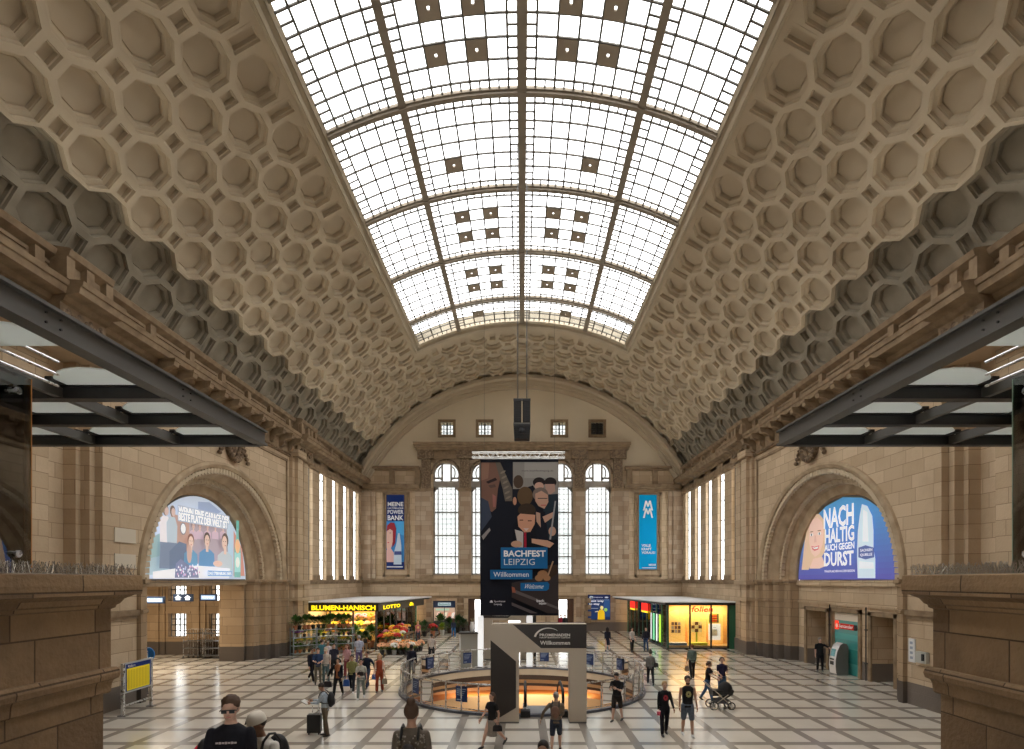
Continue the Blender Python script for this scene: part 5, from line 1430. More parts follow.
for k, (x, y, c_) in enumerate(((10.6,43.6,(.75,.5,.3)),(10.7,46.4,(.8,.75,.7)),(10.7,48.6,(.6,.3,.15)),(10.6,41.5,(.2,.2,.25)))):
    r = empty('clothes_rail', (x, y, .08), 0, ['clothes rail with sandy garments by the shop door','clothes rail with pale garments inside the right shop','clothes rail with rust garments at the far end of the right shop','clothes rail with dark garments near the shop corner'][k], 'clothes rail')
    b = MB(); b.tube([(0,-.6,0),(0,-.6,1.5),(0,.6,1.5),(0,.6,0)], .02, 6); b.build('frame', STEEL, r)
    for j in range(6):
        b = MB(); b.prism([(-.2,.45),(.2,.45),(.24,1.3),(.08,1.45),(-.08,1.45),(-.24,1.3)], lambda u, v, w_: (u, w_, v), -.5+.18*j, -.42+.18*j); b.build('garment', mat('garment_%d' % k, c_, .8), r)
# left: flower shop
root, fn = shop(-1, 'flower_shop', 'flower shop with dark fascia and yellow lettering at the left wall')
b = MB(); b.prism([(14.98,38.5),(9.95,38.5),(9.95,38.56),(14.98,38.56)], fn, 2.62, 3.1); b.prism([(9.95,38.5),(8.6,48.6),(8.66,48.6),(10.0,38.56)], fn, 2.62, 3.1)
b.build('sign_band', mat('sign_band_brown', (.05,.035,.02), .5), root)
P = Print(lambda u, v, w_: (u+12.5, 38.48-38.6-w_, v), .006); P.emit = .9
P.text('BLUMEN-HANISCH', -14.6, 2.70, -10.15, 3.05, (.90,.68,.01), .04)
P.emit = .9
P.build('lettering', root)
P = Print(lambda u, v, w_: (-(9.92-1.35*(u-38.5)/10.1)+.03+w_+12.5, u-38.6, v), .006); P.emit = .9
P.text('LOTTO', 39.2, 2.72, 42.6, 3.0, (.90,.68,.01), .04); P.text('&', 44.6, 2.72, 45.8, 3.0, (.90,.68,.01), .04); P.build('lettering', root)
for x in (14.9, 13.3, 11.7, 10.1):
    b = MB(); b.prism([(x,38.6),(x+.12,38.6),(x+.12,38.72),(x,38.72)], fn, .08, 3.1); b.build('mullion', GREYST, root)
for k in range(1, 8):
    t = k/7; x = 10.1-.45*t; y = 38.65+12.1*t
    b = MB(); b.prism([(x,y),(x+.12,y),(x+.12,y+.12),(x,y+.12)], fn, .0, 3.1); b.build('mullion', GREYST if k < 7 else mat('teal_post', (.03,.22,.2), .4), root)
b = MB(); b.prism([(10.3,42.4),(14.9,42.4),(14.9,42.5),(10.3,42.5)], fn, .08, 3.2); b.build('back_wall', WARM, root)
b = MB(); b.prism([(10.14,38.7),(9.70,50.7),(9.71,50.7),(10.15,38.7)], fn, .08, 2.6); b.build('side_glass', SG2, root)
b = MB(); b.prism([(11.6,42.6),(11.3,50.6),(11.4,50.6),(11.7,42.6)], fn, .08, 3.2); b.build('inner_wall', WARM, root)
area('shop_lamp', (-12.5, 40.2, 3.1), (0,0,0), 4.2, 230, (1,.78,.40), 2.4)
area('shop_lamp', (-10.8, 46, 3.1), (0,0,0), .9, 170, (1,.80,.5), 8)
# ------------------------------------------------------------------ plants
LEAFS = [mat('leaf_dark', (.02,.07,.015), .6), mat('leaf_mid', (.05,.14,.02), .6), mat('leaf_lime', (.20,.32,.03), .6)]
def leaf_cluster(mb, rr, c, rad, n, sz, up=.4, flat=1.0):
    for i in range(n):
        a = rr.uniform(0, 2*PI); e = rr.uniform(-.25, 1.0)*PI/2
        d = Vector((math.cos(a)*math.cos(e), math.sin(a)*math.cos(e), math.sin(e)*flat))
        p = Vector(c) + d*rad*rr.uniform(.55, 1.0)
        u = d.cross(Vector((0,0,1))).normalized() if abs(d.z) < .99 else Vector((1,0,0))
        l = (d + Vector((0,0,up*rr.uniform(-1,1)))).normalized()*sz*rr.uniform(.7,1.3); w_ = u*sz*.38
        mb.quad([p-l*.5, p+w_*.8, p+l*.7, p-w_*.8])
def blossoms(mb, rr, c, rad, n, sz, flat=.8):
    for i in range(n):
        a = rr.uniform(0, 2*PI); e = rr.uniform(.1, 1.0)*PI/2
        p = (c[0]+math.cos(a)*math.cos(e)*rad, c[1]+math.sin(a)*math.cos(e)*rad, c[2]+math.sin(e)*rad*flat)
        mb.sphere(p, sz*rr.uniform(.8,1.2), 6, 4)
def plant_proto(kind, pot, leafm, flowerm, seed, H=.5, W=.3, nl=90, nf=26, lf=.13, fs=.045):
    rr = random.Random(seed)
    root = empty(kind, (0,0,0), 0)
    b = MB(); b.lathe((0,0,0), [(.10,0),(.15,.26),(.16,.28),(.13,.27)], 12); b.build('bucket' if 'bouquet' in kind else 'pot', pot, root, smooth=False)
    b = MB(); leaf_cluster(b, rr, (0,0,H*.7), W, nl, lf); 
    for i in range(7):
        a = i*.9; b.tube([(0,0,.24), (W*.5*math.cos(a), W*.5*math.sin(a), H*.8)], .008, 3)
    b.build('leaves', leafm, root)
    if flowerm:
        b = MB(); blossoms(b, rr, (0,0,H*.72), W*1.02, nf, fs); b.build('blossoms', flowerm, root)
    return root
POTS = [mat('black_bucket', (.03,.03,.03), .5), mat('terracotta', (.42,.16,.07), .8), mat('white_bucket', (.6,.6,.58), .5), mat('zinc_bucket', (.35,.36,.36), .4, .7)]
FLW = {'peach': (.85,.45,.25), 'orange': (.90,.32,.04), 'yellow': (.90,.66,.04), 'white': (.85,.82,.75), 'pink': (.80,.28,.38), 'red': (.60,.03,.03), 'violet': (.30,.10,.40)}
FM = {k: mat('blossom_'+k, v, .6) for k, v in FLW.items()}
protos = {}
for i, k in enumerate(FLW):
    protos[k] = plant_proto('flower_bouquet', POTS[i % 4], LEAFS[1+i % 2], FM[k], 20+i, .62, .25, 46, 46, .13, .062)
protos['bush'] = plant_proto('potted_bush', POTS[1], LEAFS[1], None, 40, .8, .38, 210, 0, .16)
protos['lime'] = plant_proto('potted_plant', POTS[2], LEAFS[2], None, 41, .55, .28, 130, 0, .13)
protos['dark'] = plant_proto('potted_plant', POTS[0], LEAFS[0], None, 42, .7, .34, 190, 0, .15)
used = set()
def put(k, x, y, z, label, group, sc=1.0, rnd_=random.Random(9)):
    if k in used: o = copy_tree(protos[k])
    else: o = protos[k]; used.add(k)
    o.location = (x, y, z); o.scale = (sc, sc, sc); o.rotation_euler.z = rnd_.uniform(0, 6.28)
    cat_ = 'bouquet' if o.name.startswith('flower') else 'plant'
    tag(o, label, cat_, group); return o
# bouquets massed on the floor along the open side of the flower shop
rr = random.Random(31)
LAB = {'peach':'peach bouquet in a bucket on the floor beside the flower shop','orange':'orange bouquet in a bucket on the floor beside the flower shop','yellow':'yellow bouquet in a bucket on the floor beside the flower shop','white':'white bouquet in a bucket on the floor beside the flower shop','pink':'pink bouquet in a bucket on the floor beside the flower shop','red':'red bouquet in a bucket on the floor beside the flower shop','violet':'violet bouquet in a bucket on the floor beside the flower shop',
       'bush':'leafy green bush in a terracotta pot beside the flower shop','lime':'lime green plant in a white pot beside the flower shop','dark':'dark green plant in a black pot beside the flower shop'}
def mass(kinds, pts, z=0, sc=(.9,1.15), lab=LAB, gsuf='on the floor beside the flower shop'):
    for (x, y) in pts:
        k = rr.choice(kinds); put(k, x, y, z, lab[k], '%s plants %s' % (k, gsuf), rr.uniform(*sc))
pts = []
for i in range(5):
    for j in range(5): pts.append((-8.9+.38*j+rr.uniform(-.06,.06)+.12*i, 35.6+.5*i+rr.uniform(-.08,.08)))
mass(['peach','peach','white','orange','peach'], pts)
# stepped benches of flowers further in
def bench(x0, x1, y0, y1, z, lab):
    r = empty('display_bench', ((x0+x1)/2, (y0+y1)/2, 0), 0, lab, 'bench'); w_, d_2 = (x1-x0)/2, (y1-y0)/2
    b = MB(); b.box(-w_, w_, -d_2, d_2, z-.05, z); b.build('top', mat('bench_wood', (.30,.18,.09), .7), r)
    for qx in (-1,1):
        for qy in (-1,1):
            b = MB(); b.box(qx*(w_-.06)-.03, qx*(w_-.06)+.03, qy*(d_2-.06)-.03, qy*(d_2-.06)+.03, 0, z-.05); b.build('leg', mat('bench_wood', (.30,.18,.09), .7), r)
benches = [(-10.0,-8.2,38.1,39.0,.45,'low wooden bench of bouquets nearest the flower shop corner'),(-9.9,-8.3,39.2,40.2,.62,'second wooden bench of bouquets along the flower shop side'),(-9.8,-8.5,40.6,42.0,.75,'third wooden bench of bouquets along the flower shop side'),
           (-9.7,-8.6,42.6,44.4,.7,'fourth wooden bench of plants along the flower shop side'),(-13.2,-10.4,37.2,38.2,.55,'long wooden bench of plants in front of the flower shop')]
for B_ in benches:
    bench(*B_)
    x = B_[0]+.22
    while x < B_[1]-.1:
        y = B_[2]+.22
        while y < B_[3]-.1:
            ks = ['peach','orange','yellow','white','pink','lime','red'] if B_[0] > -10.5 else ['lime','dark','yellow','bush','red','pink']
            k = rr.choice(ks); nm_ = B_[5].split(' of ')[0]
            put(k, x+rr.uniform(-.04,.04), y, B_[4], '%s on the %s' % (LAB[k].split(' on the floor')[0].split(' beside')[0], nm_), '%s plants on the %s' % (k, nm_), rr.uniform(.8,1.05)); y += .42
        x += .40
# tall plants just inside the glass
for i, (x, y, k, sc) in enumerate(((-12.5,38.95,'bush',1.9),(-10.6,38.95,'bush',1.7))):
    put(k, x, y, .08, ['tall leafy bush under the middle of the shop sign','tall leafy bush at the front corner post of the flower shop'][i], None, sc)
for i, (x, y, k, sc) in enumerate(((-8.6,46.0,'bush',1.5),(-8.3,47.2,'dark',1.6),(-7.7,47.9,'red',1.5),(-7.0,48.6,'lime',1.5),(-6.6,50.4,'dark',1.7),(-7.4,50.6,'bush',1.8),(-5.75,50.6,'dark',1.9),(-6.2,49.6,'bush',1.3),(-5.4,51.0,'dark',1.5))):
    put(k, x, y, 0, ['leafy bush on the floor beyond the last bench','dark plant behind the leafy bush at the far shop end','large red bouquet near the far end of the flower shop','lime plant in front of the kiosk window in the end wall','dark plant in front of the kiosk window','tall bush left of the kiosk window','tallest dark tree-like plant right of the kiosk window','small bush standing furthest into the hall','dark plant beside the end door'][i], None, sc)
# stepped display inside the flower shop, glowing under its lamps
for li, (y0, z) in enumerate(((39.2,.5),(40.4,1.0),(41.5,1.5))):
    bench(-14.6, -10.6, y0, y0+.6, z, ['front','middle','rear'][li]+' step of the flower display inside the shop'); x = -14.35
    while x < -10.7:
        k = rr.choice(['orange','yellow','lime','peach','bush','pink','yellow']); st_ = ['front','middle','rear'][li]
        put(k, x, y0+.3, z, '%s on the %s step inside the flower shop' % ({'bush':'leafy green bush','lime':'lime green plant'}.get(k, k+' bouquet'), st_), '%s plants on the %s step inside the flower shop' % (k, st_), 1.15); x += .5
for i, (x, y) in enumerate([(-14.2+.55*i, 37.0+.12*math.sin(i*2)) for i in range(0)]): pass
# shelving racks with small plants, left of the flower shop
def rack(x, y, rz, W_, lab, seed):
    r = empty('plant_rack', (x, y, 0), rz, lab, 'rack'); RM = mat('rack_blue_grey', (.33,.40,.44), .4, .4)
    for qx in (-1, 1):
        for qy in (-.28, .28):
            b = MB(); b.box(qx*W_/2-.025, qx*W_/2+.025, qy-.025, qy+.025, 0, 1.75); b.build('upright', RM, r)
    zs = (.12, .62, 1.12, 1.6)
    for z in zs:
        b = MB(); b.box(-W_/2-.02, W_/2+.02, -.3, .3, z-.02, z+.02); b.build('shelf', RM, r)
    r2 = random.Random(seed); M3 = Matrix.Rotation(rz, 3, 'Z')
    for li, z in enumerate(zs):
        xx = -W_/2+.2
        while xx < W_/2-.1:
            k = r2.choice([['bush','dark'],['lime','yellow','white'],['violet','lime','dark'],['bush','dark','bush']][li]); p = M3 @ Vector((xx, r2.uniform(-.08,.08), 0))
            sh_ = ['lowest','second','third','top'][li]
            put(k, x+p.x, y+p.y, z+.022, '%s on the %s shelf of the %s' % ({'bush':'small leafy green bush','dark':'small dark green plant','lime':'small lime green plant','yellow':'small yellow bouquet','white':'small white bouquet','violet':'small violet bouquet'}[k], sh_, lab.split(',')[0]), '%s on %s shelf, %s' % (k, sh_, lab.split(',')[0]), .70 if li < 3 else 1.0); xx += .30
rack(-14.0, 35.6, .75, 1.5, 'first plant rack, nearest the stone jamb', 1)
rack(-12.9, 36.5, .5, 1.3, 'middle plant rack, left of the shop front', 2)
rack(-11.75, 36.75, .12, 1.1, 'last plant rack, behind the group of people', 3)

# ------------------------------------------------------------------ end wall ground storey: kiosk window, poster, exits
root = empty('kiosk_front', (-7.3, 52.15, 0), 0, 'small shop front with dark blue sign in the end wall', 'shop')
b = MB(); b.box(-1.05, 1.05, 0, .15, 2.2, 2.85); b.build('sign_band', SB, root)
P = Print(lambda u, v, w_: (u, -w_, v), .006); P.emit = .5; P.rect(-.6, 2.38, .62, 2.68, (.35,.42,.45)); P.text('Backwerk', -.52, 2.44, .54, 2.62, (.08,.2,.18), .02); P.build('lettering', root)
b = MB(); b.box(-1.05, 1.05, .6, .7, 0, 2.2); b.build('back_panel', mat('kiosk_interior', (.50,.36,.26), .6, emit=(1,.7,.5), es=.25), root)
b = MB(); b.box(-1.0, 1.0, .05, .5, 0, .95); b.build('counter', mat('kiosk_counter', (.10,.10,.12), .4), root)
P = Print(lambda u, v, w_: (u, .59-w_, v), .006); P.emit = .4
for k in range(5): P.poly([(-.9+.36*k,1.2),(-.65+.36*k,1.15),(-.5+.36*k,1.75),(-.75+.36*k,1.7)], [(.85,.6,.5),(.6,.25,.15),(.8,.7,.55),(.7,.3,.2),(.85,.75,.7)][k])
P.rect(-.9, 1.9, .4, 2.1, (.45,.6,.45)); P.build('menu_pictures', root)
b = MB()
for x in (-1.05, -.02, 1.0): b.box(x, x+.05, .0, .06, .9, 2.2)
b.build('mullion', DARKST, root)
root = empty('wall_poster', (7.2, 51.84, 1.08), 0, 'dark blue poster with a yellow figure on the end wall', 'poster')
b = MB(); b.box(-1.05, 1.05, -.03, .15, 0, 2.35); b.build('board', DARKST, root)
P = Print(lambda u, v, w_: (u, -.031-w_, v), .005); P.emit = .25
P.rect(-1.02, .03, 1.02, 2.32, (.015,.04,.14)); P.rect(-1.02, 1.92, 1.02, 2.32, (.01,.02,.09)); P.poly([(.2,.3),(1.0,.3),(1.0,1.9),(.5,1.9)], (.03,.09,.26))
P.text('next way', -.95, 1.62, .45, 1.84, (.8,.85,.9), .03); P.text('to stay', -.95, 1.34, .05, 1.56, (.8,.85,.9), .03); P.rect(-.9, 1.05, -.1, 1.09, (.4,.5,.65)); P.rect(-.9, 1.86, .9, 1.875, (.5,.6,.7))
P.text('PROMENADEN', -.5, 2.06, .35, 2.14, (.6,.65,.75), .02)
P.poly([(-.9,2.03),(-.55,2.03),(-.55,2.15),(-.62,2.22),(-.83,2.22),(-.9,2.15)], (.6,.7,.8)); P.rect(-.84, 2.08, -.6, 2.15, (.01,.02,.09)); P.ell(.68, 2.1, .18, .07, (.6,.65,.7))
P.poly([(-.15,.03),(-.12,.75),(.05,.95),(.35,.95),(.5,.7),(.52,.03)], (.90,.58,.02)); P.ell(.24, 1.13, .15, .18, (.92,.80,.35)); P.ell(.6, .95, .16, .16, (.35,.65,.15)); P.poly([(-.4,.78),(-.1,.85),(-.1,.75),(-.4,.72)], (.85,.75,.5))
P.build('print', root)
print('p5 done')
# ------------------------------------------------------------------ people
SKIN = {'light': mat('skin_light', (.62,.38,.28), .55), 'tan': mat('skin_tan', (.48,.27,.18), .55), 'brown': mat('skin_brown', (.24,.12,.07), .55)}
HAIRC = {'dark': (.022,.014,.01), 'brown': (.07,.035,.018), 'blond': (.42,.27,.12), 'grey': (.28,.26,.24), 'red': (.16,.05,.02)}
def cloth(col):
    nm = 'cloth_%02x%02x%02x' % tuple(int(c*255) for c in col)
    return noisy(nm, col, tuple(c*.78 for c in col), 14, rough=.9, bump=.2)
def remesh(mb, name, material, vox, parent, extra=None, smooth_it=3):
    me = bpy.data.meshes.new(name); me.from_pydata(mb.v, [], mb.f)
    o = bpy.data.objects.new(name, me); COL.objects.link(o)
    m = o.modifiers.new('r', 'REMESH'); m.mode = 'VOXEL'; m.voxel_size = vox; m.use_smooth_shade = True
    s = o.modifiers.new('s', 'SMOOTH'); s.iterations = smooth_it; s.factor = .5
    dg = bpy.context.evaluated_depsgraph_get(); dg.update()
    nm = bpy.data.meshes.new_from_object(o.evaluated_get(dg)); nm.name = name
    bpy.data.objects.remove(o); bpy.data.meshes.remove(me)
    if extra:
        bm = bmesh.new(); bm.from_mesh(nm); e = bpy.data.meshes.new('e'); e.from_pydata(extra.v, [], extra.f); bm.from_mesh(e); bm.to_mesh(nm); bm.free(); bpy.data.meshes.remove(e)
    nm.polygons.foreach_set('use_smooth', [True]*len(nm.polygons))
    nm.materials.clear(); nm.materials.append(material)
    r = bpy.data.objects.new(name, nm); COL.objects.link(r); r.parent = parent
    return r
def limb(mb, pts, rad, seg=10):
    """tapered limb with round joints"""
    for (a_, ra), (b2, rb) in zip(list(zip(pts, rad))[:-1], list(zip(pts, rad))[1:]):
        a_, b2 = Vector(a_), Vector(b2); k = [a_.lerp(b2, t) for t in (0, .35, 1)]
        mb.tube(k, [ra, ra*.65+rb*.35+(.006 if ra > .05 else .003), rb], seg)
    for p, r in zip(pts, rad): mb.sphere(p, r*.99, seg, 7)
def loft(mb, secs, seg=14):
    """secs: (centre, rx, ry)"""
    n0 = len(mb.v)
    for c, rx, ry in secs:
        for k in range(seg):
            t = 2*PI*k/seg; mb.v.append((c[0]+rx*math.cos(t), c[1]+ry*math.sin(t), c[2]))
    for i in range(len(secs)-1):
        for k in range(seg):
            k2 = (k+1) % seg; mb.f.append((n0+i*seg+k, n0+i*seg+k2, n0+(i+1)*seg+k2, n0+(i+1)*seg+k)); mb.m.append(0)
    mb.f.append(tuple(n0+k for k in reversed(range(seg)))); mb.m.append(0)
    mb.f.append(tuple(n0+(len(secs)-1)*seg+k for k in range(seg))); mb.m.append(0)
def sdir(pitch, out=0, side=1):
    """unit vector pointing down, swung forward (-Y) by pitch and sideways by out (degrees)"""
    p, o = math.radians(pitch), math.radians(out)
    return Vector((side*math.sin(o), -math.sin(p)*math.cos(o), -math.cos(p)*math.cos(o)))
def person(loc, rz, H, label, skin='light', hair='dark', hairstyle='short', top=(.02,.02,.025), sleeve=.5, bottom=(.03,.03,.04), btype='trousers', shoes=(.03,.03,.03),
           legs=((0,4),(0,4)), arms=((6,10,12,0),(6,10,12,0)), lean=0, nod=0, female=False, vox=.022, jacket=None, cap=None, glasses=False, beard=False, printc=None, bare_neck=True, turn=0, bend=None, group=None):
    """legs: (thigh pitch, knee bend) left,right ; arms: (pitch, out, elbow bend, inward) left,right. Left is -X side when facing the camera (-Y)"""
    s = H/1.76
    root = empty('person', loc, rz, label, 'person', group)
    S = lambda v: Vector(v)*s
    hipz = .93*s
    ln = math.radians(lean)
    def up(z, y=0):   # point on the leaning spine; z above the hip
        return Vector((0, -math.sin(ln)*z*s + y*s, hipz + math.cos(ln)*z*s))
    sw = (.165 if female else .19)*s; hw = .088*s
    # legs
    feet = []; legpts = []
    for side, (th, kn) in zip((-1, 1), legs):
        hip = Vector((side*hw, 0, hipz-.02*s)); knee = hip + sdir(th, 2, side)*.42*s; ank = knee + sdir(th-kn, 1, side)*.42*s
        legpts.append((hip, knee, ank)); feet.append(ank.z-.075*s)
    dz = -min(feet)
    sh = Vector((0, 0, dz))
    legpts = [tuple(p+sh for p in L_) for L_ in legpts]; U = lambda z, y=0: up(z, y)+sh
    skm = SKIN[skin]
    armpts = []
    for side, (pi_, out, el, inw) in zip((-1, 1), arms):
        out = out*.5 if out < 30 else out
        shd = U(.462) + Vector((side*sw, 0, 0))
        elb = shd + sdir(pi_, out, side)*.285*s
        d = sdir(pi_+el, out*.5, side); d.x -= side*math.sin(math.radians(inw)); d.normalize()
        wr = elb + d*.25*s; armpts.append((shd, elb, wr, d))
    headc = U(.70) + Vector((0, -math.sin(math.radians(nod))*.07*s-.01*s, -abs(math.sin(math.radians(nod)))*.02*s))
    HR = Matrix.Rotation(math.radians(turn), 3, 'Z') @ Matrix.Rotation(math.radians(nod), 3, 'X')
    body = MB()
    cw = (.135 if female else .155)*s
    loft(body, [(U(-.06), .13*s, .095*s), (U(.02), .15*s, .105*s), (U(.14), (.118 if female else .135)*s, .09*s), (U(.30), cw, .105*s), (U(.42), cw*1.06, .105*s), (U(.475), cw*1.08, .09*s), (U(.515), cw*.72, .07*s), (U(.56), .058*s, .058*s)])
    limb(body, [U(.52), U(.62)+Vector((0,-.005*s,0))], [.056*s, .05*s])
    for L_ in legpts: limb(body, L_, [.086*s, .056*s, .036*s], 10)
    for A_ in armpts: limb(body, A_[:3], [.047*s, .035*s, .025*s], 8)
    # head: skull, jaw, nose, ears
    n0 = len(body.v); hb = MB()
    hb.sphere((0,.01*s,.03*s), .098*s, 14, 10, sx=.84, sy=1.0, sz=1.08); hb.sphere((0,-.022*s,-.045*s), .07*s, 12, 8, sx=.88, sy=.95, sz=1.0)
    hb.sphere((0,-.095*s,-.012*s), .017*s, 8, 6, sz=1.6); hb.sphere((0,-.085*s,.03*s), .012*s, 6, 5, sz=2)
    for q in (-1, 1): hb.sphere((q*.083*s, .005*s, .0), .02*s, 8, 5, sx=.45, sz=1.4)
    for v in hb.v: body.v.append(tuple(headc + HR @ Vector(v)))
    for f in hb.f: body.f.append(tuple(n0+i for i in f)); body.m.append(0)
    # feet lumps keep the ankle closed
    extra = MB()
    for side, A_ in zip((-1, 1), armpts):     # hands: palm, four bent fingers, thumb
        wr, d = A_[2], A_[3]; n = Vector((-side, 0, 0)); n = (n - d*n.dot(d)).normalized(); w_ = d.cross(n)
        palm = wr + d*.045*s
        R3 = Matrix((n, w_, d)).transposed()
        extra.obox(palm, .012*s, .038*s, .045*s, R3)
        for k in range(4):
            b0 = wr + d*.085*s + w_*(-.03+.02*k)*s; L1 = (.036,.042,.040,.032)[k]*s
            b1 = b0 + (d*.95+n*.3)*L1; b2_ = b1 + (d*.7+n*.75)*L1*.8
            extra.tube([b0-d*.01*s, b1, b2_], [.0095*s, .0085*s, .007*s], 6)
        fwd = -1 if w_.y > 0 else 1
        t0 = wr + d*.025*s + w_*fwd*.034*s; t1 = t0 + (d*.7+w_*fwd*.7)*.035*s; t2 = t1 + (d*.9+n*.35)*.03*s
        extra.tube([t0, t1, t2], [.011*s, .010*s, .008*s], 6)
    remesh(body, 'body', skm, vox*.9, root, extra)
    # upper garment
    if top:
        t = MB(); g = .014*s
        hem = -.04 if btype in ('skirt', 'dress') else -.08
        if btype == 'jumpsuit': hem = 0
        loft(t, [(U(hem), .148*s+g, .11*s+g), (U(.02), .145*s+g, .105*s+g), (U(.14), (.122 if female else .142)*s+g, .092*s+g), (U(.30), cw+g, .108*s+g), (U(.42), cw*1.06+g, .105*s+g), (U(.475), cw*1.08+g, .09*s+g), (U(.518), cw*.75+g, .07*s+g), (U(.555), .068*s, .066*s)])
        if sleeve > 0:
            for A_ in armpts:
                if sleeve <= .55: limb(t, [A_[0]-Vector((0,0,.005)), Vector(A_[0]).lerp(A_[1], sleeve*1.5)], [.056*s, .052*s], 8)
                else: limb(t, [A_[0], A_[1], Vector(A_[1]).lerp(A_[2], .92)], [.056*s, .046*s, .036*s], 8)
        remesh(t, 'shirt', cloth(top), vox*.85, root)
    if jacket:
        t = MB(); g = .03*s
        loft(t, [(U(-.16)+Vector((0,.02*s,0)), .16*s+g, .11*s+g), (U(.1)+Vector((0,.015*s,0)), .14*s+g, .10*s+g), (U(.42)+Vector((0,.015*s,0)), cw+g, .105*s+g*.8), (U(.54), .07*s, .07*s)])
        for A_ in armpts: limb(t, [A_[0], A_[1], Vector(A_[1]).lerp(A_[2], .95)], [.068*s, .056*s, .042*s], 8)
        remesh(t, 'jacket', cloth(jacket), vox*.85, root)
        t = MB(); t.obox(U(.22)+Vector((0,-.128*s-g*.9,0)), .035*s, .012*s, .22*s, Matrix.Rotation(-ln, 3, 'X')); t.build('open_front', cloth(top), root)
    if printc:
        t = MB(); M3 = Matrix.Rotation(-ln, 3, 'X'); c0 = U(.34)+Vector((0,-.128*s,0))
        if printc == 'lines':
            for k in range(7): t.obox(c0+Vector(((-.09+.03*k)*s, 0, .04*s)), .011*s, .004*s, (.008+.003*(k % 2))*s, M3)
            t.obox(c0+Vector((0,.0,-.045*s)), .06*s, .004*s, .02*s, M3); t.build('shirt_print', mat('print_pale', (.5,.45,.45), .7), root)
        else:
            for k in range(8):
                a = k*.785; t.obox(c0+Vector((math.cos(a)*.05*s, 0, math.sin(a)*.06*s-.02*s)), .026*s, .005*s, .03*s, M3)
            t.build('shirt_print', mat('shirt_print_%d' % int(printc[0]*100), printc, .8), root)
    # lower garment
    b = MB(); g = .014*s
    if btype in ('trousers', 'shorts', 'jumpsuit'):
        loft(b, [(U(-.1), .13*s+g, .10*s+g), (U(0), .15*s+g, .108*s+g), (U(.05), .14*s+g, .10*s+g)] + ([(U(.2), .12*s+g, .095*s+g), (U(.38), .12*s+g, .10*s+g)] if btype == 'jumpsuit' else []))
        for L_ in legpts:
            if btype == 'shorts': limb(b, [L_[0], Vector(L_[0]).lerp(L_[1], .92)], [.098*s, .082*s])
            else: limb(b, [L_[0], L_[1], Vector(L_[1]).lerp(L_[2], .93)], [.096*s, .068*s, .056*s if btype != 'jumpsuit' else .07*s])
        remesh(b, {'trousers':'trousers','shorts':'shorts','jumpsuit':'jumpsuit'}[btype], cloth(bottom), vox*.85, root)
    else:
        zl = {'skirt': -.52, 'dress': -.46}[btype]
        loft(b, [(U(zl)+Vector((0,.0,0)), .19*s, .16*s), (U(-.2), .175*s, .14*s), (U(0), .16*s, .12*s), (U(.08), .13*s, .105*s)])
        remesh(b, btype, cloth(bottom), vox*.85, root)
    # shoes
    for side, L_, (th, kn) in zip((-1, 1), legpts, legs):
        an = L_[2]; tilt = max(min(th-kn, 20), -50); f = MB()
        M3 = Matrix.Rotation(math.radians(-tilt*.9 if tilt < 0 else 0), 3, 'X')
        pts = [an + M3 @ Vector(p)*s for p in ((0,.045,-.03),(0,.0,-.035),(0,-.08,-.045),(0,-.16,-.052))]
        f.tube(pts, [.036*s, .045*s, .042*s, .028*s], 8); f.sphere(pts[0], .036*s, 8, 6); f.sphere(pts[3], .028*s, 8, 6)
        remesh(f, 'shoe', mat('shoe_%02x' % int(shoes[0]*255), shoes, .5), vox*.7, root)
    # hair, cap, glasses, beard, face
    hm = mat('hair_'+hair, HAIRC[hair], .7)
    T_ = lambda v: tuple(headc + HR @ (Vector(v)*s))
    if hairstyle != 'bald':
        h = MB(); hh_ = MB()
        hh_.sphere((0,.022,.048), .103, 14, 9, sx=.88, sy=.98, sz=1.02)
        if hairstyle == 'curly':
            for k in range(26):
                a = k*2.4; e = .2+1.3*((k*7) % 13)/13; hh_.sphere((.078*math.cos(a)*math.cos(e), .025+.078*math.sin(a)*math.cos(e), .06+.078*math.sin(e)), .024, 7, 5)
        if hairstyle in ('long', 'pony', 'bob'):
            ln_ = {'long': -.27, 'bob': -.09, 'pony': -.02}[hairstyle]
            for q in (-1, 0, 1): hh_.tube([(q*.07, .05, .05), (q*.08, .062, -.05), (q*.06, .07, ln_)], [.05, .046, .03], 8)
        if hairstyle == 'pony': hh_.tube([(0,.1,.06),(0,.14,.02),(0,.13,-.14)], [.025,.03,.012], 8)
        if hairstyle == 'bun': hh_.sphere((0,.05,.16), .055, 10, 7); hh_.tube([(0,.05,.05),(0,.075,-.04)], [.07,.045], 8)
        for v in hh_.v: h.v.append(T_(v))
        h.f = hh_.f; h.m = hh_.m
        remesh(h, 'hair', hm, vox*.7, root, smooth_it=2)
    if cap:
        h = MB(); hh_ = MB(); prof = [(.106,.03),(.108,.06),(.10,.10),(.075,.14),(.03,.158),(.005,.16)]
        hh_.lathe((0,.012,0), prof, 16, 0, .9, 1.02); hh_.prism([(-.08,-.06),(-.075,-.13),(-.04,-.18),(.04,-.18),(.075,-.13),(.08,-.06)], lambda u, v, w_: (u, v, w_-v*-.12-.0), .035, .043)
        for v in hh_.v: h.v.append(T_(v))
        h.f = hh_.f; h.m = hh_.m; h.build('cap', mat('cap_%02x' % int(cap[0]*255), cap, .8), root, smooth='auto')
    if glasses:
        h = MB(); hh_ = MB()
        for q in (-1, 1): hh_.box(q*.012, q*.062, -.105, -.098, -.008, .028); hh_.box(q*.075, q*.08, -.1, .02, .012, .02)
        hh_.box(-.075, .075, -.107, -.100, .02, .03)
        for v in hh_.v: h.v.append(T_(v))
        h.f = hh_.f; h.m = hh_.m; h.build('glasses', BLACK, root)
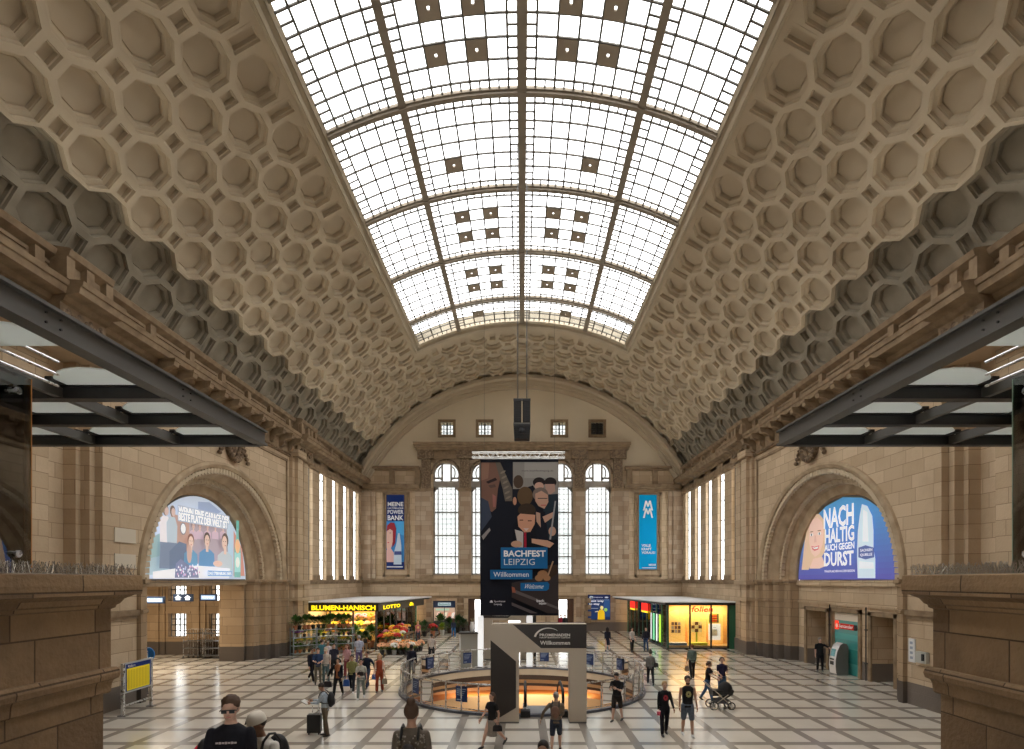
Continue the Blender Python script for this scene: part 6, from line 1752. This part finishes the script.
    if beard:
        h = MB(); hh_ = MB(); hh_.sphere((0,-.03,-.07), .066, 10, 7, sx=.9, sy=.9, sz=.75)
        for v in hh_.v: h.v.append(T_(v))
        h.f = hh_.f; h.m = hh_.m; h.build('beard', hm, root, smooth=True)
    for q in (-1, 1):
        if not glasses:
            h = MB(); h.sphere(T_((q*.032,-.083,.014)), .0095*s, 8, 5); h.build('eye', mat('eye_dark', (.03,.02,.02), .3), root)
            h = MB(); h.tube([T_((q*.016,-.089,.034)), T_((q*.048,-.08,.037))], .0045*s, 4); h.build('eyebrow', hm, root)
    h = MB(); h.tube([T_((-.022,-.088,-.052)), T_((0,-.094,-.054)), T_((.022,-.088,-.052))], .006*s, 5); h.build('mouth', mat('lips', (.40,.14,.12), .5), root)
    info = dict(hands=[A_[2]+A_[3]*.08*s for A_ in armpts], back=U(.30)+Vector((0,.125*s,0)), s=s, U=U, sh=[A_[0] for A_ in armpts], ln=ln)
    M4 = Matrix.Translation(Vector(loc)) @ Matrix.Rotation(rz, 4, 'Z')
    info['W'] = lambda v: M4 @ Vector(v)
    info['M'] = M4; info['root'] = root
    return info
def backpack(inf, col, label, big=1.0, name='backpack'):
    s = inf['s']; p = inf['back']; root = empty(name, tuple(inf['W'](p)), inf['root'].rotation_euler.z, label, 'backpack')
    b = MB(); b.sphere((0,.10*s,-.02*s), .2*s*big, 14, 10, sx=.78, sy=.5, sz=1.15); b.sphere((0,.17*s,-.08*s), .12*s*big, 12, 8, sx=.9, sy=.5, sz=1.0)
    remesh(b, 'pack', mat('pack_%02x%02x' % (int(col[0]*255), int(col[2]*255)), col, .7), .014, root)
    for q in (-1, 1):
        b = MB(); sh_ = inf['sh'][0 if q < 0 else 1]; top_ = Vector(sh_)-Vector(p); x = q*.10*s
        yf = -.125*s-.15*s
        b.tube([(x, .04*s, .14*s), (x, -.06*s, .262*s), (x, -.14*s, .275*s), (x, -.225*s, .21*s), (x*1.02, -.275*s, .08*s), (x*1.25, -.24*s, -.07*s), (x*1.6, -.1*s, -.12*s), (x*1.3, .04*s, -.12*s)], .016*s, 6)
        b.build('strap', BLACK, root)
    return root
def handbag(pos, col, label, w_=.15, h=.2, name='handbag', cat_='bag', handle=.14):
    root = empty(name, (pos[0], pos[1], pos[2]-handle-h), 0, label, cat_)
    b = MB(); b.prism([(-w_,0),(w_,0),(w_*.9,h*.85),(w_*.6,h),(-w_*.6,h),(-w_*.9,h*.85)], lambda u, v, z: (u, z, v), -.05, .05); b.build('body', mat('bag_%02x%02x%02x' % tuple(int(c*255) for c in col), col, .6), root)
    b = MB(); b.tube([(-w_*.5,0,h*.95), (-w_*.25,0,h+handle*.9), (0,0,h+handle), (w_*.25,0,h+handle*.9), (w_*.5,0,h*.95)], .008, 5); b.build('handle', mat('bag_%02x%02x%02x' % tuple(int(c*255) for c in col), col, .6), root)
    return root
def gp(px, py):   # floor point seen at a photo position
    D = EYE*F/(py-CY); return ((px-CX)*D/F, D, 0)
WALK_ = ((20,6),(-16,14)); WALK2 = ((-18,16),(22,8)); STAND = ((3,3),(-3,2))
REL = (5,8,14,0)
# foreground people on the stairs
def stairp(px, D): return ((px-CX)*D/F, D, stair_z(D))
p = person(stairp(231,5.62), .12, 1.70, 'man with curly brown hair and sunglasses in a black t-shirt with pale lettering', 'light', 'brown', 'curly', (.012,.012,.018), .5, (.03,.04,.07), legs=((28,50),(-4,4)), arms=((8,16,62,25),(10,20,40,20)), vox=.014, glasses=True, printc='lines', nod=6, turn=8)
r = empty('shoulder_bag', tuple(p['W'](Vector((-.27,.05,1.12)))), .1, 'black bag with a bright red side worn by the man in sunglasses', 'bag')
b = MB(); b.sphere((0,0,0), .13, 12, 8, sx=.6, sy=.9, sz=1.2); b.build('body', BLACK, r, smooth=True); b = MB(); b.sphere((-.045,-.03,.0), .1, 12, 8, sx=.5, sy=.7, sz=1.0); b.build('red_side', mat('bag_red', (.65,.01,.03), .5), r, smooth=True)
p = person(stairp(267,6.35), -.35, 1.72, 'bowed man in a white baseball cap and white t-shirt with black backpack straps', 'brown', 'dark', 'short', (.70,.66,.60), .5, (.05,.05,.06), legs=((26,48),(-4,4)), arms=((14,22,55,20),(14,24,60,10)), vox=.014, cap=(.72,.66,.56), nod=16, lean=10, turn=-25)
backpack(p, (.012,.012,.014), 'black backpack on the man with the white cap')
p = person(stairp(252,7.0), .2, 1.77, 'dark-haired person half hidden between the two men at the bottom left', 'tan', 'dark', 'short', (.10,.08,.08), .5, (.05,.05,.06), legs=((20,36),(-4,4)), vox=.018)
p = person(stairp(411.5,6.2), PI+.02, 1.66, 'woman seen from behind with a dark bun and a grey patterned blouse', 'tan', 'brown', 'bun', (.16,.13,.10), .9, (.03,.05,.10), female=True, legs=((6,4),(-10,14)), arms=((4,16,10,0),(4,16,10,0)), vox=.014)
t = MB(); rr2 = random.Random(77)
for k in range(150):   # printed flecks of the blouse
    a = rr2.uniform(0, PI); z = rr2.uniform(.0, .48); q = p['U'](z); rx, ry = .165, .125
    t.sphere((q.x+rx*math.cos(a), q.y+ry*math.sin(a), q.z), .011, 5, 3)
t.build('blouse_print', mat('blouse_flecks', (.34,.30,.25), .8), p['root'])
backpack(p, (.035,.028,.025), 'small dark backpack on the woman with the bun', .62)
handbag(p['W'](Vector((-.27,.0,.98))), (.04,.08,.18), 'blue denim bag at the side of the woman with the bun', .13, .26)
p = person(stairp(543,8.3), .05, 1.75, 'dark-haired man in a navy t-shirt at the bottom edge, below the portal', 'tan', 'dark', 'short', (.012,.02,.05), .5, (.05,.05,.06), legs=((24,44),(-4,4)), vox=.018, turn=-15)
p = person(stairp(598,8.6), .1, 1.66, 'grey-haired person in a pale top with a dark blue strap at the bottom edge', 'light', 'grey', 'short', (.40,.36,.30), .5, (.05,.05,.06), legs=((24,44),(-4,4)), vox=.018, nod=15)
r = empty('shoulder_strap', tuple(p['W'](Vector((-.1,-.02,1.42)))), 0, 'dark blue strap on the shoulder of the grey-haired person', 'strap'); b = MB(); b.tube([(-.04,-.12,-.12),(-.04,-.11,-.03),(-.03,-.03,.055),(-.02,.08,.03),(-.02,.12,-.1)], .022, 6); b.build('band', mat('strap_blue', (.01,.04,.12), .6), r)
# man with suitcase
p = person(gp(325,736), -PI/2+.1, 1.63, 'man in profile with khaki trousers and pale blue shirt reading beside a suitcase', 'tan', 'dark', 'short', (.45,.52,.60), .6, (.16,.12,.08), legs=((2,2),(-6,4)), arms=((30,6,62,10),(26,6,66,10)), nod=28, lean=6)
backpack(p, (.012,.012,.014), 'round black backpack on the man with the suitcase', 1.12)
hx = p['W'](p['hands'][1]); r = empty('book', (hx[0]-.03, hx[1]-.1, hx[2]), 0, 'pale open booklet held by the man with the suitcase', 'book')
b = MB(); b.obox((-.05,.1,.03), .1, .14, .008, Matrix.Rotation(.5, 3, 'Y')); b.build('pages', mat('booklet', (.62,.6,.56), .7), r); b = MB(); b.obox((-.055,.1,.02), .104, .145, .004, Matrix.Rotation(.5, 3, 'Y')); b.build('cover', BLACK, r)
g_ = gp(314.5,734)
r = empty('suitcase', (g_[0], g_[1], 0), .1, 'black upright suitcase standing at the feet of the man in profile', 'suitcase')
b = MB(); b.box(-.2, .2, -.12, .12, .06, .62); b.build('shell', mat('case_black', (.015,.015,.017), .5), r)
for q in (-1, 1):
    b = MB(); b.tube([(q*.15-.02,.08,.03),(q*.15+.02,.08,.03)], .03, 8); b.build('wheel', DARKST, r)
    b = MB(); b.tube([(q*.15-.02,-.08,.03),(q*.15+.02,-.08,.03)], .03, 8); b.build('wheel', DARKST, r)
b = MB(); b.tube([(-.09,.09,.62),(-.09,.09,.9),(.09,.09,.9),(.09,.09,.62)], .01, 6); b.build('handle', STEEL, r)
# group in front of the flower shop
P_ = person
P_(gp(318,684), .25, 1.66, 'man in a blue t-shirt and khaki trousers at the left of the group', 'light', 'brown', 'short', (.03,.06,.14), .5, (.16,.14,.10), legs=STAND, arms=((20,8,70,30),(20,8,60,30)), nod=10)
P_(gp(312,682), .9, 1.66, 'striding person in dark clothes behind the man in blue', 'tan', 'dark', 'short', (.02,.02,.03), .9, (.012,.012,.02), shoes=(.6,.6,.6), legs=((26,4),(-28,16)))
P_(gp(326,683), .1, 1.62, 'man in a cream cap and cream shirt beside the man in blue', 'light', 'grey', 'short', (.55,.48,.42), .5, (.10,.16,.17), legs=STAND, cap=(.55,.48,.36))
p = P_(gp(338,696.5), 0, 1.62, 'woman in an open black coat over a rust top leading the group', 'tan', 'dark', 'bob', (.32,.12,.05), .0, (.012,.012,.014), legs=WALK_, jacket=(.014,.013,.016), female=True, arms=((-8,40,10,0),(5,10,14,0)))
handbag(p['W'](p['hands'][0]), (.02,.015,.02), 'black handbag swung by the woman in the open black coat', .16, .24)
p = P_(gp(352,692), .1, 1.62, 'man in an olive green t-shirt in the middle of the group', 'tan', 'dark', 'short', (.28,.27,.10), .5, (.014,.016,.024), legs=WALK2, shoes=(.5,.5,.5))
handbag(p['W'](p['hands'][0]), (.02,.09,.36), 'bright blue shopping bag held by the man in olive', .13, .28)
p = P_(gp(361,698.5), .2, 1.64, 'dark-haired woman in a white t-shirt and pale jeans in front of the group', 'light', 'dark', 'bob', (.55,.53,.46), .5, (.22,.26,.24), female=True, legs=WALK_, arms=((16,12,60,35),(-6,22,20,0)), shoes=(.6,.6,.6))
handbag(p['W'](Vector((.0,-.2,1.16))), (.03,.02,.02), 'dark hip bag of the woman in the white t-shirt', .13, .15, handle=.05)
p = P_(gp(367,688), -.2, 1.66, 'man in navy with dark jeans behind the woman in white', 'tan', 'dark', 'short', (.012,.02,.045), .9, (.03,.05,.10), legs=WALK2, arms=((5,10,14,0),(8,38,10,0)))
handbag(p['W'](p['hands'][1]), (.03,.12,.42), 'blue cloth bag hanging from the arm of the man in navy', .13, .22)
p = P_(gp(379.5,692), .1, 1.64, 'blonde woman in a rust red jumpsuit walking beside the group', 'light', 'blond', 'long', (.36,.07,.03), .0, (.36,.07,.03), 'jumpsuit', legs=((8,4),(-8,6)), female=True, arms=((10,14,14,0),(6,22,12,0)))
handbag(p['W'](p['hands'][1]), (.26,.21,.15), 'beige tote bag carried by the woman in the red jumpsuit', .11, .24)
for i, (px, fy, col, bc, rz, lab, hr) in enumerate(((322,671,(.06,.20,.26),(.03,.04,.08),PI-.4,'person in a teal top standing by the last plant rack','dark'),(328,672,(.55,.48,.50),(.06,.06,.08),.8,'person in a pale pink top by the plant rack','grey'),
        (334,676,(.03,.03,.05),(.03,.03,.03),.3,'person in black between the rack and the group','dark'),(347,677,(.62,.34,.36),(.25,.05,.06),-.3,'woman in a pink top behind the man in olive','red'),(359,668,(.50,.54,.68),(.14,.10,.22),PI,'tall man in a pale blue and violet shirt facing the flowers','grey'))):
    P_(gp(px, fy), rz, [1.66,1.62,1.62,1.62,1.78][i], lab, ['light','tan'][i % 2], hr, 'short' if i != 3 else 'long', col, .5, bc, legs=STAND)
P_(gp(411.5,681), PI-.1, 1.72, 'man in a dark top seen from behind at the left of the railing', 'brown', 'dark', 'short', (.02,.02,.035), .9, (.10,.10,.11), legs=STAND)
P_(gp(431.5,661.5), PI, 1.66, 'man in a white t-shirt and black shorts walking away past the flowers', 'brown', 'dark', 'short', (.60,.52,.47), .5, (.02,.02,.025), 'shorts', legs=WALK_)
P_(gp(453.5,638), PI+.2, 1.62, 'woman in bright blue jeans before the kiosk in the end wall', 'light', 'brown', 'long', (.03,.04,.08), .9, (.03,.16,.36), legs=WALK2, female=True, shoes=(.6,.6,.6))
P_(gp(418,643), .3, 1.68, 'woman in a red flowered top at the far end of the flower benches', 'light', 'blond', 'long', (.55,.20,.18), .5, (.06,.07,.10), legs=STAND, female=True, printc=(.8,.6,.2))
# around the portal
p = P_(gp(492,747), -.75, 1.62, 'woman in a black top and pale grey skirt striding past the portal', 'light', 'brown', 'long', (.014,.012,.014), .35, (.34,.30,.26), 'skirt', legs=((24,4),(-26,18)), female=True, arms=((24,14,16,0),(-20,16,30,0)), vox=.018)
handbag(p['W'](p['hands'][1]+Vector((0,-.02,.05))), (.015,.012,.014), 'small black handbag of the woman striding past the portal', .14, .17, handle=.07)
p = P_(gp(556,751), PI-.15, 1.66, 'grey-haired man in a brown checked shirt seen from behind at the portal', 'light', 'grey', 'short', (.20,.155,.115), .6, (.04,.05,.08), 'shorts', legs=((12,4),(-10,10)), arms=((18,10,40,20),(-6,38,18,0)), vox=.018)
p2 = backpack(p, (.17,.09,.06), 'brown backpack on the grey-haired man', .85)
p = P_(gp(617,721), -.55, 1.67, 'man in black t-shirt and dark shorts looking at his phone by the railing', 'light', 'dark', 'short', (.012,.011,.012), .5, (.03,.025,.022), 'shorts', legs=((12,4),(-12,6)), arms=((30,6,88,30),(28,6,88,30)), nod=30, vox=.018, printc=None)
hx = p['W'](p['hands'][0]*.5+p['hands'][1]*.5); r = empty('smartphone', (hx[0], hx[1], hx[2]), -.55, 'small dark phone in the hands of the man at the railing', 'phone')
b = MB(); b.obox((0,-.01,.02), .038, .006, .075, Matrix.Rotation(.6, 3, 'X')); b.build('case', BLACK, r); b = MB(); b.obox((0,-.003,.022), .034, .002, .068, Matrix.Rotation(.6, 3, 'X')); b.build('screen', mat('phone_screen', (.1,.12,.15), .1), r)
# couple
p = P_(gp(664.5,735), .05, 1.66, 'blonde woman in a black t-shirt with red print and black jeans', 'light', 'blond', 'bun' if False else 'short', (.012,.012,.014), .75, (.012,.013,.016), legs=((10,3),(-10,8)), female=True, arms=((2,16,12,0),(14,22,20,0)), printc=(.45,.04,.06), vox=.018)
hx = p['W'](p['hands'][0]); r = empty('paper_cup', (hx[0], hx[1]-.02, hx[2]-.1), 0, 'pink paper cup held by the blonde woman in black', 'cup')
b = MB(); b.lathe((0,0,0), [(.045,0),(.06,.12)], 12); b.build('cup', mat('pink_cup', (.85,.10,.18), .5), r); b = MB(); b.lathe((0,0,.12), [(.062,0),(.06,.015),(.02,.02)], 12); b.build('lid', mat('cup_lid', (.8,.5,.5), .5), r)
P_(gp(687.5,735.5), -.05, 1.84, 'bearded man in a black tank top with a pale print and grey shorts', 'tan', 'dark', 'curly', (.012,.012,.014), .0, (.13,.16,.21), 'shorts', (.7,.7,.68), legs=((-8,6),(12,4)), arms=((2,16,14,0),(4,16,18,0)), beard=True, printc=(.42,.38,.16), vox=.018)
# pram and its two women
p = P_(gp(707.5,701), .95, 1.62, 'woman in a black top and blue jeans pushing the pram', 'light', 'brown', 'pony', (.012,.012,.016), .35, (.05,.11,.22), legs=WALK_, female=True, arms=((34,8,34,5),(38,8,30,5)), lean=6)
P_(gp(722,698), -.2, 1.66, 'woman in a navy top and jeans standing behind the pram', 'light', 'brown', 'pony', (.02,.015,.045), .5, (.08,.14,.24), legs=STAND, female=True, arms=((20,10,50,20),(14,12,90,10)))
g_ = gp(721,708.5); r = empty('pram', (g_[0], g_[1], 0), 0, 'black pram with a round hood and pale frame', 'pram')
b = MB(); pts = [(-.36,.50),(.36,.52),(.42,.70),(.36,.74),(-.38,.70)]
b.prism(pts, lambda u, v, w_: (u, w_, v), -.2, .2); b.build('carrycot', BLACK, r)
b = MB(); b.sphere((.16,0,.70), .34, 14, 10, sx=.78, sy=.68, sz=.92); b.build('hood', mat('pram_hood', (.014,.013,.014), .8), r, smooth=True)
for x, y, rad in ((-.34,-.24,.15),(-.34,.24,.15),(.32,-.2,.13),(.32,.2,.13)):
    b = MB(); b.tube([(x+rad*math.cos(t*PI/9), y, rad+.0+rad*math.sin(t*PI/9)*.999) for t in range(18)], .022, 6, closed=True); wo = b.build('wheel', BLACK, r)
    b = MB(); b.tube([(x, y-.02, rad),(x, y+.02, rad)], .05, 8); b.tube([(x-rad*.8, y, rad),(x+rad*.8, y, rad)], .008, 4); b.tube([(x, y, .03),(x, y, rad*1.8)], .008, 4); b.build('hub', STEEL, wo)
b = MB()
for y in (-.2, .2):
    b.tube([(-.34, y, .15), (.2, y, .55)], .016, 6); b.tube([(.32, y, .14), (-.15, y, .55)], .016, 6); b.tube([(-.05, y, .5), (-.42, y, .8), (-.62, y*.9, 1.0)], .016, 6)
b.tube([(-.62,-.18,1.0),(-.62,.18,1.0)], .02, 8); b.build('frame', mat('pram_frame', (.6,.55,.48), .3, .6), r)
b = MB(); b.box(-.25, .22, -.18, .18, .22, .38); b.build('basket', mat('pram_basket', (.10,.10,.11), .8), r)
# others in the right half
p = P_(gp(650.5,684.5), PI-.15, 1.60, 'woman in a grey jumper and black trousers walking away past the railing', 'light', 'dark', 'bun', (.20,.19,.18), .9, (.02,.02,.024), legs=WALK2, female=True, arms=((6,26,10,0),(4,12,10,0)))
handbag(p['W'](Vector((-.24,.02,1.15))), (.02,.015,.018), 'black shoulder bag of the woman in the grey jumper', .11, .2)
p = P_(gp(692,678.5), PI+.05, 1.66, 'person in a grey green hooded jacket in front of the right shop', 'light', 'red', 'short', (.16,.22,.19), .9, (.02,.018,.02), legs=((8,4),(-10,10)))
handbag(p['W'](p['hands'][1]), (.32,.22,.15), 'brown paper bag of the person in the grey green jacket', .1, .26)
P_(gp(607.5,651), PI-.2, 1.64, 'woman in a dark knee-length dress walking towards the end wall poster', 'light', 'dark', 'long', (.012,.014,.03), .9, (.012,.014,.03), 'dress', legs=WALK_, female=True)
P_(gp(632,651.5), .6, 1.62, 'person in a white top and black trousers outside the right shop', 'light', 'dark', 'short', (.62,.58,.54), .5, (.02,.02,.022), legs=STAND)
p = P_(gp(646,651.5), -.6, 1.63, 'person in a dark top and blue jeans outside the right shop', 'light', 'dark', 'short', (.02,.02,.035), .9, (.04,.08,.17), legs=STAND)
backpack(p, (.02,.022,.02), 'dark backpack on the person in jeans outside the right shop')
P_(( (820-CX)*29.2/F, 29.2, 0), -.25, 1.76, 'guard in a black uniform reaching towards the cash machine', 'light', 'grey', 'short', (.01,.01,.012), .5, (.01,.01,.012), legs=((-3,2),(3,2)), arms=((4,16,12,0),(20,58,14,0)))
P_(gp(561,632.5), .2, 1.68, 'person in a red jacket in the right end doorway', 'tan', 'dark', 'short', (.30,.02,.04), .9, (.02,.02,.03), legs=WALK_)
P_(gp(565,633), .1, 1.72, 'person in black walking in the right end doorway', 'tan', 'dark', 'short', (.02,.02,.025), .9, (.02,.02,.03), legs=WALK2)
print('people done')
